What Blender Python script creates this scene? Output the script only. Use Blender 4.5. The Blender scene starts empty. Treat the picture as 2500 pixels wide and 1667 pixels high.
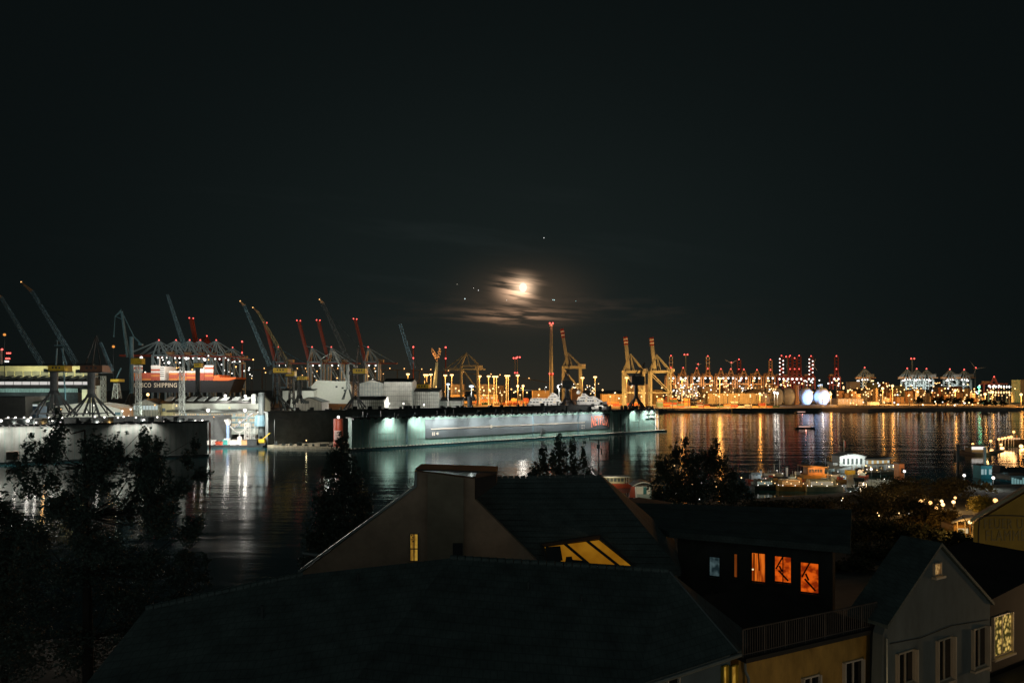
import bpy, math, random
from mathutils import Vector as V, Matrix
random.seed(7)
D = bpy.data
sc = bpy.context.scene
COL = sc.collection
F, HC, HY = 1667.0, 38.0, 950.0        # focal length in photo pixels, camera height (m) over the water, horizon row
# ------------------------------------------------------------------ camera, sky, moonlight, exposure
cam = D.cameras.new('camera'); camo = D.objects.new('camera', cam); COL.objects.link(camo)
camo.location = (0, 0, HC); camo.rotation_euler = (math.radians(90), 0, 0)
cam.sensor_width = 36; cam.lens = 36*F/2500; cam.shift_y = (HY-833.5)/2500
cam.clip_start = .5; cam.clip_end = 60000
sc.camera = camo
sc.view_settings.view_transform = 'Standard'; sc.view_settings.look = 'None'
sc.view_settings.exposure = 0; sc.view_settings.gamma = 1
sc.render.engine = 'CYCLES'
sc.cycles.use_denoising = True
sc.cycles.max_bounces = 5; sc.cycles.diffuse_bounces = 2; sc.cycles.glossy_bounces = 3; sc.cycles.transmission_bounces = 3
sc.cycles.volume_bounces = 1
sc.cycles.sample_clamp_indirect = 4; sc.cycles.sample_clamp_direct = 12
sc.cycles.use_light_tree = True
SM, TM = (1277-1250)/F, (HY-702)/F     # direction of the moon (tangents)
w = D.worlds.new('World'); sc.world = w; w.use_nodes = True
def sky():
    nt = w.node_tree; N = nt.nodes; N.clear()
    def nd(t, **k):
        n = N.new(t)
        for a, b in k.items(): setattr(n, a, b)
        return n
    def val(x, sock):
        if isinstance(x, (int, float)): sock.default_value = x
        else: nt.links.new(x, sock)
    def ma(op, a, b=0, c=0):
        n = nd('ShaderNodeMath', operation=op); val(a, n.inputs[0]); val(b, n.inputs[1]); val(c, n.inputs[2]); return n.outputs[0]
    tc = nd('ShaderNodeTexCoord'); sp = nd('ShaderNodeSeparateXYZ'); nt.links.new(tc.outputs['Generated'], sp.inputs[0])
    y = ma('MAXIMUM', sp.outputs[1], .02)
    s = ma('DIVIDE', sp.outputs[0], y); t = ma('DIVIDE', sp.outputs[2], y)
    def gauss(s0, ws, t0, wt):
        a = ma('POWER', ma('DIVIDE', ma('SUBTRACT', s, s0), ws), 2); b = ma('POWER', ma('DIVIDE', ma('SUBTRACT', t, t0), wt), 2)
        return ma('EXPONENT', ma('MULTIPLY', ma('ADD', a, b), -1))
    def noise(sx, sz, det, seed, warp=0):
        cb = nd('ShaderNodeCombineXYZ'); val(ma('MULTIPLY', s, sx), cb.inputs[0]); val(ma('MULTIPLY', ma('ADD', t, ma('MULTIPLY', s, warp)), sz), cb.inputs[1]); cb.inputs[2].default_value = seed
        n = nd('ShaderNodeTexNoise'); n.inputs['Scale'].default_value = 1; n.inputs['Detail'].default_value = det; n.inputs['Roughness'].default_value = .55
        nt.links.new(cb.outputs[0], n.inputs['Vector']); return n.outputs['Fac']
    def ramp(x, lo, hi):
        n = nd('ShaderNodeMapRange', interpolation_type='SMOOTHSTEP'); val(x, n.inputs[0]); n.inputs[1].default_value = lo; n.inputs[2].default_value = hi; return n.outputs[0]
    def col(fac, c):
        n = nd('ShaderNodeVectorMath', operation='SCALE'); n.inputs[0].default_value = c; val(fac, n.inputs[3]); return n.outputs[0]
    def add(a, b):
        n = nd('ShaderNodeVectorMath', operation='ADD'); nt.links.new(a, n.inputs[0]); nt.links.new(b, n.inputs[1]); return n.outputs[0]
    air = gauss(0, .52, .1, .33)
    c = add(col(1.0, (.0029, .0046, .0047)), col(air, (.0050, .0080, .0077)))
    c = add(c, col(gauss(-.02, .42, -.01, .085), (.0135, .0085, .0042)))             # town glow low over the port
    c = add(c, col(ma('MULTIPLY', ramp(noise(3, 22, 4, 3.3, .12), .52, .75), gauss(-.15, .35, .2, .09)), (.0035, .0042, .0042)))
    n1 = noise(14, 150, 4, 1.7, .14); n2 = noise(13, 75, 5, 8.2)
    cl = ma('MULTIPLY', ramp(n1, .43, .58), gauss(SM-.008, .022, TM-.004, .0155))
    c = add(c, col(cl, (1.1, .66, .40)))
    c = add(c, col(gauss(SM, .014, TM, .012), (1.3, .86, .54)))
    c = add(c, col(gauss(SM+.004, .075, TM-.012, .040), (.046, .028, .016)))
    band = ma('MULTIPLY', ramp(noise(12, 150, 5, 4.4, .05), .44, .60), gauss(SM-.010, .056, .1075, .0100))
    c = add(c, col(band, (.36, .20, .115)))
    band2 = ma('MULTIPLY', ramp(n2, .40, .7), gauss(SM+.02, .17, .118, .016))
    c = add(c, col(band2, (.024, .014, .009)))
    back = ramp(ma('MULTIPLY', sp.outputs[1], -1), .0, .7)
    low = ramp(sp.outputs[2], .9, .0)
    c = add(c, col(ma('MULTIPLY', back, low), (.080, .088, .082)))                 # glow added behind the viewpoint for the town, to lift the dark foreground
    sk = nd('ShaderNodeTexSky', sky_type='NISHITA', sun_disc=False, sun_elevation=math.radians(8.4), sun_rotation=math.radians(0.9))
    bg0 = nd('ShaderNodeBackground'); nt.links.new(sk.outputs[0], bg0.inputs[0]); bg0.inputs[1].default_value = .00004
    bg = nd('ShaderNodeBackground'); nt.links.new(c, bg.inputs[0]); bg.inputs[1].default_value = 1
    ad = nd('ShaderNodeAddShader'); out = nd('ShaderNodeOutputWorld')
    nt.links.new(bg0.outputs[0], ad.inputs[0]); nt.links.new(bg.outputs[0], ad.inputs[1]); nt.links.new(ad.outputs[0], out.inputs[0])
sky()
sun = D.lights.new('moonlight', 'SUN'); sun.energy = .012; sun.angle = math.radians(.5); sun.color = (1, .93, .82)
suno = D.objects.new('moonlight', sun); COL.objects.link(suno)
suno.rotation_euler = V((-SM, -1, -TM)).to_track_quat('-Z', 'Y').to_euler()

# ------------------------------------------------------------------ helpers
def P(px, py, Y): return V(((px-1250)/F*Y, Y, HC-(py-HY)/F*Y))
def m_(px, Y): return px/F*Y
def onplane(px, py, p0, n):
    d = V(((px-1250)/F, 1, -(py-HY)/F)); c = V((0, 0, HC)); return c+d*((p0-c).dot(n)/d.dot(n))
MATS = {}
def M(name, colr, rough=.6, var=.25, scale=.4, metal=0, bump=0):
    if name in MATS: return MATS[name]
    m = D.materials.new(name); MATS[name] = m; m.use_nodes = True; nt = m.node_tree; b = nt.nodes['Principled BSDF']
    b.inputs['Roughness'].default_value = rough; b.inputs['Metallic'].default_value = metal
    tc = nt.nodes.new('ShaderNodeTexCoord'); n = nt.nodes.new('ShaderNodeTexNoise'); n.inputs['Scale'].default_value = scale; n.inputs['Detail'].default_value = 5; n.inputs['Roughness'].default_value = .65
    nt.links.new(tc.outputs['Object'], n.inputs['Vector'])
    r = nt.nodes.new('ShaderNodeValToRGB'); e = r.color_ramp.elements; e[0].position = .3; e[1].position = .7
    e[0].color = [max(0, c*(1-var)) for c in colr]+[1]; e[1].color = [min(1, c*(1+var)) for c in colr]+[1]
    nt.links.new(n.outputs['Fac'], r.inputs[0]); nt.links.new(r.outputs[0], b.inputs['Base Color'])
    if bump:
        bp = nt.nodes.new('ShaderNodeBump'); bp.inputs['Strength'].default_value = bump; nt.links.new(n.outputs['Fac'], bp.inputs['Height']); nt.links.new(bp.outputs[0], b.inputs['Normal'])
    return m
def E(name, colr, s, sampled=False):
    if name in MATS: return MATS[name]
    m = D.materials.new(name); MATS[name] = m; m.use_nodes = True; nt = m.node_tree; nt.nodes.clear()
    e = nt.nodes.new('ShaderNodeEmission'); e.inputs[0].default_value = (*colr, 1); e.inputs[1].default_value = s
    o = nt.nodes.new('ShaderNodeOutputMaterial'); nt.links.new(e.outputs[0], o.inputs[0])
    m.cycles.emission_sampling = 'AUTO' if sampled else 'NONE'
    return m
def stretch(m, vec):     # stretch a material's noise
    nt = m.node_tree; mp = nt.nodes.new('ShaderNodeMapping'); mp.inputs['Scale'].default_value = vec
    tc = [n for n in nt.nodes if n.type == 'TEX_COORD'][0]; n = [n for n in nt.nodes if n.type == 'TEX_NOISE'][0]
    nt.links.new(tc.outputs['Object'], mp.inputs[0]); nt.links.new(mp.outputs[0], n.inputs['Vector']); return m
class MB:
    def __init__(s): s.v = []; s.f = []; s.mi = []; s.k = 0
    def face(s, pts):
        i = len(s.v); s.v += [V(p) for p in pts]; s.f.append(tuple(range(i, i+len(pts)))); s.mi.append(s.k); return s
    def hexa(s, c):      # 8 corners: bottom ring then top ring
        i = len(s.v); s.v += [V(p) for p in c]
        for q in ((3, 2, 1, 0), (4, 5, 6, 7), (0, 1, 5, 4), (1, 2, 6, 5), (2, 3, 7, 6), (3, 0, 4, 7)): s.f.append(tuple(i+j for j in q)); s.mi.append(s.k)
        return s
    def box(s, x0, y0, z0, x1, y1, z1):
        return s.hexa([(x0, y0, z0), (x1, y0, z0), (x1, y1, z0), (x0, y1, z0), (x0, y0, z1), (x1, y0, z1), (x1, y1, z1), (x0, y1, z1)])
    def obox(s, o, a, b, c):   # corner o and three edge vectors
        o, a, b, c = V(o), V(a), V(b), V(c); return s.hexa([o, o+a, o+a+b, o+b, o+c, o+a+c, o+a+b+c, o+b+c])
    def bar(s, p, q, w, h=None):
        p, q = V(p), V(q); h = h or w; d = (q-p)
        if d.length < 1e-6: return s
        d.normalize(); u = V((0, 1, 0)) if abs(d.y) < .9 else V((1, 0, 0)); a = d.cross(u).normalized(); b = d.cross(a).normalized(); a = a*w/2; b = b*h/2
        return s.hexa([p-a-b, p+a-b, p+a+b, p-a+b, q-a-b, q+a-b, q+a+b, q-a+b])
    def tube(s, p, q, r, r2=None, n=8):
        p, q = V(p), V(q); r2 = r if r2 is None else r2; d = (q-p).normalized(); u = V((0, 1, 0)) if abs(d.y) < .9 else V((1, 0, 0)); a = d.cross(u).normalized(); b = d.cross(a)
        i = len(s.v)
        for c, rr in ((p, r), (q, r2)): s.v += [c+(a*math.cos(k*2*math.pi/n)+b*math.sin(k*2*math.pi/n))*rr for k in range(n)]
        for k in range(n): s.f.append((i+k, i+(k+1) % n, i+n+(k+1) % n, i+n+k)); s.mi.append(s.k)
        s.f.append(tuple(i+n-1-k for k in range(n))); s.f.append(tuple(i+n+k for k in range(n))); s.mi += [s.k, s.k]; return s
    def path(s, pts, r, n=6):
        for a, b in zip(pts, pts[1:]): s.tube(a, b, r, r, n)
        return s
    def ball(s, c, r, n=8, sc3=(1, 1, 1)):
        c = V(c); i = len(s.v); k = max(4, n//2+1)
        for j in range(1, k):
            th = math.pi*j/k
            for a in range(n): ph = 2*math.pi*a/n; s.v.append(c+V((math.sin(th)*math.cos(ph)*sc3[0], math.sin(th)*math.sin(ph)*sc3[1], math.cos(th)*sc3[2]))*r)
        s.v += [c+V((0, 0, r*sc3[2])), c-V((0, 0, r*sc3[2]))]; tp = len(s.v)-2
        for j in range(k-2):
            for a in range(n): s.f.append((i+j*n+a, i+(j+1)*n+a, i+(j+1)*n+(a+1) % n, i+j*n+(a+1) % n)); s.mi.append(s.k)
        for a in range(n):
            s.f.append((tp, i+a, i+(a+1) % n)); s.f.append((tp+1, i+(k-2)*n+(a+1) % n, i+(k-2)*n+a)); s.mi += [s.k, s.k]
        return s
    def lathe(s, c, prof, n=20):
        c = V(c); i = len(s.v)
        for r, z in prof: s.v += [c+V((r*math.cos(2*math.pi*a/n), r*math.sin(2*math.pi*a/n), z)) for a in range(n)]
        for j in range(len(prof)-1):
            for a in range(n): s.f.append((i+j*n+a, i+j*n+(a+1) % n, i+(j+1)*n+(a+1) % n, i+(j+1)*n+a)); s.mi.append(s.k)
        return s
    def prism(s, pts, d):
        pts = [V(p) for p in pts]; d = V(d); n = len(pts); i = len(s.v); s.v += pts+[p+d for p in pts]
        s.f.append(tuple(range(i, i+n))); s.f.append(tuple(i+2*n-1-k for k in range(n))); s.mi += [s.k, s.k]
        for k in range(n): s.f.append((i+k, i+n+k, i+n+(k+1) % n, i+(k+1) % n)); s.mi.append(s.k)
        return s
    def lat(s, p, q, w0, w1, bays, t, ud=None):   # four-chord lattice girder
        p, q = V(p), V(q); d = (q-p).normalized(); u = ud or V((0, 1, 0)); a = d.cross(u).normalized(); b = d.cross(a).normalized()
        def ring(k):
            f = k/bays; c = p.lerp(q, f); h = (w0*(1-f)+w1*f)/2; return [c+a*h+b*h, c-a*h+b*h, c-a*h-b*h, c+a*h-b*h]
        R = [ring(k) for k in range(bays+1)]
        for j in range(4): s.bar(R[0][j], R[-1][j], t)
        for k in range(bays):
            for j in range(4):
                x, y = (j, (j+1) % 4) if k % 2 else ((j+1) % 4, j)
                s.bar(R[k][x], R[k+1][y], t*.7); s.bar(R[k+1][j], R[k+1][(j+1) % 4], t*.6)
        return s
    def hull(s, c, L, B, hgt, ang, draft=.3, sheer=.35, n=9, stern=.75):
        ca, sa = math.cos(ang), math.sin(ang); c = V(c); i = len(s.v)
        for k in range(n):
            f = k/(n-1); hw = B/2*(stern+(1-stern)*min(1, f*3) if f < .34 else (1 if f < .6 else max(.02, 1-((f-.6)/.4)**2)))
            x = (f-.5)*L; top = hgt*(1+sheer*max(0, f-.4)**2*2.2)
            for yy, zz in ((-hw, top), (-hw*.75, -draft), (hw*.75, -draft), (hw, top)): s.v.append(c+V((x*ca-yy*sa, x*sa+yy*ca, zz)))
        for k in range(n-1):
            for j in range(4): s.f.append((i+k*4+j, i+k*4+(j+1) % 4, i+k*4+4+(j+1) % 4, i+k*4+4+j)); s.mi.append(s.k)
        s.f.append((i, i+1, i+2, i+3)); s.mi.append(s.k); return s
    def build(s, name, mats, parent=None, smooth=False, **tags):
        me = D.meshes.new(name); o = D.objects.new(name, me); COL.objects.link(o)
        root = parent
        while root is not None and root.parent is not None: root = root.parent
        off = V(root.location) if root is not None else V((0, 0, 0))
        if parent is None and s.v:
            xs = [v.x for v in s.v]; ys = [v.y for v in s.v]; off = V(((min(xs)+max(xs))/2, (min(ys)+max(ys))/2, min(v.z for v in s.v))); o.location = off
        me.from_pydata([tuple(v-off) for v in s.v], [], s.f)
        for mm in (mats if isinstance(mats, (list, tuple)) else [mats]): me.materials.append(mm)
        me.polygons.foreach_set('material_index', s.mi)
        if smooth: me.polygons.foreach_set('use_smooth', [True]*len(s.f))
        me.update()
        if parent is not None: o.parent = parent
        for a, b in tags.items(): o[a] = b
        return o
def T(name, label, cat, loc, group=None):
    o = D.objects.new(name, None); COL.objects.link(o); o.location = loc; o['label'] = label; o['category'] = cat
    o.empty_display_size = .5
    if group: o['group'] = group
    return o
def tag(o, label, cat, group=None):
    o['label'] = label; o['category'] = cat
    if group: o['group'] = group
    return o
def dup(o, loc, label=None, group=None):
    c = o.copy(); COL.objects.link(c); c.location = loc
    if label: c['label'] = label
    if group: c['group'] = group
    for ch in list(o.children):
        k = ch.copy(); COL.objects.link(k); k.parent = c
        for g in list(ch.children): h = g.copy(); COL.objects.link(h); h.parent = k
    return c
GAIN = {'floodlight_beam': 32, 'yard_light': .8, 'work_light': 1.8, 'facade_light': 2.2, 'ship_floodlight': .6, 'lamp_light': 2.2, 'tank_light': 13, 'gable_light': 1.6, 'deck_light': 3.0, 'pile_light': 2, 'walkway_light': 2.2, 'pavilion_light': 1.6, 'kiosk_light': 1.6, 'hut_light': 2, 'plume_light': 1}
def light(kind, name, loc, colr, power, parent=None, r=.3, target=None, angle=120, blend=1.0):
    l = D.lights.new(name, kind); l.energy = power*GAIN.get(name, 1); l.color = [c*k for c, k in zip(colr, (.86, 1, .93))] if name in ('yard_light', 'work_light', 'facade_light', 'gable_light') else colr; l.shadow_soft_size = r
    o = D.objects.new(name, l); COL.objects.link(o)
    if kind == 'SPOT': l.spot_size = math.radians(angle); l.spot_blend = blend; o.rotation_euler = (V(target)-V(loc)).to_track_quat('-Z', 'Y').to_euler()
    root = parent
    while root is not None and root.parent is not None: root = root.parent
    if parent is not None: o.parent = parent; o.location = V(loc)-V(root.location)
    else: o.location = loc
    return o
SOD = (1, .39, .075); WARM = (1, .72, .42); COOL = (.92, 1, .95); WHT = (1, .93, .84)
def text_mesh(body, conv, w_, h_, depth=.05, warp=None, off=.012):
    """a mesh builder holding the letters of body stretched to w_ by h_; conv(u, v, d) gives world points"""
    c = D.curves.new('lettering', 'FONT'); c.body = body; c.size = 1; c.extrude = .01; c.offset = off; c.space_character = 1.12; c.resolution_u = 3
    o = D.objects.new('lettering', c); COL.objects.link(o); bpy.context.view_layer.update()
    me = D.meshes.new_from_object(o.evaluated_get(bpy.context.evaluated_depsgraph_get())); D.objects.remove(o)
    xs = [v.co.x for v in me.vertices]; ys = [v.co.y for v in me.vertices]; x0, x1, y0, y1 = min(xs), max(xs), min(ys), max(ys)
    mb = MB()
    for v in me.vertices:
        u, vv = (v.co.x-x0)/(x1-x0), (v.co.y-y0)/(y1-y0)
        if warp: vv = warp(u, vv)
        mb.v.append(V(conv(u*w_, vv*h_, depth*(1 if v.co.z > 0 else 0))))
    mb.f = [tuple(p.vertices) for p in me.polygons]; mb.mi = [0]*len(mb.f); return mb

# ------------------------------------------------------------------ materials
mYEL = M('crane yellow', (.62, .42, .03), .5, .2)
mDK = M('dark steel', (.035, .042, .045), .6, .4)
mDK2 = M('black green steel', (.05, .065, .065), .6, .4)
mGRB = M('blue grey steel', (.11, .21, .26), .5, .3)
mLTG = M('pale grey steel', (.42, .46, .44), .5, .25)
mRED = M('red crane paint', (.40, .065, .03), .5, .25)
mORG = M('orange red paint', (.52, .30, .14), .5, .25)
mCRM = M('cream crane paint', (.28, .33, .29), .5, .2)
mWHT = M('white paint', (.78, .77, .73), .5, .1)
mBLU = M('pale blue crane paint', (.42, .55, .58), .5, .2)
mRUB = M('rubber', (.03, .03, .03), .8, .3)
eRED = E('red beacon glow', (1, .10, .08), 3.5); eORG = E('orange lamp glow', (1, .50, .16), 3.0); eWHT = E('white lamp glow', (1, .94, .86), 2.6)
eSOD = E('sodium lamp glow', (1, .62, .26), 3.2); eGRN = E('green lamp glow', (.2, 1, .55), 2.5)
eYEL = E('lamp lit window', (1, .62, .16), .55, True); eWIN = E('warm office window', (1, .80, .52), .75); eCWIN = E('cool lit window', (.80, .95, .92), .6)

# ------------------------------------------------------------------ setting: water, port ground, near bank
def water():
    m = D.materials.new('river water'); m.use_nodes = True; nt = m.node_tree; b = nt.nodes['Principled BSDF']
    b.inputs['Base Color'].default_value = (.008, .040, .046, 1); b.inputs['Roughness'].default_value = .17; b.inputs['IOR'].default_value = 1.33
    tc = nt.nodes.new('ShaderNodeTexCoord')
    def nz(sx, sy, det, seed):
        mp = nt.nodes.new('ShaderNodeMapping'); mp.inputs['Scale'].default_value = (sx, sy, 1); mp.inputs['Location'].default_value = (seed, seed, 0); nt.links.new(tc.outputs['Object'], mp.inputs[0])
        n = nt.nodes.new('ShaderNodeTexNoise'); n.inputs['Scale'].default_value = 1; n.inputs['Detail'].default_value = det; nt.links.new(mp.outputs[0], n.inputs['Vector']); return n.outputs['Fac']
    a, c = nz(.07, .34, 5, 3), nz(.40, 1.5, 4, 9)
    b1 = nt.nodes.new('ShaderNodeBump'); b1.inputs['Strength'].default_value = .5; b1.inputs['Distance'].default_value = .15; nt.links.new(a, b1.inputs['Height'])
    b2 = nt.nodes.new('ShaderNodeBump'); b2.inputs['Strength'].default_value = .35; b2.inputs['Distance'].default_value = .05; nt.links.new(c, b2.inputs['Height']); nt.links.new(b1.outputs[0], b2.inputs['Normal'])
    e = nz(.011, .055, 4, 17); b0 = nt.nodes.new('ShaderNodeBump'); b0.inputs['Strength'].default_value = .6; b0.inputs['Distance'].default_value = .55; nt.links.new(e, b0.inputs['Height']); nt.links.new(b0.outputs[0], b1.inputs['Normal'])
    nt.links.new(b2.outputs[0], b.inputs['Normal'])
    big = nz(.006, .03, 4, 5); r = nt.nodes.new('ShaderNodeMapRange'); nt.links.new(big, r.inputs[0]); r.inputs[1].default_value = .35; r.inputs[2].default_value = .65; r.inputs[3].default_value = .05; r.inputs[4].default_value = .11
    nt.links.new(r.outputs[0], b.inputs['Roughness'])
    MB().face([(-20000, -50, 0), (20000, -50, 0), (20000, 40000, 0), (-20000, 40000, 0)]).build('water', m, kind='structure')
water()
mGND = M('port asphalt', (.26, .24, .21), .85, .45, .02)
GZ = 5.0
shore = [(-3000, 452), (-420, 452), (-330, 470), (-190, 520), (-60, 590), (60, 690), (150, 800), (215, 1120), (242, 1152), (400, 1165), (538, 1185), (600, 1150), (700, 1200), (900, 1215), (1500, 1300), (4000, 1600)]
mb = MB(); n = len(shore)
mb.v = [V((x, y, GZ)) for x, y in shore]+[V((x, y, -2)) for x, y in shore]+[V((12000, 16000, GZ)), V((-12000, 16000, GZ))]
mb.f = [tuple(list(range(n-1, -1, -1))+[2*n+1, 2*n])]+[(k, k+1, n+k+1, n+k) for k in range(n-1)]; mb.mi = [0]*len(mb.f)
mb.build('ground', mGND, kind='structure')
def lerp_tab(tab, x):
    if x <= tab[0][0]: return tab[0][1]
    for (a, b), (c, d) in zip(tab, tab[1:]):
        if x <= c: return b+(d-b)*(x-a)/(c-a)
    return tab[-1][1]
SH = [(-400, 66), (-100, 84), (-60, 96), (-30, 112), (0, 150), (30, 196), (80, 216), (150, 240), (250, 262), (600, 330)]
def bank_z(x, y):
    s = lerp_tab(SH, x)
    if y > s: return max(-3, 4-(y-s)*1.2) if y < s+6 else -3
    f = min(1, max(0, (s-y-8)/max(10, s-45-8))); f = f**2.5 if s > 130 else f
    return 4+15*f
mb = MB(); xs = list(range(-320, 620, 10)); ys = list(range(-10, 362, 4))
mb.v = [V((x, y, bank_z(x, y)+random.uniform(-.15, .15))) for y in ys for x in xs]
nx = len(xs); mb.f = [(j*nx+i, j*nx+i+1, (j+1)*nx+i+1, (j+1)*nx+i) for j in range(len(ys)-1) for i in range(nx-1)]; mb.mi = [0]*len(mb.f)
mb.build('near_bank', M('dark bank soil and grass', (.05, .065, .06), .95, .5, .2), smooth=True, kind='structure')

# ------------------------------------------------------------------ moon and stars
tag(MB().ball(P(1277, 702, 15000), m_(9.5, 15000), 32, (1, 1, 1.2)).build('moon', E('moon glow', (1, .93, .80), 1.1), smooth=True), 'bright full moon glowing through thin lit clouds', 'moon')
for x, y, r, c, lab in ((1328, 581, 1.6, (1, 1, 1), 'lone bright star high above the moon'), (1135, 729.5, 2.0, (.8, 1, 1), 'brightest star left of the moon'), (1168, 708.7, 1.5, (1, 1, 1), 'white star between the moon and the brightest star'),
        (1156, 703, 1.0, (1, .9, .8), 'tiny faint star beside the white star left of the moon'), (1237, 733, 1.2, (1, .9, .8), 'small star just under the moon clouds'), (1350, 732, 1.7, (.7, 1, 1), 'bluish star right of the moon'),
        (1353.5, 732.3, 1.6, (.6, 1, 1), 'bluish twin star touching another star right of the moon'), (1406, 735, 1.3, (.25, .5, .5), 'dim teal star farthest right of the moon'), (1116, 694, 1.0, (.6, .55, .45), 'dim star farthest left of the moon')):
    tag(MB().ball(P(x, y, 14000), m_(r*.62, 14000), 8).build('star', E('star glow %.2f %.2f %.2f' % c, c, 1.4)), lab, 'star')

# ------------------------------------------------------------------ floating docks
def dock_steel(name, c):
    m = M(name, c, .55, .30, .22, 0, .12); stretch(m, (1, 1, .25)); return m
mTEAL = dock_steel('teal dock plating', (.125, .24, .21)); mTEAL2 = dock_steel('grey green dock plating', (.25, .27, .25))
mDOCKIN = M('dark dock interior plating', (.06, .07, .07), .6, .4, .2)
mDECK = M('worn dock deck', (.28, .25, .17), .85, .45, .3)
def rusty(m, amount=.55):
    nt = m.node_tree; b = nt.nodes['Principled BSDF']; tc = [n for n in nt.nodes if n.type == 'TEX_COORD'][0]; mp = nt.nodes.new('ShaderNodeMapping'); mp.inputs['Scale'].default_value = (.55, .55, .045); nt.links.new(tc.outputs['Object'], mp.inputs[0]); n = nt.nodes.new('ShaderNodeTexNoise'); n.inputs['Scale'].default_value = 1; n.inputs['Detail'].default_value = 6; n.inputs['Roughness'].default_value = .7; nt.links.new(mp.outputs[0], n.inputs['Vector'])
    r = nt.nodes.new('ShaderNodeMapRange'); r.inputs[1].default_value = .54; r.inputs[2].default_value = .72; r.inputs[4].default_value = amount; nt.links.new(n.outputs['Fac'], r.inputs[0]); old = b.inputs['Base Color'].links[0].from_socket; mx = nt.nodes.new('ShaderNodeMix'); mx.data_type = 'RGBA'; nt.links.new(r.outputs[0], mx.inputs[0]); nt.links.new(old, mx.inputs[6]); mx.inputs[7].default_value = (.10, .085, .06, 1); nt.links.new(mx.outputs[2], b.inputs['Base Color'])
rusty(mTEAL, .38); rusty(mTEAL2, .35)
class Frame:
    def __init__(s, o, a): s.o = V((o[0], o[1], 0)); s.a = V((a[0], a[1], 0)).normalized(); s.n = V((s.a.y, -s.a.x, 0))
    def __call__(s, u, w, v): return s.o+s.a*u+s.n*w+V((0, 0, v))
    def u(s, px): r = (px-1250)/F; return (s.o.x-r*s.o.y)/(r*s.a.y-s.a.x)
    def uv(s, px, py): u = s.u(px); q = s(u, 0, 0); return u, HC-(py-HY)/F*q.y
    def slab(s, mb, u0, u1, w0, w1, v0, v1): mb.obox(s(u0, w0, v0), s.a*(u1-u0), s.n*(w1-w0), (0, 0, v1-v0)); return mb
def dock_lamp(root, fr, u, w, v, power, colr=WHT, reach=6, ang=150):
    """a flood lamp on an outrigger arm over the dock side, shining down the plating"""
    mb = MB(); mb.bar(fr(u, 0, v), fr(u, w, v+.6), .18); fr.slab(mb, u-.4, u+.4, w-.3, w+.35, v+.45, v+.85); mb.k = 1; fr.slab(mb, u-.25, u+.25, w-.25, w+.2, v+.40, v+.447)
    o = mb.build('floodlight', [mDK, eWHT], root)
    light('SPOT', 'floodlight_beam', fr(u, w, v+.3), colr, power, o, .35, fr(u, .5, v-reach), ang)
# --- the teal dock that carries the banner
FB = Frame((-99, 422), (.77, .64)); LB = FB.u(1606); TB = 20.0
dock = T('floating_dock', 'long teal floating dock carrying the dark video player banner', 'floating dock', FB(0, 0, 0))
FB.slab(MB(), 0, LB, -5, 0, -1, TB).build('side_wall', mTEAL, dock)
mb = MB()
for k in range(int(LB/2.4)): FB.slab(mb, 1+k*2.4, 1.14+k*2.4, 0, .06, 1.6, TB-.4)
for v in (5.2, 9.6, 14.3): FB.slab(mb, 0, LB, .002, .05, v, v+.10)
mb.build('plate_seams', mTEAL2, dock)
FB.slab(MB(), -2, FB.u(1622), 0.01, 2.6, -.8, 1.3).build('ledge', mDK2, dock)
mb = MB()
for k in range(120): FB.slab(mb, -1.5+k*2.6, -.4+k*2.6, 1.4, 2.75, 1.30, 1.62)
mb.build('fender_strip', M('pale ledge timber', (.55, .52, .42), .8, .4, 1.2), dock)
mb = MB(); FB.slab(mb, -1, LB+1, -6, 1.2, TB+.003, TB+.6)
for k in range(64): FB.slab(mb, k*5.05, k*5.05+1.4, .6, 2.4, TB-.9, TB+.2)
mb.build('top_gangway', mDK, dock)
mb = MB()
for k in range(104): FB.slab(mb, k*3.1, k*3.1+.12, 1, 1.12, TB+.6, TB+1.8)
for v in (1.2, 1.75): FB.slab(mb, 0, LB, 1, 1.1, TB+v, TB+v+.09)
mb.build('railing', mGRB, dock)
rr = random.Random(3)
for k in range(46):
    u = rr.uniform(3, LB-4); h = rr.choice((1.2, 1.8, 2.6, 3.4)); FB.slab(MB(), u, u+rr.uniform(.5, 3), -3.5, -2, TB+.6, TB+.6+h).build('deck_locker', mDK2, dock)
FW = -60; LF0 = FB.u(1500)
mb = MB(); FB.slab(mb, -30, LB, FW-5, FW, -1, TB+2.4); FB.slab(mb, -26, -14, FW, FW+1.2, 1, 18)
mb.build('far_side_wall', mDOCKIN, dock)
mb = MB(); FB.slab(mb, -31, LB, FW-6, FW+1, TB+2.403, TB+3.4)
for k in range(50): u = rr.uniform(-28, LB-4); FB.slab(mb, u, u+rr.uniform(.5, 4), FW-3, FW-1.5, TB+3.4, TB+3.4+rr.choice((.8, 1.4, 2.2)))
mb.build('crane_track', mDK, dock)
mb = MB(); mb.prism([FB(-31, FW+1, -1), FB(-1, -2, -1), FB(70, -5, -1), FB(70, FW, -1)], (0, 0, 2.6)); mb.build('pontoon_deck', mDECK, dock)
mb = MB()
for k in range(9): q = FB(-28+k*3, FW+6+k*5, 1.6); mb.obox(q, (rr.uniform(1, 4), 0, 0), (0, 1.5, 0), (0, 0, rr.uniform(.8, 2.4)))
mb.build('keel_blocks', mDK2, dock)
for q in (FB(2, -22, 5), FB(-14, -36, 5)):
    o = MB().tube(q-V((0, 0, 3.4)), q, .18, n=6).build('lamp_post', mDK, dock); MB().ball(q, .4, 6).build('added_bulb', eSOD, o); light('POINT', 'deck_fill', q+V((0, 0, .6)), (1, .88, .5), 420, o, .3)  # two posts with bulbs, added only to brighten the pontoon deck
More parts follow.
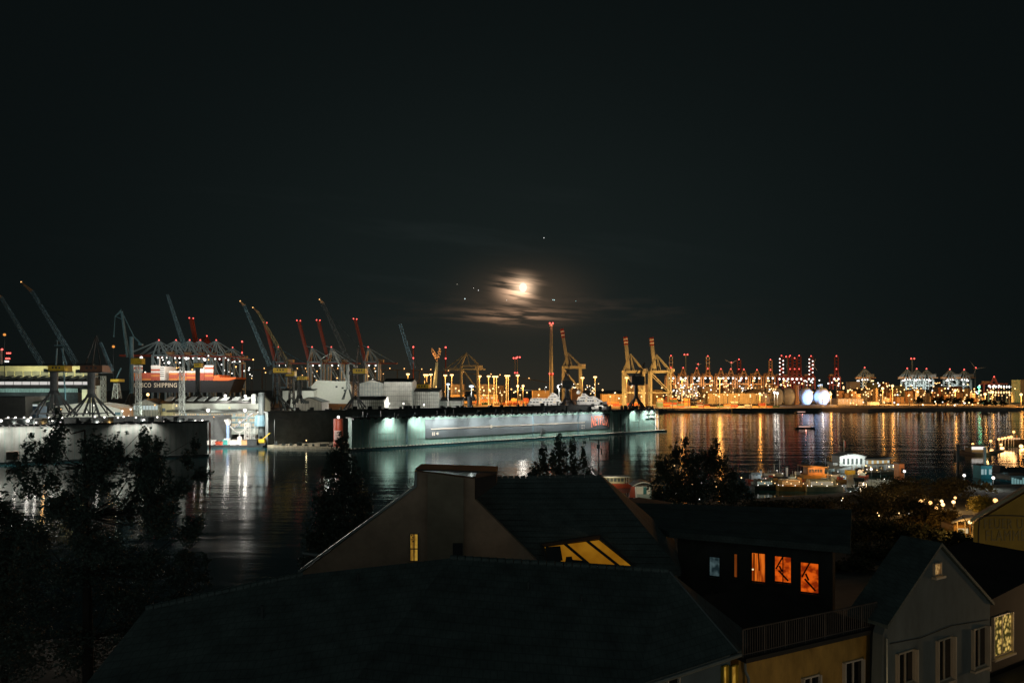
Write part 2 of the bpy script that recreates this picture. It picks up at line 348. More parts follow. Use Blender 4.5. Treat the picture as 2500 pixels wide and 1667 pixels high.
for px in (884, 992, 1300, 1410):
    u = FB.u(px); mb = MB()
    for k in (0, .7): FB.slab(mb, u+k, u+k+.12, .06, .3, 1.4, TB-.2)
    for k in range(22): FB.slab(mb, u+.1, u+.72, .1, .24, 1.9+k*.8, 2.02+k*.8)
    mb.build('ladder', mGRB, dock)
for px in (902, 1496, 1510, 1536): u = FB.u(px); MB().tube(FB(u, .35, 1.4), FB(u, .35, TB-.5), .22, n=8).build('vent_pipe', mTEAL2, dock)
# right end: white stair tower, orange pole, lit panel
mb = MB(); u0 = FB.u(1576); u1 = FB.u(1600)
for u in (u0, (u0+u1)/2, u1):
    for w_ in (.3, 3.3): mb.bar(FB(u, w_, 13 if u < u1 else 1.3), FB(u, w_, TB+2), .35)
for v in (12.8, 16, TB+1.2): mb.bar(FB(u0, 3.3, v), FB(u1, 3.3, v), .35); mb.bar(FB(u0, .3, v), FB(u1, .3, v), .3)
mb.bar(FB(u0, 3.3, 12.8), FB((u0+u1)/2, 3.3, 16), .25); mb.bar(FB((u0+u1)/2, 3.3, 16), FB(u1, 3.3, TB+1), .25); mb.bar(FB(u0, 3.3, 12.8), FB(u1, 3.3, 2), .4)
mb.build('stair_tower', mWHT, dock)
FB.slab(MB(), FB.u(1602), FB.u(1605), .5, 1.6, 1.3, 19).build('end_pole', mORG, dock)
mb = MB(); FB.slab(mb, FB.u(1523), FB.u(1527), .03, .5, 1.6, 9); FB.slab(mb, FB.u(1514), FB.u(1516), .03, .4, 1.6, TB-3); mb.build('ladder', mDK, dock)
FB.slab(MB(), FB.u(1320), FB.u(1328), .06, 1.2, 3.6, 7.6).build('drain_box', mDK, dock)
for px in [932, 943, 956, 968]+list(range(1010, 1478, 8))+[1545, 1560, 1575, 1590]:
    p = 640 if 1000 < px < 1500 else 950
    if 1380 < px < 1400: p = 350
    dock_lamp(dock, FB, FB.u(px), 1.9, TB-.6, p*1.05*(1+.0010*(px-950)), WHT, 2.1 if px < 1540 else 5, 138)
# --- the banner
u0, v0 = FB.uv(1038, 1070); u1, v1 = FB.uv(1488, 1047.6)
mBAN = M('dark grey blue banner cloth', (.034, .05, .058), .9, .15, .3)
ban = T('banner', 'long dark banner of a video player with red capital letters on the teal dock', 'banner', FB(u0, 0, 0))
mb = MB(); FB.slab(mb, u0, u1, .07, .16, v0, 17.8); mb.build('banner_sheet', mBAN, ban)
mb = MB()
for k in range(1, 20): u = u0+(u1-u0)*k/20; FB.slab(mb, u, u+.18, .162, .19, v0, 17.8)
mb.build('sheet_seams', M('banner seam', (.03, .04, .045)), ban)
mPALE = M('pale banner print', (.72, .66, .58), .7, .08)
ua, va = FB.uv(1052, 1047); ub, vb = FB.uv(1427, 1031)
FB.slab(MB(), ua, ub, .2, .26, (va+vb)/2-.35, (va+vb)/2+.35).build('progress_bar', mPALE, ban)
uk, vk = FB.uv(1199, 1040.6); mb = MB(); mb.tube(FB(uk, .2, (va+vb)/2), FB(uk, .32, (va+vb)/2), 1.15, n=16); mb.build('progress_knob', mPALE, ban)
ui, vi = FB.uv(1058, 1058.8); mb = MB(); FB.slab(mb, ui-1.0, ui-.25, .2, .26, vi-1.2, vi+1.2); FB.slab(mb, ui+.25, ui+1.0, .2, .26, vi-1.2, vi+1.2); mb.build('pause_symbol', mPALE, ban)
ui, vi = FB.uv(1067.8, 1058); mb = MB()
mb.prism([FB(ui-1.1, .2, vi-.45), FB(ui-.5, .2, vi-.45), FB(ui+.25, .2, vi-1.2), FB(ui+.25, .2, vi+1.2), FB(ui-.5, .2, vi+.45), FB(ui-1.1, .2, vi+.45)], FB.n*.06)
FB.slab(mb, ui+.55, ui+.8, .2, .26, vi-.8, vi+.8); mb.build('volume_symbol', mPALE, ban)
ui, vi = FB.uv(1423, 1041.6); mb = MB()
for sx in (-1, 1):
    for sz in (-1, 1):
        a, b = ui+sx*1.5, vi+sz*1.5; FB.slab(mb, min(a, a-sx*1.0), max(a, a-sx*1.0), .2, .26, min(b, b-sz*.45), max(b, b-sz*.45)); FB.slab(mb, min(a, a-sx*.45), max(a, a-sx*.45), .2, .26, min(b-sz*.45, b-sz), max(b-sz*.45, b-sz))
mb.build('fullscreen_symbol', mPALE, ban)
ua, va = FB.uv(1443.5, 1043); ub, vb = FB.uv(1486, 1040)
tm = text_mesh('NETFLIX', lambda u, v, d: FB(ua+u, .2+d, va+v), ub-ua, 9.2, .1, lambda u, v: v if v > .5 else v+(1-v)*.20*(1-(2*u-1)**2))
tm.build('lettering', M('red banner letters', (.80, .22, .14), .7, .05), ban)
# --- the bright dock at the left edge
FL = Frame((-331, 310), (.892, .451)); LL = FL.u(506)
dk2 = T('floating_dock', 'brightly floodlit pale floating dock behind the big dark tree at the left', 'floating dock', FL(0, 0, 0))
FL.slab(MB(), 0, LL, -5, 0, -1, 19.2).build('side_wall', mTEAL2, dk2)
mb = MB()
for k in range(int(LL/3)): FL.slab(mb, 1+k*3, 1.14+k*3, 0, .06, 1.3, 18.8)
mb.build('plate_seams', mTEAL, dk2)
FL.slab(MB(), -2, LL+1, .01, 2.2, -.8, 1.1).build('ledge', mDK2, dk2)
FL.slab(MB(), -1, LL+1, -6, 1, 19.203, 20).build('top_gangway', mDK, dk2)
for k in range(60): u = rr.uniform(2, LL-3); FL.slab(MB(), u, u+rr.uniform(.4, 3), -3.5, -1.8, 20, 20+rr.choice((.7, 1.2, 1.9, 2.6))).build('deck_locker', mDK2, dk2)
mb = MB(); FL.slab(mb, 0, LL, .68, .82, 21.1, 21.2)
for k in range(70): FL.slab(mb, k*2.5, k*2.5+.1, .7, .8, 20, 21.1)
mb.build('railing', mDK2, dk2)
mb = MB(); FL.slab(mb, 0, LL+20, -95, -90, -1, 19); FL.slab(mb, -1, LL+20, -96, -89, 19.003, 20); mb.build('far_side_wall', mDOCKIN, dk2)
FL.slab(MB(), 0, LL-1, -90, -5, -1, 2).build('pontoon_deck', mDECK, dk2)
mb = MB(); ue = LL
for w_ in (-4, -.3): mb.bar(FL(ue+1.5, w_, 1.2), FL(ue+1.5, w_, 19), .5)
for v in (4, 8, 12, 16): mb.bar(FL(ue+1.5, -4, v), FL(ue+1.5, -.3, v), .4)
mb.build('end_ladder', mRED, dk2)
for px in list(range(-110, 160, 15))+[288, 310, 332, 352, 372]:
    dock_lamp(dk2, FL, FL.u(px), 2.8, 19.1, 100 if px < 200 else 120, WHT, 9 if px < 200 else 7)
tag(FL.slab(MB(), FL.u(18), FL.u(47), .3, 3.2, 2.4, 6.4).build('fender_box', M('rust brown box', (.12, .08, .06), .7)), 'brown fender box hanging low on the pale dock wall at the left edge', 'box')
def deck_lamp(px, py, Y, zb, big=False, colr=0, power=0, label='white work lamp on the deck of the pale floating dock', group='work lamps on the pale dock', h=None):
    q = P(px, py, Y); t = T('work_lamp', label, 'lamp', (q.x, q.y, zb), group)
    MB().tube((q.x, q.y, zb), (q.x, q.y, q.z), m_(.45, Y), n=5).build('post', mDK, t)
    b = MB().ball(q, m_(3.6 if big else 2.2, Y), 8).build('bulb', (eWHT, eORG, eSOD)[colr], t)
    if power: light('POINT', 'lamp_light', (q.x, q.y-m_(5, Y), q.z), (WHT, (1, .55, .2), SOD)[colr], power, b, .5)
for px, py, b in ((20, 1021, 0), (38, 1020, 0), (59, 1019, 0), (75, 1019, 0), (319, 999, 0), (332, 1019, 0), (384, 1018, 0), (302, 1017, 0), (288, 1019, 0), (299, 1003, 0), (120, 1022, 0), (152, 1022, 0), (232, 1017, 0), (255, 1018, 0)):
    deck_lamp(px, min(py, 1019), 425, 20, b, 0, 500 if px > 200 else 800, 'white work lamp on the far wall top of the pale floating dock', 'work lamps on the far wall of the pale dock')
for px, py, b in ((68, 1027, 1), (2, 1027, 1), (88, 1031, 0), (109, 1031, 0), (128, 1027, 0), (147, 1031, 0), (38, 1032, 0), (351, 1026, 1), (442, 1028, 0), (477, 1027, 0), (494, 1026, 0), (240, 1030, 0), (270, 1031, 0), (400, 1030, 0)):
    q = FL(FL.u(px), -2.5, 0); deck_lamp(px, py, q.y, 20, b, 1 if px in (109, 270) else 0, 300)
# --- dark barge with work gear between the two docks
Yb = 452
brg = T('work_barge', 'work barge crowded with white lit gear between the two floating docks', 'barge', P(585, 1090, Yb))
mb = MB(); a = P(508, 1094, Yb); b = P(652, 1094, Yb); mb.box(a.x, Yb-8, -.6, b.x, Yb+10, 1.6); mb.build('hull', mDK, brg)
mb = MB(); zd = 1.6
for px, pw, h in ((520, 14, 3), (542, 18, 2), (556, 10, 4), (575, 12, 3), (585, 9, 5), (598, 10, 2.5)):
    q = P(px, 1090, Yb); mb.box(q.x-m_(pw, Yb)/2, Yb-3+random.uniform(-3, 3), zd, q.x+m_(pw, Yb)/2, Yb+1, zd+h)
mb.build('deck_gear', mWHT, brg)
def gear(px0, px1, h, mat, label, name, cat, dy=-6):
    a = P(px0, 1090, Yb); b = P(px1, 1090, Yb); mb = MB(); mb.box(a.x, Yb+dy, 1.61, b.x, Yb+dy+3, 1.61+h)
    for k in range(6): x = a.x+(b.x-a.x)*(k+.5)/6; mb.box(x-.06, Yb+dy-.05, 1.7, x+.06, Yb+dy, 1.5+h)
    mb.box(a.x-.1, Yb+dy-.1, 1.61+h, b.x+.1, Yb+dy+3.1, 1.75+h)
    tag(mb.build(name, mat), label, cat)
gear(548, 560, 3.0, M('teal container paint', (.03, .20, .18), .5), 'small teal container on the work barge', 'container', 'container', -4)
gear(535, 550, 2.0, mRED, 'dark red winch housing on the work barge', 'winch', 'winch')
gear(598, 612, 3.0, mORG, 'orange red generator on the work barge', 'generator', 'generator')
gear(613, 636, 3.6, mDK, 'dark container box standing right of the orange red generator', 'container', 'container', -7)
t = T('crawler_crane', 'small yellow crawler crane at the right end of the work barge', 'crane', P(645, 1090, Yb))
q = P(645, 1090, Yb); q.z = 1.6
MB().box(q.x-2.4, Yb-5, 1.6, q.x+2.4, Yb-1, 2.8).build('tracks', mDK, t); MB().box(q.x-2, Yb-4.8, 2.9, q.x+1.8, Yb-1.5, 5.2).build('cab', mYEL, t)
MB().bar((q.x, Yb-3, 5.2), (q.x+5, Yb-3, 9.2), .5).build('boom', mYEL, t)
t = T('hose_tower', 'blue column with a white head feeding a curved white hose on the barge', 'hose tower', P(556, 1090, Yb)); q = P(556, 1090, Yb)
MB().tube((q.x, Yb, 1.6), (q.x, Yb, P(0, 1036, Yb).z), .9, n=10).build('column', M('blue column paint', (.16, .24, .40), .5), t)
mb = MB(); mb.ball(P(557, 1030, Yb), 1.9, 10, (1, 1, 1.2)); mb.box(P(549, 0, Yb).x, Yb-1, P(0, 1029, Yb).z, P(560, 0, Yb).x, Yb+1, P(0, 1024, Yb).z); mb.build('head', mWHT, t)
pts = [P(562+43*k/10, 1040+15*math.sin(math.pi*k/10), Yb) for k in range(11)]
MB().path(pts, .42, 6).build('hose', mWHT, t)
MB().tube(P(585, 1057, Yb), P(585, 1084, Yb), .4).build('hose_stand', mWHT, t)
t = T('lattice_tower', 'white lattice work tower rising from the barge', 'tower', P(612, 1088, Yb)); q = P(612, 1090, Yb)
MB().lat((q.x-1.4, Yb-2, 1.6), (q.x-1.4, Yb-2, P(0, 1032, Yb).z), 2.9, 2.9, 7, .28, V((0, 1, 0))).build('frame', mWHT, t)
MB().lat((q.x+1.9, Yb, 1.6), (q.x+1.9, Yb, P(0, 1040, Yb).z), 2.6, 2.6, 6, .25, V((0, 1, 0))).build('frame', mLTG, t)
light('POINT', 'lamp_light', P(557, 1029, Yb-12), WHT, 26000, t, .6); light('POINT', 'lamp_light', P(600, 1006, Yb-12), WHT, 40000, t, .6)
light('POINT', 'lamp_light', P(585, 1030, Yb-9), WHT, 5000, MB().ball(P(585, 1030, Yb-6), .5).build('bulb', eWHT, t), .6)
t = T('mooring_column', 'tall dark steel column with a wide collar standing behind the barge', 'column', P(638, 1085, 462)); Y2 = 462
MB().tube(P(639, 1078, Y2), P(639, 958, Y2), m_(8, Y2), n=12).build('shaft', mDK2, t)
MB().tube(P(636, 1040, Y2-1), P(636, 1013, Y2-1), m_(15, Y2), m_(12, Y2), n=14).build('collar', mGRB, t)
MB().box(P(622, 0, Y2).x, Y2-6, P(0, 985, Y2).z, P(632, 0, Y2).x, Y2-3, P(0, 962, Y2).z).build('cabin', mLTG, t)
MB().bar(P(618, 1007, Y2-4), P(571, 1046, Y2-6), .9).build('boom', mDK, t)
# --- red round tower
t = T('dolphin', 'dark red round steel dolphin at the left end of the teal dock', 'mooring post', P(826, 1098, 432))
q = P(826, 1090, 432); MB().tube((q.x, 432, -1), (q.x, 432, P(0, 1022, 432).z), m_(11.5, 432), n=16).build('drum', mRED, t)
MB().ball((q.x, 432, P(0, 1018, 432).z), .9).build('lamp_head', eWHT, t)
MB().tube((q.x, 430.4, P(0, 1050, 432).z), (q.x, 430.4, P(0, 1072, 432).z), 2.2, n=12).build('lit_band', M('pale band', (.7, .5, .45)), t)
light('POINT', 'lamp_light', (q.x+1, 421, P(0, 1035, 432).z), WHT, 1100, t, .4)

# ------------------------------------------------------------------ shipyard slewing cranes
def slew_crane(label, Y, base, legw, ctop, colw, cab, foot, tip, apex=None, ptop=None, colour=mGRB, lattice_col=False, jib=(6, 4), tiplen=0, frame=mDK, cabmat=mYEL, hook=None, back=None, blue=False, zb=None):
    """base (px, py) of the portal, ptop = row where the legs meet, ctop = row of the column head, cab = (x0, y0, x1, y1) of the machine house"""
    bx, by = base; q = P(bx, by, Y); t = T('shipyard_crane', label, 'crane', q, 'slewing cranes of the shipyard')
    u = lambda n: m_(n, Y)
    ptop = ptop or by-28; cx = (cab[0]+cab[2])/2 if not blue else bx
    for sx in (-1, 1):
        for sy in (-1, 1):
            a = P(bx+sx*legw, by, Y); a.y += sy*u(legw)*.8; b = P(bx+sx*colw*.7, ptop, Y); b.y += sy*u(colw)*.6
            mb = MB(); mb.bar(a, b, u(3.6)); a2 = a+V((-sx*u(legw*.42), 0, 0)); mb.bar(a2, b, u(2.4)); mb.bar(a.lerp(b, .45), a2.lerp(b, .05), u(1.6)); mb.build('leg', frame, t)
    mb = MB(); z = P(0, by-7, Y).z
    for sy in (-1, 1): mb.bar((q.x-u(legw)*.86, Y+sy*u(legw)*.7, z), (q.x+u(legw)*.86, Y+sy*u(legw)*.7, z), u(1.8))
    for sx in (-1, 1): mb.bar((q.x+sx*u(legw)*.86, Y-u(legw)*.7, z), (q.x+sx*u(legw)*.86, Y+u(legw)*.7, z), u(1.8))
    mb.build('portal_beam', frame, t)
    a, b = P(bx, ptop+2, Y), P(bx, ctop, Y); mb = MB()
    if lattice_col: mb.lat(a, b, u(colw*2.2), u(colw*1.4), 6, u(1.8), V((0, 1, 0)))
    else: mb.tube(a, b, u(colw), n=12); mb.tube(a, P(bx, ptop-8, Y), u(colw*1.5), u(colw), n=12)
    mb.build('column', frame, t)
    x0, y0, x1, y1 = cab; a, b = P(x0, y1, Y), P(x1, y0, Y); mb = MB(); d = (b.x-a.x)*.38
    mb.box(a.x, Y-d, a.z, b.x, Y+d, b.z); h = mb.build('machine_house', cabmat, t)
    MB().box(a.x-.2, Y-d-.2, b.z, b.x+.2, Y+d+.2, b.z+u(1.6)).build('roof', frame, h); MB().box(a.x-.15, Y-d-.15, a.z-u(2.5), b.x+.15, Y+d+.15, a.z).build('turntable', frame, h)
    mb = MB()
    for k in range(3): xx = a.x+(b.x-a.x)*(.25+.2*k); mb.box(xx, Y-d-.06, a.z+(b.z-a.z)*.45, xx+(b.x-a.x)*.10, Y-d+.1, a.z+(b.z-a.z)*.8)
    mb.build('window', mDK, h)
    f_, g_ = P(*foot, Y), P(*tip, Y); f_.y -= d; g_.y -= d
    j = MB().lat(f_, g_, u(jib[0]), u(jib[1]), max(8, int((g_-f_).length/u(7))), u(.8), V((0, 1, 0))).build('jib', colour, t)
    if tiplen:
        e = g_+(g_-f_).normalized()*u(tiplen)+V((-u(tiplen)*.45, 0, 0)); MB().lat(g_, e, u(jib[1]), u(1.2), 3, u(.9)).build('jib_tip', mORG, j)
        MB().ball(e, u(1.5), 8).build('beacon', eORG, j); g_ = e
    if apex:
        mb = MB(); ap = P(*apex, Y); ap.y -= d
        for sx in (0, 1):
            for sy in (-1, 1): mb.bar((a.x+(b.x-a.x)*(.15+.7*sx), Y+sy*d*.7, b.z), ap+V((0, d+sy*u(1), 0)), u(1.7))
        mb.build('a_frame', frame, t)
        MB().tube(ap, f_.lerp(g_, .82), u(.35), n=4).build('luffing_rope', mDK2, t)
    if back:
        mb = MB(); mb.lat(P(*back[0], Y), P(*back[1], Y), u(4), u(4), 9, u(1.0)); mb.build('back_stay', colour, t)
    if hook:
        hk = P(*hook, Y); hk.y = g_.y; mb = MB(); mb.tube((g_.x, g_.y, g_.z), (g_.x, g_.y, hk.z), u(.35), n=4); mb.box(g_.x-u(1.2), g_.y-u(1), hk.z-u(4), g_.x+u(1.2), g_.y+u(1), hk.z); mb.build('hook_block', mDK2, t)
    mb = MB(); mb.box(a.x-u(9), Y-d-u(2), a.z-u(3), a.x-u(1), Y-d+u(3), a.z+u(5)); mb.build('operator_cabin', mDK2, t)
    return t
slew_crane('shipyard crane with yellow house whose jib reaches the left picture edge', 440, (132, 1016), 38, 905, 8.5, (127, 893, 167, 906), (113, 890), (14, 728), None, 960, mGRB, False, (9, 5), 14)
slew_crane('shipyard crane with brown backed house and black a frame, second from the left', 442, (223, 1016), 40, 905, 8.5, (208, 893, 262, 908), (198, 886), (92, 714), (235, 820), 968, mGRB, False, (9, 5), 26, cabmat=M('brown crane house', (.16, .075, .04), .6), back=((245, 836), (275, 905)))
slew_crane('tall shipyard crane with thin blue jib above the black container ship', 560, (483, 990), 16, 896, 5, (476, 887, 493, 897), (455, 850), (412, 720), None, 962, mGRB, False, (8, 4), 0)
slew_crane('lattice shipyard crane left of the leaning orange tipped jib pair', 560, (676, 1004), 32, 908, 6, (671, 899, 706, 910), (664, 893), (602, 748), (684, 850), 966, mGRB, True, (8, 5), 12)
slew_crane('shipyard crane whose yellow flecked jib crosses the red booms', 585, (712, 1003), 22, 922, 5, (700, 906, 722, 918), (716, 906), (634, 764), None, 972, M('worn yellow jib', (.32, .27, .12), .5), True, (8, 4), 14)
slew_crane('lattice shipyard crane with yellow and black house in front of the scaffolded halls', 545, (868, 1006), 28, 912, 6, (864, 900, 894, 912), (855, 884), (792, 742), (875, 842), 968, mDK2, True, (10, 6), 10)
slew_crane('small shipyard crane with low yellow box left of the white hall', 540, (731, 984), 14, 927, 6, (728, 919, 751, 927), (748, 917), (738, 890), None, 972, mDK2, False, (3, 2), 0)
slew_crane('shipyard crane with yellow windowed house beside the stepped scaffold hall', 700, (1028, 985), 16, 950, 6, (1015, 938, 1048, 951), (1012, 900), (979, 793), (1025, 900), 968, mGRB, False, (9, 6), 0)
slew_crane('black slewing crane silhouette on the teal dock in front of the two cream cranes', 660, (1553, 1000), 22, 940, 4.5, (1541, 920, 1572, 938), (1560, 918), (1571, 886), (1563, 897), 972, mDK, False, (4, 3), 0, cabmat=mDK2)
slew_crane('black slewing crane silhouette on the teal dock beside the white yacht', 640, (1385, 1003), 22, 945, 5, (1372, 930, 1396, 945), (1384, 925), (1390, 880), (1384, 905), 968, mDK, False, (4, 3), 0, cabmat=mDK2)
def luffing_crane(label, Y, base, ctop, colw, jibf, jibt, beak, hook, rod, cw, mat, cab=None, legw=12):
    q = P(*base, Y); t = T('luffing_crane', label, 'crane', q, 'level luffing cranes'); u = lambda n: m_(n, Y)
    bx, by = base
    for sx in (-1, 1):
        for sy in (-1, 1): a = P(bx+sx*legw, by, Y); a.y += sy*u(legw*.7); MB().bar(a, P(bx+sx*colw*.6, by-26, Y), u(2.4)).build('leg', mDK2, t)
    MB().tube(P(bx, by-24, Y), P(bx, ctop, Y), u(colw), u(colw*.8), 10).build('column', mat, t)
    mb = MB(); a, b = P(*jibf, Y), P(*jibt, Y)
    for s_ in (-1, 1): mb.bar(a+V((0, s_*u(4), 0)), b+V((0, s_*u(1.2), 0)), u(3.4), u(2.4))
    for k in range(1, 6): c = a.lerp(b, k/6); w_ = u(4)*(1-k/6)+u(1.2); mb.bar(c+V((0, -w_, 0)), c+V((0, w_, 0)), u(1.2))
    mb.build('jib', mat, t)
    mb = MB(); c = P(*beak, Y); mb.bar(b, c, u(1.8)); mb.bar(b+V((0, 0, u(5))), c, u(1.3)); mb.bar(c, b.lerp(a, .18), u(1.3)); mb.build('beak', mat, t)
    mb = MB(); h = P(*hook, Y); mb.tube(c, h, u(.8), n=5); mb.ball(h, u(2), 6); mb.build('hoist_rope', mat, t)
    mb = MB(); r = P(*rod, Y); mb.bar(b, r, u(1.8)); mb.bar(r, P(bx, ctop, Y), u(2.6)); mb.build('tie_rod', mat, t)
    mb = MB(); w_ = P(*cw, Y); mb.bar(r, w_, u(2.6)); mb.obox(w_-V((u(4), u(4), u(3))), (u(8), 0, -u(2)), (0, u(8), 0), (0, 0, u(5))); mb.build('counterweight', mat, t)
    if cab: a, b = P(cab[0], cab[3], Y), P(cab[2], cab[1], Y); MB().box(a.x, Y-u(10), a.z, b.x, Y+u(6), b.z).build('machine_house', mYEL, t)
    return t
luffing_crane('blue level luffing crane with yellow house above the stern of the black ship', 600, (321, 984), 822, 5.5, (313, 872), (297, 760), (281, 772), (278, 821), (327, 822), (344, 839), M('blue luffing crane paint', (.13, .25, .30), .5), (325, 875, 351, 889))
luffing_crane('pale grey level luffing crane with a low inverted V jib over the white hall', 640, (849, 975), 890, 5, (846, 927), (813, 856), (806, 862), (784, 876), (857, 887), (868, 893), mLTG)
t = T('jib_crane', 'dark folded level luffing crane standing behind the first yellow crane', 'crane', P(145, 985, 520)); Y = 520
for px in (132, 160): MB().bar(P(px, 985, Y), P(146+(px-146)*.5, 850, Y), m_(2.2, Y)).build('leg', mGRB, t)
mb = MB(); mb.bar(P(133, 843, Y), P(158, 843, Y), m_(2, Y)); mb.bar(P(137, 831, Y), P(155, 831, Y), m_(1.6, Y)); mb.bar(P(150, 850, Y), P(163, 890, Y), m_(2.4, Y)); mb.bar(P(140, 831, Y), P(140, 843, Y), m_(1.4, Y)); mb.build('top_frame', mGRB, t)

# ------------------------------------------------------------------ ship-to-shore gantry cranes
def sts_side(label, Y, xl, xr, base, top, apex, boom, back, mat, legt=6, raised=True, boommat=None, group='gantry cranes', band=False, apexlamp=True, boomw=7, house=True, lamps=0, deep=11, hx=0):
    """seen from the side: xl, xr leg columns, boom = tip (px, py) when raised or end px when level"""
    t = T('gantry_crane', label, 'crane', P((xl+xr)/2, base, Y), group); u = lambda n: m_(n, Y); boommat = boommat or mat; dy = deep
    for x in (xl, xr):
        for s_ in (-1, 1):
            a = P(x, base, Y); b = P(x, top, Y); a.y += s_*dy; b.y += s_*dy; mb = MB(); mb.bar(a, b, u(legt), u(legt)*.8); mb.build('leg', mat, t)
    mb = MB()
    for s_ in (-1, 1):
        for yy in (top+legt*.5, base-(base-top)*.38): a = P(xl, yy, Y); b = P(xr, yy, Y); a.y = b.y = Y+s_*dy; mb.bar(a, b, u(legt*.8))
        a = P(xl, top+6, Y); b = P(xr, base-(base-top)*.4, Y); a.y = b.y = Y+s_*dy; mb.bar(a.lerp(b, .03), a.lerp(b, .97), u(legt*.45))
    for x in (xl, xr):
        for yy in (top+legt*.5, base-(base-top)*.38): a = P(x, yy, Y); mb.bar(a+V((0, -dy, 0)), a+V((0, dy, 0)), u(legt*.8))
    mb.build('portal_beam', mat, t)
    ap = P(*apex, Y); mb = MB()
    for s_ in (-1, 1): mb.bar(P(xl, top, Y)+V((0, s_*dy*.8, 0)), ap+V((0, s_*1.5, 0)), u(legt*.55)); mb.bar(P(xr, top, Y)+V((0, s_*dy*.8, 0)), ap+V((0, s_*1.5, 0)), u(legt*.5)); mb.bar(P((xl+xr)/2, top, Y)+V((0, s_*dy*.8, 0)), ap+V((0, s_*1.5, 0)), u(legt*.35))
    a_ = mb.build('a_frame', mat, t)
    if apexlamp: MB().ball(ap+V((0, 0, u(2))), u(1.5), 8).build('beacon', eRED, a_)
    ybm = top+5 if raised else back[1]
    mb = MB(); a, b = P(xl-2, ybm, Y), P(back[0], ybm, Y)
    for s_ in (-1, 1): mb.bar(a+V((0, s_*2.6, 0)), b+V((0, s_*2.6, 0)), u(boomw*.5), u(boomw*.7))
    for k in range(8): c = a.lerp(b, k/7); mb.bar(c+V((0, -2.6, 0)), c+V((0, 2.6, 0)), u(2))
    mb.build('girder', boommat, t)
    hg = P(xl+hx, ybm, Y)
    tipp = P(*boom, Y) if raised else P(boom, ybm, Y); mb = MB(); d = (tipp-hg)
    L = d.length; fr = .77 if band else 1
    for s_ in (-1, 1): mb.bar(hg+V((0, s_*2.8, 0)), hg+d*fr+V((0, s_*2.8, 0)), u(boomw), 1.5)
    for k in range(12): c = hg+d*(fr*(k+.5)/12); mb.bar(c+V((0, -2.8, 0)), c+V((0, 2.8, 0)), u(2.2))
    bo = mb.build('boom', boommat, t)
    if band:
        mb = MB(); mr = MB(); n = 5
        for k in range(n):
            o_ = mr if k % 2 == 0 else mb; c0 = hg+d*(fr+(1-fr)*k/n); c1 = hg+d*(fr+(1-fr)*(k+1)/n)
            for s_ in (-1, 1): o_.bar(c0+V((0, s_*2.8, 0)), c1+V((0, s_*2.8, 0)), u(boomw*1.15), 1.7)
        mr.build('red_band', M('red tip band', (.26, .03, .015)), bo); mb.build('white_band', mWHT, bo)
    if raised and apexlamp:
        for s_ in (-1, 1): MB().ball(tipp+V((u(3)*s_, s_*2.8, u(1.5))), u(1.45), 8).build('beacon', eRED, bo)
    mb = MB()
    for s_ in (-1, 1):
        for f_ in (.45, .9) if not raised else (.42,): mb.tube(ap+V((0, s_*1.5, 0)), hg+d*f_+V((0, s_*2.8, 0)), u(.8), n=4)
        mb.tube(ap+V((0, s_*1.5, 0)), P(back[0]-3, ybm, Y)+V((0, s_*2, 0)), u(.8), n=4)
    mb.build('stay_rod', mat, t)
    if house: a = P(xr-6, ybm-2, Y); MB().box(a.x, Y-3.5, a.z, a.x+u(18), Y+3.5, a.z+u(7)).build('machine_house', mLTG if boommat is not mRED else mORG, t)
    for k in range(lamps):
        f_ = (k+.5)/lamps; c = P(xl+(xr-xl)*f_, ybm+5, Y-dy); MB().ball(c, u(2.0), 6).build('floodlight', eWHT, t)
    return t
YW = 1320
sts_side('cream gantry crane with red and white boom tip raised beside the white mast', YW, 1375, 1417, 992, 893, (1388, 862), (1372, 803), (1428, 905), mCRM, 4.4, True, None, 'cream gantry cranes', True, False, 6.5, hx=12)
sts_side('left one of the two neighbouring cream gantry cranes with raised banded booms', YW, 1523, 1570, 992, 904, (1539, 864), (1527, 822), (1578, 914), mCRM, 4.4, True, None, 'cream gantry cranes', True, False, 7.5, hx=12)
sts_side('right one of the two neighbouring cream gantry cranes with raised banded booms', YW, 1587, 1634, 992, 904, (1603, 866), (1590, 824), (1640, 914), mCRM, 4.4, True, None, 'cream gantry cranes', True, False, 7.5, hx=12)
sts_side('cream gantry crane with level boom and pointed a frame above the amber sheds', YW+60, 1126, 1166, 992, 891, (1139, 861), 1083, (1184, 901), mCRM, 4, False, None, 'cream gantry cranes', False, False, 5)
for x, y, c in ((1373, 800, eRED), (1528, 818, eRED)): pass
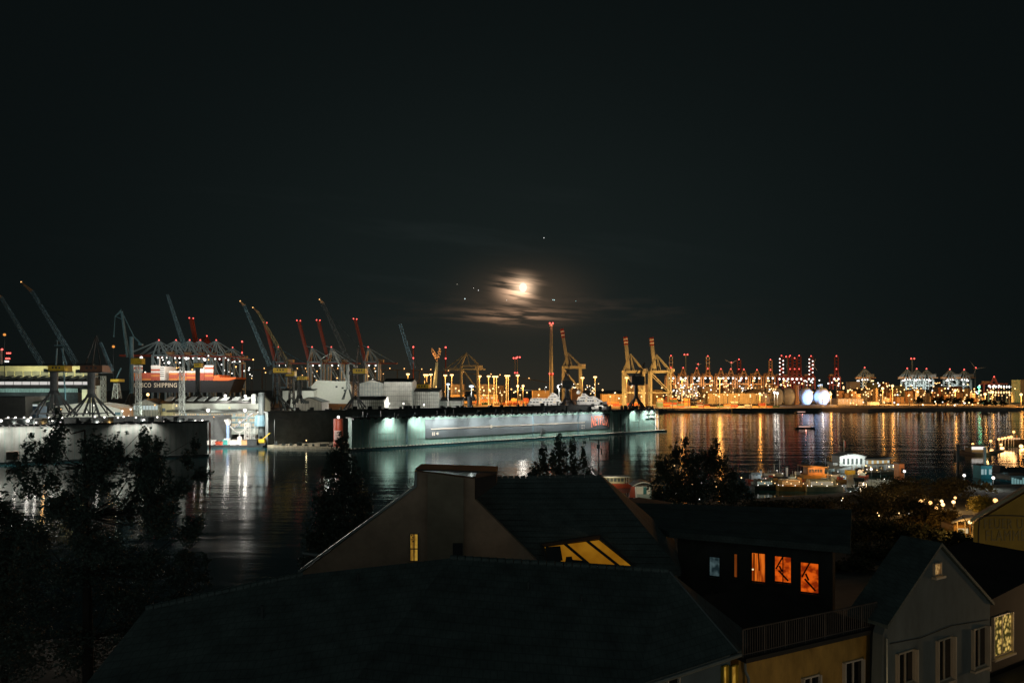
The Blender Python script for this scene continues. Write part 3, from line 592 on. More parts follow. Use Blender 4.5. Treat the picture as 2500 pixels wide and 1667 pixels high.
# red and blue cranes around the container ship, booms level towards the left
YR = 1080
RL = 'red and blue gantry cranes by the ship'
for i, (ax, lab) in enumerate(((388, 'leftmost of the red boomed gantry cranes over the container ship'), (430, 'second red boomed gantry crane from the left over the container ship'), (463, 'third red boomed gantry crane from the left, over the middle of the container ship'),
        (489, 'fourth red boomed gantry crane from the left over the container ship'), (528, 'fifth red boomed gantry crane from the left, over the ship bow'))):
    sts_side(lab, YR+i*9, ax-8, ax+24, 990, 866, (ax, 832), (294, 345, 372, 398, 436)[i], (ax+66, 868+i*.8), mBLU, 4.5, False, mRED, RL, False, True, 4.5, True, 3, 9)
sts_side('lower red boomed gantry crane at the bow of the container ship', YR+60, 566, 592, 990, 884, (568, 850), 505, (615, 878), mBLU, 4, False, mRED, RL, False, True, 5, True, 2, 9)
for ax, tx, ty, Yk, lab in ((679, 647, 789, 1150, 'red gantry crane with boom raised behind the two leaning shipyard jibs'), (762, 729, 784, 1160, 'red gantry crane with raised boom left of the middle of the red row'), (809, 777, 783, 1170, 'red gantry crane with raised boom in the middle of the red row'), (899, 867, 780, 1180, 'red gantry crane with raised boom at the right end of the red row')):
    sts_side(lab, Yk, ax-6, ax+26, 985, 882, (ax, 849), (tx, ty), (ax+70, 884), mBLU if ax != 679 else mGRB, 4.5, True, mRED, RL, False, True, 5.5, True, 2, 9)
sts_side('red gantry crane with lattice boom raised over the middle of the ship', 1190, 486, 512, 985, 872, (505, 822), (467, 778), (540, 874), mRED, 4, True, mRED, RL, False, True, 7, False, 0, 9)
# right-hand terminal: red cranes seen end on
def sts_front(label, Y, cx, half, base, top, apex, mat, boomtop=None, boomhalf=3, stripes=False, group='red gantry cranes of the far terminal', lamps=2, beads=False, level=None, legmat=None):
    t = T('gantry_crane', label, 'crane', P(cx, base, Y), group); u = lambda n: m_(n, Y); legmat = legmat or mat; dp = 24
    for s_ in (-1, 1):
        for k in (0, 1): a = P(cx+s_*half, base, Y); b = P(cx+s_*half, top, Y); a.y = b.y = Y+k*dp; MB().bar(a, b, u(2.6)).build('leg', legmat, t)
    mb = MB()
    for k in (0, 1):
        for yy in (top, base-(base-top)*.35): a = P(cx-half, yy, Y); b = P(cx+half, yy, Y); a.y = b.y = Y+k*dp; mb.bar(a, b, u(2.4))
    for s_ in (-1, 1): a = P(cx+s_*half*.5, top, Y); mb.bar(a+V((0, -45 if boomtop is None else 0, 0)), a+V((0, 50, 0)), u(2.4))
    mb.build('portal_beam', mat, t)
    mb = MB(); ap = P(cx, apex, Y)
    for s_ in (-1, 1): mb.bar(P(cx+s_*half*.75, top, Y), ap+V((s_*u(1.5), 0, 0)), u(2.2)); mb.bar(P(cx+s_*half*.45, top, Y+dp), ap+V((s_*u(1), 2, 0)), u(1.6))
    mb.bar(P(cx-half*.38, (top+apex)/2, Y), P(cx+half*.38, (top+apex)/2, Y), u(1.6)); a_ = mb.build('a_frame', mat, t)
    MB().ball(ap+V((0, 0, u(1.5))), u(1.45), 8).build('beacon', eRED, a_)
    if boomtop:
        mb = MB(); mw = MB()
        for s_ in (-1, 1):
            n = 8
            for k in range(n):
                f0, f1 = top+(boomtop-top)*k/n, top+(boomtop-top)*(k+1)/n; o_ = mw if (stripes and k in (5, 7)) else mb
                o_.bar(P(cx+s_*boomhalf, f0, Y-4-(n-k)*.4), P(cx+s_*boomhalf, f1, Y-4-(n-k-1)*.4), u(1.9))
        for k in range(6): yy = top+(boomtop-top)*(k+1)/6; mb.bar(P(cx-boomhalf, yy, Y-5), P(cx+boomhalf, yy, Y-5), u(1.5))
        bo = mb.build('boom', mat, t)
        if stripes: mw.build('white_band', mWHT, bo)
        MB().ball(P(cx, boomtop-2, Y-5), u(1.45), 8).build('beacon', eRED, bo)
        if beads:
            for k in range(9): MB().ball(P(cx+(k % 2-.5)*boomhalf*2, boomtop+6+k*(top-boomtop-8)/9, Y-7), u(1.7), 6).build('boom_lamp', eWHT, bo)
    MB().box(P(cx-half*.7, 0, Y).x, Y+dp+4, P(0, top-1, Y).z, P(cx+half*.7, 0, Y).x, Y+dp+16, P(0, top-7, Y).z).build('machine_house', mORG, t)
    for k in range(lamps): MB().ball(P(cx+(k-(lamps-1)/2)*half*1.1, top+5, Y-3), u(2.3), 8).build('floodlight', eWHT, t)
    return t
YF = 2300
for cx, ap, bt, st, lab in ((1638, 899, 870, True, 'red gantry crane with striped raised boom right behind the right cream crane'), (1668, 899, None, False, 'red gantry crane standing before the tall T topped mast'), (1701, 900, None, False, 'red gantry crane under the small three bladed rotor'),
        (1728, 901, 871, True, 'red gantry crane with orange and white raised boom loop'), (1760, 902, None, False, 'red gantry crane right of the raised boom loop'), (1784, 902, None, False, 'red gantry crane under the larger rotor'), (1816, 903, None, False, 'red gantry crane just right of the thin dark raised boom'),
        (1848, 904, None, False, 'red gantry crane standing alone above the long ochre warehouse'), (1881, 904, 880, False, 'red gantry crane with dark raised boom above the ochre warehouse end')):
    sts_front(lab, YF, cx, 10.5, 948, 918, ap, mORG, bt, 3.6, st)
for cx, bt, bd, lab in ((1804, 879, False, 'dark red raised boom crane left of the ochre warehouse gable'), (1908, 870, True, 'dark red crane with strings of white lamps on its boom, left one of two'), (1929, 870, False, 'dark red raised boom crane between the lamp strings, behind the white mast'), (1940, 876, False, 'dark red crane with a short looped raised boom behind the egg tanks'),
        (1951, 870, False, 'dark red thin raised boom crane above the stair tower'), (1980, 871, True, 'dark red crane with strings of white lamps on its boom, right one of two'), (2042, 871, False, 'dark red raised boom crane standing right of the egg tanks')):
    sts_front(lab, YF+150, cx, 9, 950, 920, 902, M('dim red crane paint', (.30, .05, .03)), bt, 4.2, False, beads=bd, lamps=2)
for cx, ap, lab in ((2111, 899, 'blue legged gantry crane standing alone left of the white mast'), (2215, 901, 'blue legged gantry crane just left of the white mast'), (2238, 902, 'blue legged gantry crane just right of the white mast'), (2262, 902, 'blue legged gantry crane second to the right of the white mast'),
        (2319, 903, 'blue legged gantry crane left of the greenish starred floodlight'), (2354, 904, 'blue legged gantry crane nearest to the wind turbine on the right')):
    sts_side(lab, YF+100, cx-9, cx+10, 951, 926, (cx, ap), cx-22, (cx+26, 922), mBLU, 3.2, False, mORG, 'blue legged gantry cranes far right', False, True, 5, True, 3, 14)
sts_front('red lit gantry crane by the row of white lamps at the right edge', YF-300, 2427, 11, 968, 937, 921, M('pink red crane paint', (.6, .2, .18)), None, 3, False, 'red gantry cranes of the far terminal', 3)

# ------------------------------------------------------------------ masts, turbines, chimneys
def mast(label, Y, px, top, base, r0, r1, cap='tee', name='mast', mat=None, cat='mast', power=0):
    q = P(px, base, Y); t = T(name, label, cat, q); u = lambda n: m_(n, Y); mat = mat or mCRM
    MB().tube(q, P(px, top, Y), u(r0), u(r1), 12).build('pole', mat, t); e = P(px, top, Y)
    if cap == 'tee':
        MB().box(e.x-u(5), Y-u(2), e.z, e.x+u(6), Y+u(2), e.z+u(2.4)).build('nacelle', mORG, t)
        for s_ in (-3.5, 4): MB().ball(e+V((u(s_), -u(2), u(2.6))), u(1.7), 8).build('beacon', eRED, t)
    return t
t = mast('tall slim cream tower with red lamps on top and a red band low down', 1300, 1346, 793, 990, 5.2, 2.9, None, 'tower', mCRM, 'tower')
for s_ in (-1, 1): MB().ball(P(1346+s_*3.6, 789, 1298), m_(2.1, 1300), 8).build('beacon', eRED, t); MB().ball(P(1345.6+s_*4, 912, 1294), m_(1.7, 1300), 8).build('beacon', eRED, t)
MB().tube(P(1346, 917, 1300), P(1346, 912, 1300), m_(5, 1300), n=14).build('red_band', mRED, t)
MB().tube(P(1346, 797, 1300), P(1346, 791, 1300), m_(4.2, 1300), n=12).build('cap_ring', mLTG, t)
light('POINT', 'beacon_light', P(1346, 786, 1290), (1, .2, .12), 9000, t, 1)
mast('white T topped mast with red lamps behind the orange cranes', 2500, 1674, 868, 948, 1.9, 1.5)
mast('white T topped mast with red lamps rising above the egg tanks', 2500, 1922, 873, 948, 2.2, 1.8)
mast('white T topped mast with red lamps among the blue legged cranes', 2500, 2227, 878, 948, 2.0, 1.6)
def turbine(label, Y, px, hub, base, R, rot, blades=3):
    t = T('wind_turbine', label, 'wind turbine', P(px, base, Y)); u = lambda n: m_(n, Y); h = P(px, hub, Y)
    MB().tube(P(px, base, Y), h, u(1.5), u(1.0), 10).build('tower', mCRM, t)
    MB().box(h.x-u(3), Y-u(2), h.z-u(1), h.x+u(4), Y+u(3), h.z+u(1.6)).build('nacelle', mORG, t)
    for k in range(blades):
        a = math.radians(rot+k*360/blades); d = V((math.cos(a), 0, math.sin(a))); n = V((-d.z, 0, d.x)); p0 = h+V((0, -u(2.5), 0)); w_ = u(.9)
        MB().hexa([p0-n*w_, p0+n*w_, p0+n*w_+V((0, .6, 0)), p0-n*w_+V((0, .6, 0))]+[p0+d*u(R)+c for c in (-n*.2, n*.2, n*.2+V((0, .3, 0)), -n*.2+V((0, .3, 0)))]).build('blade', mWHT, t)
    MB().ball(h+V((0, -u(2), u(2.4))), u(1.5), 8).build('beacon', eRED, t)
turbine('small wind turbine behind the third red crane of the far terminal', 2600, 1704, 891, 948, 9, 25)
turbine('larger wind turbine with wide blades behind the red cranes', 2500, 1785, 887, 948, 19, 30)
turbine('pale wind turbine behind the right lamp string crane', 2600, 1984, 892, 948, 18, 70)
turbine('white wind turbine at the right end of the blue legged cranes', 2500, 2381, 900, 950, 25, 128)
for px, top, Y, lab in ((651-60, 836, 1700, 'thin red beacon pole at the bow of the container ship'), (1009, 849, 1900, 'red and white striped chimney left of the steam plume'), (1088, 850, 2100, 'thin dark pole with a red beacon right of the steam plume')):
    q = P(px, 945, Y); t = T('beacon_pole', lab, 'mast', q); MB().tube(q, P(px, top, Y), m_(1.6, Y), m_(1.2, Y), 8).build('pole', mRED, t); MB().ball(P(px, top-2, Y), m_(2.1, Y), 8).build('beacon', eRED, t)
    MB().ball(P(px, top+25, Y-3), m_(1.8, Y), 8).build('beacon', eRED, t)
for k, px in enumerate((1257, 1263)):
    q = P(px, 945, 2200); t = T('chimney', ('left' if k == 0 else 'right')+' one of the twin power station chimneys with red beacons', 'chimney', q, 'twin chimneys'); MB().tube(q, P(px, 876, 2200), m_(1.5, 2200), m_(1.2, 2200), 10).build('shaft', mCRM, t)
    for s_ in (-1, 1): MB().ball(P(px+s_*3+(k*3), 874-k*2, 2195), m_(2.0, 2200), 8).build('beacon', eRED, t)
    MB().ball(P(px, 910, 2190), m_(1.7, 2200), 8).build('beacon', eRED, t)
for px, top, lab, cat in ((2, 872, 'ochre chimney cut by the left picture edge', 'chimney'),):
    q = P(px, 940, 900); MBx = MB().tube(q, P(px, 852, 900), m_(4, 900), m_(3, 900), 10); t = T('chimney', lab, cat, q); MBx.build('shaft', mCRM, t); MB().ball(P(px+3, 853, 897), m_(2.4, 900), 8).build('beacon', eRED, t)
for px, py, c, lab in ((21, 862, eRED, 'pair of red lamps over the left hall'), (19, 875, eRED, 'lower row of red lamps over the left hall'), (16, 882, eWHT, 'row of white lamps over the left hall')):
    mb = MB()
    for k in range(3): mb.ball(P(px-4+k*4, py, 900), m_(1.9, 900), 6)
    mb.k = 1; mb.bar(P(px-7, py+2, 901), P(px+7, py+2, 901), m_(1, 900)); mb.bar(P(px, py+2, 901), P(px, 910, 901), m_(.8, 900)); tag(mb.build('light_rack', [c, mDK]), lab, 'lamp')
for px, py, lab in ((11, 817, 'orange lantern high in the dark sky at the left edge'), (277, 846, 'orange lantern hanging by the blue luffing crane')):
    mb = MB().ball(P(px, py, 560), m_(3.2, 560), 10); mb.k = 1; mb.tube(P(px, py, 560), P(px, 940, 560), .25, n=5); tag(mb.build('aviation_lamp', [E('dull orange glow', (1, .38, .08), .9), mDK]), lab, 'lamp')

# ------------------------------------------------------------------ shipyard halls
mROOF = M('dark hall roof', (.05, .052, .05), .7, .35, .15)
mSHEET = M('pale scaffold sheeting', (.60, .62, .56), .7, .22, .22)
mBEI = M('beige hall cladding', (.58, .52, .33), .6, .15, .3)
mGRY = M('grey hall cladding', (.30, .29, .25), .6, .25, .3)
def hall(label, px0, px1, yt, Y, depth, mat, roofh=4, yb=None, name='hall', gable_front=False, seams=0, cat='hall'):
    a, b = P(px0, yt, Y), P(px1, yt, Y); zb = GZ if yb is None else P(0, yb, Y).z
    t = T(name, label, cat, ((a.x+b.x)/2, Y, zb))
    mb = MB()
    if gable_front: mb.prism([(a.x, Y, zb), (b.x, Y, zb), (b.x, Y, a.z), ((a.x+b.x)/2, Y, a.z+roofh), (a.x, Y, a.z)], (0, depth, 0))
    else: mb.prism([(a.x, Y, zb), (a.x, Y, a.z), (a.x, Y+depth/2, a.z+roofh), (a.x, Y+depth, a.z), (a.x, Y+depth, zb)], (b.x-a.x, 0, 0))
    mb.build('wall', mat, t); mb = MB(); e = .35
    if gable_front:
        c = (a.x+b.x)/2
        for s_, x in ((-1, a.x), (1, b.x)): p0 = V((x+s_*.8, Y-.8, a.z-.3)); p1 = V((c, Y-.8, a.z+roofh+.15)); mb.prism([p0, p1, p1+V((0, 0, e)), p0+V((0, 0, e))], (0, depth+1.6, 0))
    else:
        for yy0, yy1 in ((Y-.8, Y+depth/2), (Y+depth+.8, Y+depth/2)): mb.prism([(a.x-.8, yy0, a.z-.2), (a.x-.8, yy1, a.z+roofh+.1), (a.x-.8, yy1, a.z+roofh+.1+e), (a.x-.8, yy0, a.z-.2+e)], (b.x-a.x+1.6, 0, 0))
    mb.build('roof', mROOF, t)
    if seams:
        mb = MB()
        for k in range(seams+1): x = a.x+(b.x-a.x)*k/seams; mb.box(x-.09, Y-.09, zb, x+.09, Y-.005, a.z)
        mb.build('wall_posts', mDK2, t)
    return t, a, b, zb
def scaffold(t, a, b, zb, Y, nx, nz, mat):
    mb = MB()
    for k in range(nx+1): x = a.x+(b.x-a.x)*k/nx; mb.box(x-.11, Y-1.3, zb, x+.11, Y-1.1, a.z+.6)
    for k in range(nz+1): z = zb+(a.z-zb)*k/nz; mb.box(a.x, Y-1.45, z-.1, b.x, Y-1.31, z+.1)
    for k in range(nx): x = a.x+(b.x-a.x)*k/nx; x2 = a.x+(b.x-a.x)*(k+1)/nx; mb.bar((x, Y-1.2, zb+(k*3 % 5)*2.2), (x2, Y-1.2, zb+(k*3 % 5)*2.2+4.4), .13)
    mb.build('scaffold', mat, t)
YS = 640
for px0, px1, yt, Y, dp, rh, nx, lab in ((938, 1006, 932, YS, 30, 3, 14, 'tallest of the scaffold wrapped white halls, with a dark roof'), (1006, 1072, 956, YS+10, 30, 3, 14, 'middle step of the scaffold wrapped white halls'), (1070, 1128, 978, YS+20, 30, 3, 12, 'lowest step of the scaffold wrapped white halls'),
        (858, 938, 976, YS-60, 20, 2.5, 16, 'low scaffold wrapped white hall behind the black lattice crane')):
    t, a, b, zb = hall(lab, px0, px1, yt, Y, dp, mSHEET, rh, None, 'wrapped_hall'); scaffold(t, a, b, zb, Y, nx, 9, mDK2)
t, a, b, zb = hall('white gable end of the tallest scaffold wrapped hall, beside the lattice crane', 878, 938, 936, YS+2, 26, mSHEET, 3.2, None, 'wrapped_hall', True); scaffold(t, a, b, zb, YS+2, 9, 10, mGRB)
t, a, b, zb = hall('small grey shed with a pale gable between the two lattice cranes', 722, 785, 981, 560, 22, M('grey shed sheeting', (.45, .43, .38), .7, .15), 3.4, None, 'shed', True, 8)
a2 = P(744, 985, 559.4); MB().box(a2.x, 559.3, a2.z, a2.x+3.4, 559.95, a2.z+2.2).build('gate', mDK2, t)
# big white hall block and low white block
mWB = M('white painted hall', (.74, .72, .67), .6, .06)
Y = 690; t = T('white_hall', 'big blank white hall with two tiny windows right of the middle lattice crane', 'hall', P(812, 985, Y))
c = [P(760, 985, Y), P(860, 985, Y), P(857, 940, Y), P(848, 931, Y), P(773, 928, Y), P(760, 942, Y)]; MB().prism(c, (0, 30, 0)).build('wall', mWB, t)
for x, y in ((819, 946), (834, 949), (839, 955)): q = P(x, y, Y-.2); MB().box(q.x, Y-.15, q.z, q.x+m_(5, Y), Y+.1, q.z+m_(4, Y)).build('window', mDK, t)
t, a, b, zb = hall('low white hall with a straight dark roof left of the blank white hall', 690, 766, 953, 680, 30, mWB, 2, None, 'white_hall'); light('POINT', 'yard_light', P(735, 940, 645), WHT, 16000, t, 1)
light('POINT', 'yard_light', P(800, 925, 650), WHT, 32000, t, 1)
# left: long beige assembly hall
Y = 600; t, a, b, zb = hall('long beige assembly hall with a pale band, high at the left edge', -60, 216, 893, Y, 14, mGRY, 1.5, None, 'assembly_hall')
z0, z1 = P(0, 906, Y).z, P(0, 893.5, Y).z; MB().box(a.x, Y-.7, z0, b.x+.1, Y-.01, z1).build('fascia_band', mBEI, t)
mb = MB()
for k in range(-60, 216, 21): q = P(k+12, 0, Y); mb.box(q.x-m_(.9, Y), Y-.5, P(0, 930, Y).z, q.x+m_(.9, Y), Y-.02, z0)
mb.build('column', mBEI, t)
mb = MB()
for k in range(10): z = P(0, 908+k*2.0, Y).z; mb.box(a.x, Y-.12, z-.1, b.x, Y-.015, z+.1)
mb.build('cladding_lines', M('cladding line', (.2, .195, .17)), t)
for px in (40, 130, 200): light('SPOT', 'facade_light', P(px, 918, Y-26), (1, .88, .55), 15000, t, .5, P(px, 902, Y), 150)
# left: skylit shed with bright window band
Y = 545; t, a, b, zb = hall('long skylit shed with a bright glazed band below the beige hall', -60, 213, 930, Y, 22, mDK2, 2.5, None, 'skylit_shed')
for k in range(13):
    px = -48+k*21; x = P(px, 0, Y).x; z = P(0, 926, Y).z
    f = MB().prism([(x, Y+3, z), (x+m_(14, Y), Y+3, z), (x+m_(20, Y), Y+10, z+2.9), (x+m_(7, Y), Y+10, z+2.9)], (0, 0, .35)).build('skylight', mLTG, t)
for k in range(13):
    x0, x1 = P(-50+k*21, 0, Y).x, P(-31+k*21, 0, Y).x; z0, z1 = P(0, 939, Y).z, P(0, 931.5, Y).z
    MB().box(x0, Y-.3, z0, x1, Y-.02, z1).build('window', E('bright glazing', (1, .96, .90), .62, True), t)
mb = MB(); mb.prism([(a.x, Y-9, P(0, 947, Y-9).z), (b.x-1, Y-9, P(0, 947, Y-9).z), (b.x-1, Y-.5, P(0, 942, Y).z), (a.x, Y-.5, P(0, 942, Y).z)], (0, 0, .4)); mb.build('lean_to_roof', mROOF, t)
m = M('teal translucent panel', (.30, .42, .40), .5, .45, .5); stretch(m, (3, 1, .4))
MB().box(a.x, Y-9, P(0, 957.5, Y-9).z, b.x-2, Y-8.6, P(0, 948, Y-9).z).build('translucent_wall', m, t)
for px in (0, 60, 120, 180): light('SPOT', 'facade_light', P(px, 965, Y-26), COOL, 2600, t, .5, P(px, 950, Y), 150)
MB().box(a.x, Y-8.5, zb, b.x-2, Y-2, P(0, 958, Y-9).z).build('base_wall', mDK, t)
Y = 455; a, b = P(-30, 970, Y), P(62, 1010, Y); t = T('dark_shed', 'dark windowless shed block at the left edge behind the pale dock', 'shed', ((a.x+b.x)/2, Y, b.z))
MB().box(a.x, Y, b.z-3, b.x, Y+20, a.z).build('wall', M('dark shed cladding', (.07, .075, .07), .7, .2), t); MB().box(a.x-.3, Y-.4, a.z, b.x+.3, Y+20.4, a.z+.8).build('roof', mDK, t)
Y = 462; a, b = P(70, 980, Y), P(95, 1012, Y); t = T('cabin', 'small green roofed site cabin with a blue front left of the first crane legs', 'cabin', ((a.x+b.x)/2, Y, b.z))
MB().box(a.x, Y, b.z-3, b.x, Y+8, P(0, 992, Y).z).build('wall', M('blue cabin paint', (.08, .14, .22), .6), t); MB().prism([(a.x-1, Y-1, P(0, 985, Y).z), (b.x+1, Y-1, P(0, 985, Y).z), (b.x+1, Y+9, a.z), (a.x-1, Y+9, a.z)], (0, 0, .6)).build('roof', M('green cabin roof', (.22, .32, .26), .6), t)
MB().box(a.x+1, Y-.1, P(0, 991, Y).z, b.x-1, Y+.01, P(0, 987, Y).z).build('window', eCWIN, t)
# white covered hull between the crane legs
Y = 500; t = T('covered_hull', 'large white sheeted ship hull behind the legs of the two left cranes', 'ship', P(210, 1014, Y)); n = 14; pts = []
prof = [(118, 1006), (135, 992), (160, 988), (195, 984), (225, 984), (262, 990), (290, 997), (300, 1003), (300, 1018), (118, 1018)]
MB().prism([P(x, y, Y) for x, y in prof], (0, 26, 0)).build('cover_sheet', mWB, t)
q = P(276, 1006, Y); MB().box(q.x, Y-.2, P(0, 1013, Y).z, q.x+m_(18, Y), Y+.05, q.z).build('opening', mGRB, t)
for px in (150, 210, 275): light('POINT', 'work_light', P(px, 1012, Y-17), WHT, 2600, t, .5)
t, a, b, zb = hall('small pale tank house right of the skylit shed', 200, 216, 950, 530, 12, mBEI, 1.5, None, 'tank_house')
t = T('silo', 'two pale silos behind the second crane column', 'silo', P(236, 980, 540))
for px in (232, 242): MB().tube(P(px, 985, 540), P(px, 941, 540), m_(4.3, 540), n=14).build('shell', mWB, t)
MB().lat(P(252, 985, 540), P(252, 918, 540), m_(9, 540), m_(8, 540), 9, .35).build('stair_frame', mLTG, t); light('POINT', 'work_light', P(240, 950, 515), WHT, 5000, t, .5)
t = T('jib_crane', 'short crane with pale yellow house on a lattice leg left of the blue crane', 'crane', P(285, 975, 540)); MB().lat(P(285, 973, 540), P(285, 936, 540), m_(15, 540), m_(8, 540), 5, .55).build('tower', mLTG, t); a = P(277, 932, 540); MB().box(a.x, 536, a.z, a.x+m_(20, 540), 544, a.z+m_(6.5, 540)).build('machine_house', mYEL, t); MB().bar(P(283, 925, 540), P(296, 898, 540), m_(2, 540)).build('jib', mGRB, t); light('POINT', 'work_light', P(288, 925, 515), WHT, 2500, t, .5)
# gabled workshop and long shed with windows
t, a, b, zb = hall('gabled workshop with a glazed front beneath the orange yard lamp', 326, 386, 987, 492, 20, mGRY, 3.6, None, 'workshop', True, 9)
mb = MB()
for k in range(8): x = a.x+(b.x-a.x)*(k+.12)/8; mb.box(x, 491.8, P(0, 1000, 492).z, x+(b.x-a.x)/8*.76, 491.98, P(0, 990, 492).z)
mb.build('window', eCWIN, t); light('POINT', 'work_light', P(350, 1006, 478), WHT, 1500, t, .4)
t, a, b, zb = hall('ochre gable house right of the gabled workshop', 388, 420, 985, 496, 16, mBEI, 1.5, None, 'yard_house'); q = P(396, 1004, 496); MB().box(q.x, 495.8, q.z, q.x+2.4, 496.02, q.z+2.4).build('window', M('blue glass', (.06, .09, .14), .3), t); light('POINT', 'work_light', P(404, 1010, 484), (1, .75, .4), 900, t, .4)
YL = 500
t, a, b, zb = hall('long workshop with two rows of lit windows and two bright gable lamps', 418, 632, 984, YL, 24, M('pale grey workshop cladding', (.48, .50, .46), .6, .1), 4.5, None, 'long_workshop')
for k in range(9):
    x = P(398+k*27, 0, YL).x; MB().prism([(x, YL+2.2, P(0, 980, YL).z+.5), (x+m_(16, YL), YL+2.2, P(0, 980, YL).z+.2), (x+m_(20, YL), YL+6.5, P(0, 973, YL).z+.9), (x+m_(6, YL), YL+6.5, P(0, 973, YL).z+.9)], (0, 0, .45)).build('skylight', mLTG, t)
MB().box(a.x, YL-7, P(0, 1006, YL-7).z, b.x, YL, P(0, 1001, YL-7).z).build('canopy', mROOF, t)
for row, (ya, yb_) in enumerate(((1010, 1016), (1022, 1028), (1034, 1041))):
    for k in range(36):
        if row == 2 and k < 12: continue
        px = 421+k*5.9; q0, q1 = P(px, yb_, YL-1), P(px+3.6, ya, YL-1); MB().box(q0.x, YL-.25, q0.z, q1.x, YL-.02, q1.z).build('window', eWIN if (k*7+row*3) % 5 else eCWIN, t)
for k in range(3): z = P(0, 1019+k*12, YL).z; MB().box(a.x, YL-.5, z-.5, b.x, YL-.01, z+.3).build('floor_band', mGRB, t)
for px in (508, 598): o = MB().ball(P(px, 1001.5, YL-9), m_(4.2, YL), 10).build('gable_lamp', eWHT, t); light('POINT', 'gable_light', P(px, 1002, YL-11.5), WHT, 7000, o, .6)
for px, py, big, c, p, lab in ((550, 966, 1, 0, 2500, 'left white roof lamp on the long workshop ridge'), (599, 967, 1, 0, 2500, 'right white roof lamp on the long workshop ridge'), (361, 963, 1, 2, 3500, 'bright orange yard lamp beside the lattice mast')):
    deck_lamp(px, py, 505, GZ, big, c, p, lab, None)
for px, yt, yb_, lab in ((338, 893, 1014, 'lattice lighting mast left of the orange yard lamp'), (444, 895, 1024, 'pale lattice lighting mast in front of the long workshop')):
    t = T('lattice_mast', lab, 'mast', P(px, yb_, 478)); MB().lat(P(px, yb_, 478), P(px, yt, 478), m_(10, 478), m_(8, 478), 14, m_(1.3, 478)).build('frame', mLTG, t)
Y = 520; t, a, b, zb = hall('amber brick workshop seen between the dark columns at the basin', 648, 690, 1008, 520, 14, mBEI, 1.5, None, 'brick_workshop')
for k in range(7): q = P(650+k*5.6, 1027, 519.5); MB().box(q.x, 519.7, q.z, q.x+1.0, 519.98, q.z+1.8).build('window', E('amber window', (1, .45, .12), .5), t)
light('POINT', 'work_light', P(668, 1012, 503), WARM, 3500, t, .5)
light('POINT', 'yard_light', P(755, 1000, 535), WHT, 1900, t, 1)
for px, py, p in ((870, 996, 8000), (905, 998, 12000), (950, 985, 22000), (985, 985, 22000), (1035, 988, 12000), (1100, 996, 5000)): deck_lamp(px, py, 600, GZ, False, 0, p, 'white work lamp before the scaffold wrapped halls', 'work lamps before the wrapped halls')
# boat tent etc. on the dock end
t = T('boat', 'black covered motor boat on a stand beyond the teal dock', 'boat', P(1142, 975, 700)); MB().hull((P(1142, 0, 700).x, 700, P(0, 978, 700).z), 17, 5, 3.2, .3).build('hull', mDK, t); MB().ball(P(1146, 966, 700), 3.2, 10, (1.7, .8, .7)).build('cover', mDK2, t)
t = T('control_tower', 'black control cabin tower with a white tall lamp post before the cream crane', 'tower', P(1147, 1000, 640)); MB().tube(P(1147, 1003, 640), P(1147, 968, 640), m_(6, 640), n=10).build('shaft', mDK, t)
for px, py in ((1094, 938), (1151, 943)):
    q = P(px, 1000, 645); t = T('lamp_post', 'white lit lamp post '+('left of' if px < 1120 else 'before')+' the cream crane with the pointed frame', 'lamp', q)
    MB().tube(q, P(px, py, 645), m_(1.5, 645), m_(1.1, 645), 8).build('post', mWHT, t); MB().ball(P(px, py, 645), m_(5 if px > 1120 else 4, 645), 8, (1.3, 1, .7)).build('lamp_head', E('pale lamp glow', (.85, .95, 1), 1.2), t); light('POINT', 'lamp_light', P(px, py-4, 640), COOL, 2500, t, .6)
# ------------------------------------------------------------------ container ship
YC = 960
ship = T('container_ship', 'black hulled container ship with white capital letters, laden under red cranes', 'ship', P(445, 958, YC))
prof = [(322, 958), (322, 929), (520, 929), (556, 926), (574, 923), (566, 944), (560, 958)]
MB().prism([P(x, y, YC) for x, y in prof], (0, 40, 0)).build('hull', M('black ship hull', (.014, .017, .02), .85, .2), ship)
la, lb = P(327, 945, YC), P(432, 934, YC)
for body, x0, x1 in (('COSCO', 327, 369), ('SHIPPING', 376, 432)):
    la, lb = P(x0, 945.5, YC), P(x1, 934.5, YC); text_mesh(body, lambda u, v, d: V((la.x+u, YC-.12-d, la.z+v)), lb.x-la.x, lb.z-la.z, .1).build('lettering', M('ship lettering', (.66, .58, .44), .6, .1), ship)
prof = [(520, 929), (522, 917), (534, 915), (536, 921), (576, 921), (574, 925), (556, 929)]
MB().prism([P(x, y, YC-.5) for x, y in prof], (0, 38, 0)).build('forecastle', M('orange ship paint', (.75, .17, .04), .6, .15), ship)
a, b = P(376, 928, YC+3), P(402, 894, YC+3); MB().box(a.x, YC+3, a.z, b.x, YC+36, b.z).build('deckhouse', mWHT, ship)
mb = MB()
for k in range(5): z = P(0, 898+k*5, YC).z; mb.box(a.x+.6, YC+2.8, z-.5, b.x-.6, YC+2.95, z+.5)
mb.build('window', mDK, ship)
MB().bar(P(390, 894, YC+20), P(390, 872, YC+20), 1.2).build('mast', mWHT, ship)
mCON = [M('container rust red', (.42, .09, .05), .6, .2), M('container white', (.62, .60, .56), .6, .1), M('container orange', (.60, .22, .06), .6, .15), M('container grey blue', (.16, .22, .26), .6, .2), M('container ochre', (.50, .36, .12), .6, .15), M('container dark green', (.08, .16, .10), .6, .2)]
CN = ['rust red', 'white', 'orange', 'grey blue', 'ochre', 'dark green']
def con_mesh(L=12.2, H=2.6, W_=2.45):
    mb = MB().box(0, 0, 0, L, W_, H)
    for k in range(10): mb.box(L*(k+.3)/10, -.05, .2, L*(k+.7)/10, -.002, H-.2)
    return mb
con_protos = {}
rr = random.Random(8)
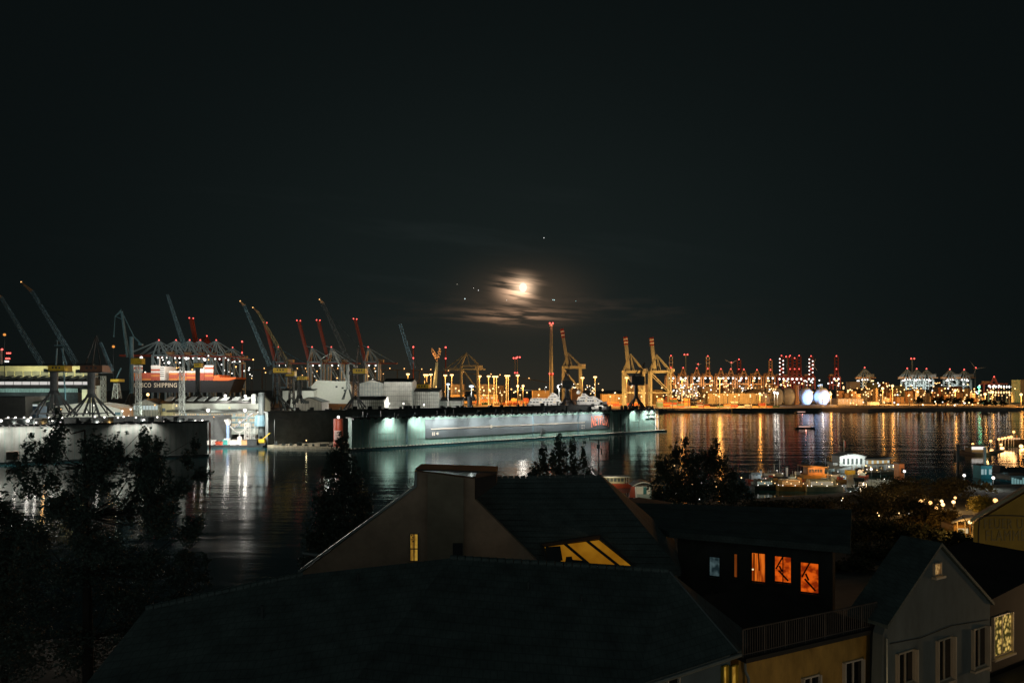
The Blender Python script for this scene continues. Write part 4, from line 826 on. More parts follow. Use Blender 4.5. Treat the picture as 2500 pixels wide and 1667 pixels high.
def container(x, y, z, ci, label, group, s=1.0):
    key = ci
    if key not in con_protos:
        o = con_mesh().build('shipping_container', mCON[ci]); con_protos[key] = o.data
        for v in o.data.vertices: v.co.x += o.location.x; v.co.y += o.location.y; v.co.z += o.location.z
        o.location = (x, y, z)
    else: o = D.objects.new('shipping_container', con_protos[key]); COL.objects.link(o); o.location = (x, y, z)
    o.scale = (s, 1, s); return tag(o, label, 'container', group)
rr = random.Random(5)
for bay in range(10):
    px = 325+bay*21.8
    if 370 < px < 392: continue
    top = rr.choice((4, 5, 6, 7, 8)) if bay < 9 else 2
    for k in range(top):
        ci = (0 if rr.random() < .6 else 2) if k < 4 else rr.choice((1, 1, 1, 0, 3))
        q = P(px, 928.5, YC+2); container(q.x, YC+2, q.z+k*2.66+.05, ci, CN[ci]+' container stacked on the black ship under the red cranes', 'containers on the ship, '+CN[ci])
for px, py, c, p in ((345, 876, WHT, 60000), (412, 886, WHT, 90000), (455, 878, WHT, 60000), (500, 880, WHT, 80000), (545, 884, (1, .6, .3), 60000), (590, 890, WHT, 50000)):
    light('POINT', 'ship_floodlight', P(px, py, YC-30), c, p, ship, 1)
for px, py, c in ((412, 885, eWHT), (345, 873, eWHT), (500, 878, eWHT), (455, 875, eWHT)): MB().ball(P(px, py, YC+8), m_(3.4, YC), 8).build('deck_floodlight', c, ship)

# ------------------------------------------------------------------ bridge, steam
t = T('road_bridge', 'long high road bridge with small lamps behind the amber terminal', 'bridge', P(1100, 945, 3000)); Y = 3000; pts = [P(x, y, Y) for x, y in ((600, 903), (960, 903), (1040, 905), (1120, 910), (1200, 917), (1260, 922), (1314, 929), (1350, 937))]
mb = MB()
for p, q in zip(pts, pts[1:]): mb.bar(p, q, 3.4, 6)
mb.build('deck', M('bridge concrete', (.30, .24, .18), .8, .2), t)
for k in range(12): x = 640+k*55; y = lerp_tab([(600, 904), (960, 904), (1040, 906), (1120, 911), (1200, 918), (1260, 923), (1314, 930), (1350, 938)], x); MB().bar(P(x, y, Y), P(x, 950, Y), 4).build('pier', M('bridge concrete', (.3, .24, .18)), t)
for k in range(20): x = 650+k*34+random.uniform(-8, 8); y = lerp_tab([(600, 899), (960, 899), (1040, 901), (1120, 906), (1200, 913), (1260, 918), (1350, 932)], x); MB().ball(P(x, y, Y-6), m_(1.3, Y), 6).build('lamp_head', eORG, t)
q = P(1066, 950, 1500); t = T('chimney', 'slim blue grey chimney under the orange lit steam plume', 'chimney', q); MB().tube(P(1061, 950, 1500), P(1067, 884, 1500), m_(5, 1500), m_(2.6, 1500), 12).build('shaft', M('dark blue chimney', (.05, .10, .16), .7), t)
sm = D.materials.new('steam'); sm.use_nodes = True; nt = sm.node_tree; nt.nodes.clear(); pv = nt.nodes.new('ShaderNodeVolumePrincipled'); pv.inputs['Color'].default_value = (1, .85, .7, 1); pv.inputs['Density'].default_value = .05; tcn = nt.nodes.new('ShaderNodeTexCoord'); nzn = nt.nodes.new('ShaderNodeTexNoise'); nzn.inputs['Scale'].default_value = .22; nzn.inputs['Detail'].default_value = 4; rmn = nt.nodes.new('ShaderNodeMapRange'); rmn.inputs[1].default_value = .42; rmn.inputs[2].default_value = .66; rmn.inputs[4].default_value = .16; nt.links.new(tcn.outputs['Object'], nzn.inputs['Vector']); nt.links.new(nzn.outputs['Fac'], rmn.inputs[0]); nt.links.new(rmn.outputs[0], pv.inputs['Density']); o_ = nt.nodes.new('ShaderNodeOutputMaterial'); nt.links.new(pv.outputs[0], o_.inputs['Volume'])
mb = MB(); rr = random.Random(2); Y = 1500
for pts in ([(1067, 884, 1.6), (1064, 874, 3.6), (1060, 864, 5), (1057, 856, 3.6), (1054, 849, .8)], [(1067, 884, 1.6), (1070, 873, 3.6), (1072, 862, 5), (1073, 854, 4), (1071, 845, .8)]):
    for (x0, y0, r0), (x1, y1, r1) in zip(pts, pts[1:]): mb.tube(P(x0, y0, Y), P(x1, y1, Y), m_(r0, Y), m_(r1, Y), 10)
tag(mb.build('steam_plume', sm, smooth=True), 'orange lit steam plume blowing off the slim chimney', 'steam'); light('POINT', 'plume_light', P(1066, 850, 1470), (1, .58, .3), 45000, t, 2)

# ------------------------------------------------------------------ amber terminal: sheds, containers, tanks, lamps
mAMB = M('pale terminal cladding', (.52, .47, .40), .7, .2, .1); mOCH = M('ochre warehouse cladding', (.42, .34, .20), .7, .2, .1); mBRN = M('brown shed cladding', (.22, .17, .12), .7, .3, .1)
def shed(label, px0, px1, yt, Y, depth, mat, name='warehouse', yb=None, gable=False, win=0, cat='warehouse', group=None):
    a, b = P(px0, yt, Y), P(px1, yt, Y); zb = GZ if yb is None else P(0, yb, Y).z; t = T(name, label, cat, ((a.x+b.x)/2, Y, zb), group); r = (b.x-a.x)*.10 if gable else .5
    if gable: MB().prism([(a.x, Y, zb), (b.x, Y, zb), (b.x, Y, a.z), ((a.x+b.x)/2, Y, a.z+r), (a.x, Y, a.z)], (0, depth, 0)).build('wall', mat, t)
    else: MB().box(a.x, Y, zb, b.x, Y+depth, a.z).build('wall', mat, t)
    mb = MB()
    if gable:
        c = (a.x+b.x)/2
        for x in (a.x-1, b.x+1): mb.prism([(x, Y-1, a.z-.2), (c, Y-1, a.z+r+.2), (c, Y-1, a.z+r+.9), (x, Y-1, a.z+.5)], (0, depth+2, 0))
    else: mb.box(a.x-.6, Y-.6, a.z, b.x+.6, Y+depth+.6, a.z+.9)
    mb.build('roof', mROOF, t)
    mb = MB()
    for k in range(1, 14): x = a.x+(b.x-a.x)*k/14; mb.box(x-.2, Y-.12, zb, x+.2, Y-.01, a.z-.2)
    mb.build('wall_seams', mBRN, t)
    for k in range(win): x = a.x+(b.x-a.x)*(.06+.9*k/win); z = zb+(a.z-zb)*.55; MB().box(x, Y-.2, z, x+(b.x-a.x)*.045, Y-.02, z+(a.z-zb)*.18).build('window', eWIN, t)
    return t
shed('pale lit shed left of the cream crane with the pointed frame', 1100, 1133, 938, 1700, 40, mAMB, win=3)
shed('long bright amber shed between the pointed cream crane and the tower', 1168, 1212, 938, 1720, 40, mAMB, win=0)
shed('brown amber shed joined to the right end of the bright amber shed', 1211, 1231, 941, 1715, 40, mBRN, win=2)
shed('low amber loading hall below the bright amber shed', 1100, 1215, 963, 1560, 30, mOCH, win=9)
shed('amber shed left of the base of the cream tower', 1300, 1344, 953, 1420, 30, mOCH, win=0)
shed('brown ribbed shed behind the white yacht', 1396, 1416, 950, 1250, 24, mBRN)
shed('amber shed between the two neighbouring cream cranes', 1536, 1582, 938, 1500, 40, mAMB)
shed('amber shed behind the right cream crane', 1600, 1618, 952, 1480, 40, mOCH)
shed('low amber quay shed left of the two neighbouring cream cranes', 1470, 1530, 962, 1380, 30, mOCH)
shed('long ochre warehouse with lamps along its foot', 1728, 1880, 960, 1560, 60, mOCH, win=0)
shed('dark gabled shed behind the right half of the ochre warehouse', 1826, 1868, 955, 1640, 40, mBRN, gable=True, win=2)
shed('dark stacked barn left of the ochre warehouse', 1714, 1748, 944, 1900, 40, mBRN)
shed('amber block left of the wind turbines behind the pale crane legs', 1680, 1712, 936, 2350, 40, mAMB)
shed('lilac lit block right of the last egg tank', 2044, 2108, 973, 1500, 30, M('lilac grey cladding', (.5, .46, .5), .7), win=6)
shed('white roofed open shed right of the lilac lit block', 2126, 2146, 981, 1440, 14, mWHT)
shed('orange red block in front of the white mast at the far right', 2190, 2207, 969, 1600, 20, mORG)
shed('orange red block beside the rightmost round tree', 2380, 2390, 972, 1500, 20, mORG)
shed('ochre tower block cut by the right picture edge', 2491, 2520, 927, 1700, 30, mBEI)
for i, (px0, px1, yt) in enumerate(((2076, 2100, 932), (2127, 2150, 934), (2158, 2170, 934), (2080, 2110, 950), (2120, 2150, 948), (2186, 2210, 942), (2330, 2350, 944), (2290, 2312, 944))):
    shed(('olive', 'rust', 'pale', 'brown')[i % 4]+(' stack block of the far terminal, left of the white mast' if px0 < 2200 else ' stack block of the far terminal under the blue legged cranes')+', number %d from the left' % (i+1) if 0 else (('pale stack block far left of the lone blue legged crane', 'olive stack block right of the lone blue legged crane', 'rust stack block between the lone crane and the mast', 'low brown stack block under the lone blue legged crane', 'low pale stack block right of the lone blue legged crane', 'brown stack block directly left of the white mast', 'pale stack block under the right pair of blue legged cranes', 'brown stack block left of the right pair of blue legged cranes')[i]),
         px0, px1, yt, 2250, 30, (mAMB, M('olive stack', (.3, .32, .15)), M('rust stack', (.45, .2, .08)), mBRN)[i % 4], 'stack_block', cat='container block')
rr = random.Random(77)
for k in range(26):
    px = 1642+k*10+rr.uniform(-3, 3); yt = rr.uniform(932, 944); wd = rr.uniform(6, 12)
    shed('lit container stack block standing under the red crane row', px, px+wd, yt, rr.uniform(2335, 2420), 18, rr.choice((mAMB, mWB, M('rust stack', 0), mOCH)), 'stack_block', cat='container block', group='stack blocks under the red cranes')
for k in range(40):
    px = 2046+k*9+rr.uniform(-3, 3); yt = rr.uniform(946, 972); wd = rr.uniform(5, 13)
    if 2180 < px < 2212: continue
    shed('low lit container stack block on the amber ground of the far right shore', px, px+wd, yt, rr.uniform(1500, 2000), 14, rr.choice((mAMB, mBRN, M('rust stack', 0), mOCH, mORG)), 'stack_block', cat='container block', group='stack blocks on the far right shore')
# container stacks on the quay
rr = random.Random(11)
for Y, px0, px1, ytop, step, tmax in ((1230, 1602, 1700, 0, 17.2, 4), (1245, 1700, 1890, 0, 17.0, 4), (1300, 1604, 1720, 0, 16.2, 6), (1340, 1480, 1600, 0, 15.8, 3), (1380, 1610, 1720, 0, 15.3, 8), (1480, 1160, 1345, 0, 14.6, 5), (1420, 1100, 1300, 0, 15.2, 2)):
    px = px0
    while px < px1:
        n = rr.randint(1, tmax)
        for k in range(n):
            ci = rr.choice((0, 0, 2, 2, 1, 4, 4, 5, 3)); q = P(px, 0, Y); container(q.x, Y, GZ+k*2.68+.02, ci, CN[ci]+' container in the quayside stacks below the red cranes', 'containers on the quay, '+CN[ci])
        px += step*(1 if rr.random() < .85 else 2)
# dark quay pontoon
t = T('quay_wall', 'long dark steel quay pontoon at the water edge below the ochre warehouse', 'quay', P(1800, 1004, 1150)); a, b = P(1785, 0, 1146).x, P(1990, 0, 1146).x
MB().prism([(a, 1140, -1), (b, 1140, -1), (b+8, 1140, 6.2), (a, 1140, 6.2)], (0, 8, 0)).build('side', mDK2, t)
for k in range(5): x = a+(b-a)*k/4.6; MB().box(x, 1139.4, -.5, x+1.2, 1139.9, 6).build('fender', mRUB, t)
t = T('barge', 'long low dark barge moored below the container stacks', 'barge', P(1700, 1005, 1142)); a = P(1598, 0, 1142).x; b = P(1782, 0, 1142).x; MB().hull(((a+b)/2, 1134, 0), b-a, 9, 3.4, 0).build('hull', mDK2, t); MB().box(a+4, 1131, 3.1, a+14, 1137, 6.5).build('wheelhouse', mGRY, t)
# egg-shaped tanks
for px, hw, yt, lit, lab in ((1900, 13, 949, 0, 'leftmost dark egg shaped digester tank, half hidden'), (1927, 17, 947, 0, 'dark egg shaped digester tank left of the stair tower'), (1967, 17, 946, 1, 'blue lit egg shaped digester tank right of the stair tower'), (2006, 19, 947, 1, 'rightmost blue lit egg shaped digester tank')):
    Y = 1480; q = P(px, 0, Y); h = P(0, yt, Y).z-GZ; r = m_(hw, Y); t = T('digester_tank', lab, 'tank', (q.x, Y, GZ), 'egg shaped digester tanks'); prof = []
    for k in range(17): f = k/16; prof.append((r*(max(.0, math.sin(math.pi*(.12+.80*f)))**.6)*(.98 if f < .97 else .6), GZ+h*f))
    MB().lathe((q.x, Y, 0), prof, 28).build('shell', M('digester shell', (.42, .46, .50) if 1 else 0, .45, .12, .1), t, True)
    MB().tube((q.x, Y, GZ+h-.5), (q.x, Y, GZ+h+2.2), 3, 2.6, 12).build('cap', mDK2, t)
    if lit:
        light('SPOT', 'tank_light', (q.x+6, Y-40, GZ+1), (.26, .54, 1), 52000, t, .5, (q.x+3, Y-8, GZ+h*.55), 80)
t = T('stair_tower', 'reddish brick stair tower between the egg shaped tanks', 'tower', P(1947, 990, 1465)); a, b = P(1943, 984, 1465), P(1951, 940, 1465); MB().box(a.x, 1465, GZ, b.x, 1472, b.z).build('shaft', M('reddish brick', (.36, .22, .15), .8), t)
mb = MB()
for k in range(8): mb.box(a.x+2, 1464.8, GZ+4+k*4.2, a.x+4, 1464.98, GZ+6+k*4.2)
mb.build('window', mDK, t); MB().box(a.x-.5, 1464.5, b.z, b.x+.5, 1472.5, b.z+1).build('roof', mROOF, t)
t = T('tank_top_crane', 'blue lit stair frame on top of the rightmost egg tank', 'frame', P(2006, 948, 1480)); mb = MB(); mb.lat(P(2003, 947, 1480), P(2003, 938, 1480), 5, 5, 2, .8); mb.bar(P(1996, 941, 1480), P(2008, 941, 1480), 2); mb.build('frame', mBLU, t)
# lamps
def mast_lamp(px, py, Y, colr, power, label, group, kind='tee', r=2.4, poler=1.0, zb=None, mat=None):
    q = P(px, py, Y); zb = GZ if zb is None else zb; t = T('light_mast', label, 'lamp', (q.x, Y, zb), group)
    MB().tube((q.x, Y, zb), q, m_(poler, Y), m_(poler*.8, Y), 6).build('pole', mat or mLTG, t)
    em = {0: eSOD, 1: eWHT, 2: eORG, 3: eGRN}[colr]; mb = MB()
    if kind == 'tee':
        for s_ in (-1, 0, 1): mb.ball((q.x+m_(s_*r*1.1, Y), Y, q.z+m_(r*.3, Y)), m_(r*.8, Y), 6)
    else: mb.ball(q, m_(r, Y), 8)
    o = mb.build('lamp_head', em, t)
    if power and group == 'distant light masts': light('SPOT', 'mast_flood', (q.x, Y+m_(r*1.8, Y), q.z-m_(r*.6, Y)), ((1, .5, .16), WHT, (1, .5, .18), (.2, 1, .5))[colr], power, o, 1.2, (q.x, Y+66, GZ+16), 130, .7)
    elif power and group == 'low sodium masts of the port ground': light('SPOT', 'mast_flood', (q.x, Y+m_(r*1.8, Y), q.z-m_(r*.6, Y)), (1, .48, .13), power, o, 1.2, (q.x, Y+45, GZ+4), 160, .7)
    elif power: light('POINT', 'lamp_light', (q.x, Y-m_(r*1.2, Y), q.z-m_(r*1.5, Y)), (SOD, WHT, (1, .5, .18), (.2, 1, .5))[colr], power, o, 1.2)
    return t
G1 = 'tall sodium light masts of the terminal'
L1 = 'tall sodium light mast glowing orange over the amber terminal'
for px, py, Y, p in ((996, 914, 1500, 60000), (1037, 916, 1500, 40000), (1042, 916, 1510, 40000), (1052, 915, 1500, 60000), (1087, 917, 1450, 50000), (1103, 916, 1450, 60000), (1171, 919, 1450, 60000), (1193, 919, 1460, 60000), (1206, 920, 1470, 40000), (1212, 920, 1480, 40000), (1236, 918, 1480, 50000), (1241, 918, 1480, 50000), (1264, 917, 1350, 80000), (1422, 923, 1250, 60000), (1453, 921, 1330, 90000), (1530, 923, 1250, 70000)):
    mast_lamp(px, py, Y, 0, p*1.3, L1, G1)
for px, py, Y, c, p, lab in ((1264, 942, 1150, 0, 16000, 'left one of two low starry lamps right of the amber shed'), (1277, 942, 1150, 0, 16000, 'right one of two low starry lamps right of the amber shed'), (1665, 927, 1250, 0, 90000, 'white glowing tall light mast over the container stacks'), (1757, 925, 1250, 0, 150000, 'tallest brightest light mast by the ochre warehouse'), (1855, 961, 1170, 0, 40000, 'slim light mast at the quay below the ochre warehouse end'),
        (1891, 958, 1330, 1, 3000, 'left one of two slim posts before the dark egg tanks'), (1898, 960, 1330, 1, 3000, 'right one of two slim posts before the dark egg tanks'), (2028, 962, 1330, 0, 30000, 'slim lit post right of the egg tanks'), (2008, 966, 1330, 1, 3000, 'slim white post before the rightmost egg tank'), (2179, 942, 1500, 0, 90000, 'tall sodium mast left of the orange red block'), (2155, 948, 1500, 0, 60000, 'low broad sodium lamp left of the tall sodium mast'),
        (2332, 953, 1450, 0, 30000, 'sodium mast among the round trees on the right'), (2390, 945, 1700, 3, 20000, 'greenish white starry floodlight near the wind turbine'), (2405, 962, 1450, 0, 40000, 'orange starry lamp right of the greenish floodlight'), (2423, 957, 1450, 0, 30000, 'orange starry lamp under the red lit crane'), (2493, 963, 1300, 0, 60000, 'big orange starry lamp at the right picture edge')):
    mast_lamp(px, py, Y, c, p, lab, None, 'ball' if c == 3 or py > 940 else 'tee', 3.2 if py > 935 else 2.8)
for px, Y in [(1490+k*38, 1195 if k > 2 else 1290) for k in range(11)]+[(1720+k*28, 1515) for k in range(6)]+[(1905+k*35, 1400) for k in range(4, 17)]+[(1180+k*45, 1420) for k in range(4)]:
    mast_lamp(px, 964 if Y > 1300 else 968, Y, 0, 40000 if Y == 1515 else 130000 if Y > 1300 else 85000, 'low sodium mast lighting the amber port ground', 'low sodium masts of the port ground', 'ball', 1.8)
for k in range(20):
    mast_lamp(1640+k*43, 957, 1720, 0, 190000, 'low sodium mast lighting the amber port ground', 'low sodium masts of the port ground', 'ball', 1.6)
mast_lamp(1365, 944, 720, 1, 9000, 'brilliant white floodlight mast on the white yacht', None, 'ball', 5.2, 1.2)
rr = random.Random(21)
STUFF = MB()
def sprinkle(n, xs_, ys_, Y0, Y1, cols, lab, group, r=(1.2, 2.0)):
    for k in range(n):
        px, py = rr.uniform(*xs_), rr.uniform(*ys_); Y = rr.uniform(Y0, Y1); c = rr.choice(cols); q = P(px, py, Y); mb = MB(); mb.ball(q, m_(rr.uniform(*r), Y), 6)
        if q.z < GZ+1: q.z = GZ+1
        if any(w_ in lab for w_ in ('lit quay ground', 'amber ground', 'under the red crane row', 'white yacht', 'left terminal', 'egg tanks')):
            STUFF.k = (eSOD, eWHT, eORG).index(c); STUFF.ball(q, m_(rr.uniform(*r), Y), 6); STUFF.k = 3; STUFF.tube((q.x, Y+.5, GZ), (q.x, Y+.5, q.z), m_(.3, Y), n=4); continue
        mb.k = 1; mb.tube((q.x, Y+.5, GZ), (q.x, Y+.5, q.z), m_(.35, Y), n=4); cn = {eSOD: 'orange', eWHT: 'white', eORG: 'deep orange'}[c]
        tag(mb.build('yard_lamp', [c, mDK]), 'small '+cn+lab, 'lamp', cn+group)
sprinkle(46, (980, 1340), (944, 968), 1300, 1700, (eSOD, eSOD, eORG), ' yard lamp in the amber terminal behind the banner dock', ' yard lamps behind the banner dock')
sprinkle(50, (1440, 1720), (940, 978), 1250, 1900, (eSOD, eSOD, eWHT), ' yard lamp around the cream cranes and container stacks', ' yard lamps around the cream cranes')
sprinkle(46, (60, 650), (985, 1030), 470, 560, (eWHT, eWHT, eORG), ' work lamp among the shipyard halls', ' work lamps among the shipyard halls', (.9, 1.9))
sprinkle(40, (330, 620), (868, 925), 1000, 1110, (eWHT, eWHT, eORG), ' lamp on the cranes and ship at the left terminal', ' lamps around the container ship', (1, 2))
sprinkle(60, (1640, 1900), (936, 980), 1300, 1900, (eSOD, eSOD, eORG), ' lamp on the lit quay ground below the red crane row', ' lamps on the lit quay ground', (.9, 1.6))
sprinkle(90, (2040, 2480), (946, 984), 1280, 1800, (eSOD, eSOD, eORG), ' lamp on the amber ground of the far right shore', ' lamps on the amber ground far right', (.9, 1.6))
sprinkle(64, (1640, 1900), (934, 966), 1700, 2250, (eSOD, eWHT, eWHT), ' yard lamp under the red crane row', ' yard lamps under the red crane row')
sprinkle(90, (2050, 2400), (934, 972), 1500, 2250, (eSOD, eSOD, eWHT, eORG), ' yard lamp of the far right terminal', ' yard lamps of the far right terminal')
sprinkle(30, (1900, 2060), (928, 946), 1800, 2250, (eWHT, eSOD, eORG), ' yard lamp behind the egg tanks', ' yard lamps behind the egg tanks')
sprinkle(22, (2070, 2400), (978, 990), 1230, 1330, (eWHT, eSOD), ' path lamp along the dark right shore', ' path lamps along the right shore')
sprinkle(26, (1330, 1470), (936, 950), 1500, 2100, (eSOD, eWHT), ' far lamp behind the white yacht', ' far lamps behind the yacht', (1, 1.5))
sprinkle(22, (600, 960), (905, 928), 1250, 1500, (eSOD, eWHT, eORG), ' lamp among the red raised booms', ' lamps among the red booms', (1, 1.7))
STUFF.build('distant_port_lights', [eSOD, eWHT, eORG, mDK], kind='stuff', label='countless tiny orange and white lamps scattered over the distant port', category='port lights')
for k in range(12):
    for j in range(2):
        px = 2418+k*6.6; py = 944+j*14; mb = MB(); mb.ball(P(px, py, 1800), m_(2, 1800), 6, (.8, .8, 1.6)); mb.k = 1; mb.tube(P(px, py, 1802), P(px, 968, 1802), m_(.4, 1800), n=4); tag(mb.build('row_lamp', [eWHT if j == 0 else eSOD, mDK]), ('white' if j == 0 else 'amber')+' lamp in the long double row at the right edge', 'lamp', ('white' if j == 0 else 'amber')+' lamps in the double row')
for px, k in ((1640, 0), (1672, 0), (1704, 1), (1738, 0), (1772, 0), (1806, 1), (1840, 0), (1876, 0), (1915, 0), (1965, 1), (2042, 0), (2095, 1), (2130, 0), (2205, 1), (2235, 1), (2270, 1), (2312, 1), (2362, 1)):
    mast_lamp(px, 930, 2225 if px < 1900 else 2330, k, 110000 if k else 120000, 'tall distant light mast among the far right cranes', 'distant light masts', 'tee', 1.8)
# yachts behind the banner dock
def yacht(label, px0, px1, Y, zk, decks, mat=mWHT, power=4000, ang=0):
    a, b = P(px0, 0, Y), P(px1, 0, Y); L = b.x-a.x; t = T('yacht', label, 'yacht', ((a.x+b.x)/2, Y, zk)); hz = decks[0]
    MB().hull(((a.x+b.x)/2, Y, zk), L, L*.16+3, hz, ang, .1, .25).build('hull', mat, t); z = zk+hz
    for i, (f0, f1, h) in enumerate(decks[1:]):
        s_ = -1 if ang > 3 else 1; x0, x1 = a.x+L*f0, a.x+L*f1; wd = 3.2-i*.4; mb = MB(); mb.prism([(x0, Y-wd, z), (x1+h*.8, Y-wd, z), (x1-h*.5, Y-wd, z+h), (x0+h*.4, Y-wd, z+h)], (0, 2*wd, 0)); d = mb.build('deckhouse', mat, t)
        [MB().box(x0+1+(x1-x0-3)*j/9, Y-wd-.1, z+h*.35, x0+1+(x1-x0-3)*(j+.7)/9, Y-wd-.01, z+h*.7).build('window', eWIN if (j*3+i) % 4 == 1 else mDK, d) for j in range(9)]; z += h
    MB().bar(((a.x+b.x)/2, Y, z), ((a.x+b.x)/2-1, Y, z+5), .4).build('mast', mat, t)
    light('POINT', 'deck_light', ((a.x+b.x)/2, Y-12, z+3), WHT, power, t, .5)
    return t
yacht('big white motor yacht with three decks behind the middle of the banner dock', 1288, 1376, 700, 19, (4.2, (.02, .95, 3.0), (.06, .86, 2.6), (.56, .84, 2.8), (.63, .78, 2.6)), mWHT, 8000)
yacht('white motor yacht with sloping bow behind the right half of the banner dock', 1406, 1482, 700, 19, (5.6, (.02, .80, 3.2), (.05, .66, 2.8), (.16, .34, 3.2)), mWHT, 7000)
yacht('small white launch standing on the teal dock deck near the red letters', 1438, 1480, 640, 19.5, (1.8, (.3, .8, 1.6)), mWHT, 1800)
t = T('scaffold_block', 'dark scaffold block between the two white yachts', 'scaffold', P(1392, 995, 700)); MB().lat(P(1378, 992, 700), P(1412, 992, 700), 12, 12, 6, .7, V((0, 0, 1))).build('frame', mDK, t); a = P(1412, 954, 705); MB().ball(P(1412, 957, 705), m_(5, 705), 12).build('radar_dome', mWHT, t)
# trees on the far shore
def round_tree(px, py0, py1, hw, Y, label, zb=GZ, leafm=None, n=700, ls=1.0, group=None, squash=1, name='tree'):
    leafm = leafm or M('dark leaves', (.045, .06, .03), .8, .5, .4); q = P(px, py1, Y); zt = P(0, py0, Y).z; t = T(name, label, 'tree', (q.x, Y, zb), group); R_ = m_(hw, Y); h = zt-zb; rr = random.Random(int(px*7+py0)); c0 = V((q.x, Y, zb+h*.56))
    mb = MB(); mb.tube((q.x, Y, zb), (q.x, Y, zb+h*.45), h*.035, h*.02, 7)
    for k in range(6): an = k*1.05+rr.random(); mb.tube((q.x, Y, zb+h*(.25+.03*k)), c0+V((math.cos(an)*R_*.6, math.sin(an)*R_*.5, h*rr.uniform(0, .2))), h*.016, h*.005, 5)
    mb.build('trunk', M('dark bark', (.05, .04, .03), .9), t); mb = MB(); cl = []
    for k in range(22): th, ph, r = rr.uniform(0, 6.28), math.acos(rr.uniform(-.8, 1)), rr.uniform(.35, .95); cl.append((c0+V((math.cos(th)*math.sin(ph)*R_*r, math.sin(th)*math.sin(ph)*R_*r*squash, math.cos(ph)*h*.40*r)), R_*rr.uniform(.20, .36)))
    for k in range(n):
        c, r = rr.choice(cl); d = V((rr.gauss(0, 1), rr.gauss(0, 1), rr.gauss(0, .8))).normalized()*r*rr.uniform(.4, 1.1); p = c+d; s_ = ls*rr.uniform(.6, 1.3); a = V((rr.gauss(0, 1), rr.gauss(0, 1), rr.gauss(0, .6))).normalized()*s_; b = V((rr.gauss(0, 1), rr.gauss(0, 1), rr.gauss(0, 1))).normalized().cross(a)*.7
        mb.face((p-a, p-b*.6, p+a, p+b*.6))
    mb.build('crown', leafm, t); return t
for px, y0, y1, hw, lab in ((2243, 964, 992, 13, 'leftmost dark round tree on the right shore'), (2288, 966, 992, 13, 'second dark round tree from the left on the right shore'), (2308, 965, 992, 14, 'broad dark tree in the middle of the right shore'), (2337, 966, 992, 12, 'dark tree left of the roundest tree on the right shore'), (2368, 968, 993, 13, 'roundest dark tree with a small lamp at its foot on the right shore'), (2402, 974, 994, 11, 'low dark tree right of the roundest tree on the right shore'), (2425, 976, 996, 9, 'small dark tree under the red lit crane'), (2450, 978, 998, 9, 'small dark tree near the right picture edge')):
    round_tree(px, y0, y1, hw, 1290, lab, GZ, None, 900, 1.5)
# slow ferry with light bars (boats under way)
for px, py, wpx, lab in ((1965, 1042, 50, 'small red and white lit harbour ferry out on the dark river'), (1957, 1004, 32, 'little lit launch close under the dark quay')):
    Y = 63346/(py+4-950); a = P(px-wpx/2, 0, Y).x; b = P(px+wpx/2, 0, Y).x; t = T('ferry', lab, 'boat', ((a+b)/2, Y, 0)); MB().hull(((a+b)/2, Y, 0), b-a, 5, 1.3, 0).build('hull', mDK, t)
    MB().box(a+3, Y-1.6, 1.2, b-5, Y+1.6, 2.6).build('cabin', mDK2, t); MB().box(a+2.5, Y-2.1, 2.6, b-4.5, Y+1.9, 2.9).build('roof', mDK, t)
    MB().box(a+3.3, Y-1.75, 1.7, b-5.3, Y-1.61, 2.3).build('window', E('ferry windows', (1, .62, .52), 1.1, True), t)
    light('POINT', 'cabin_light', ((a+b)/2, Y-2.6, 1.9), (1, .30, .22), 220, t, .3)

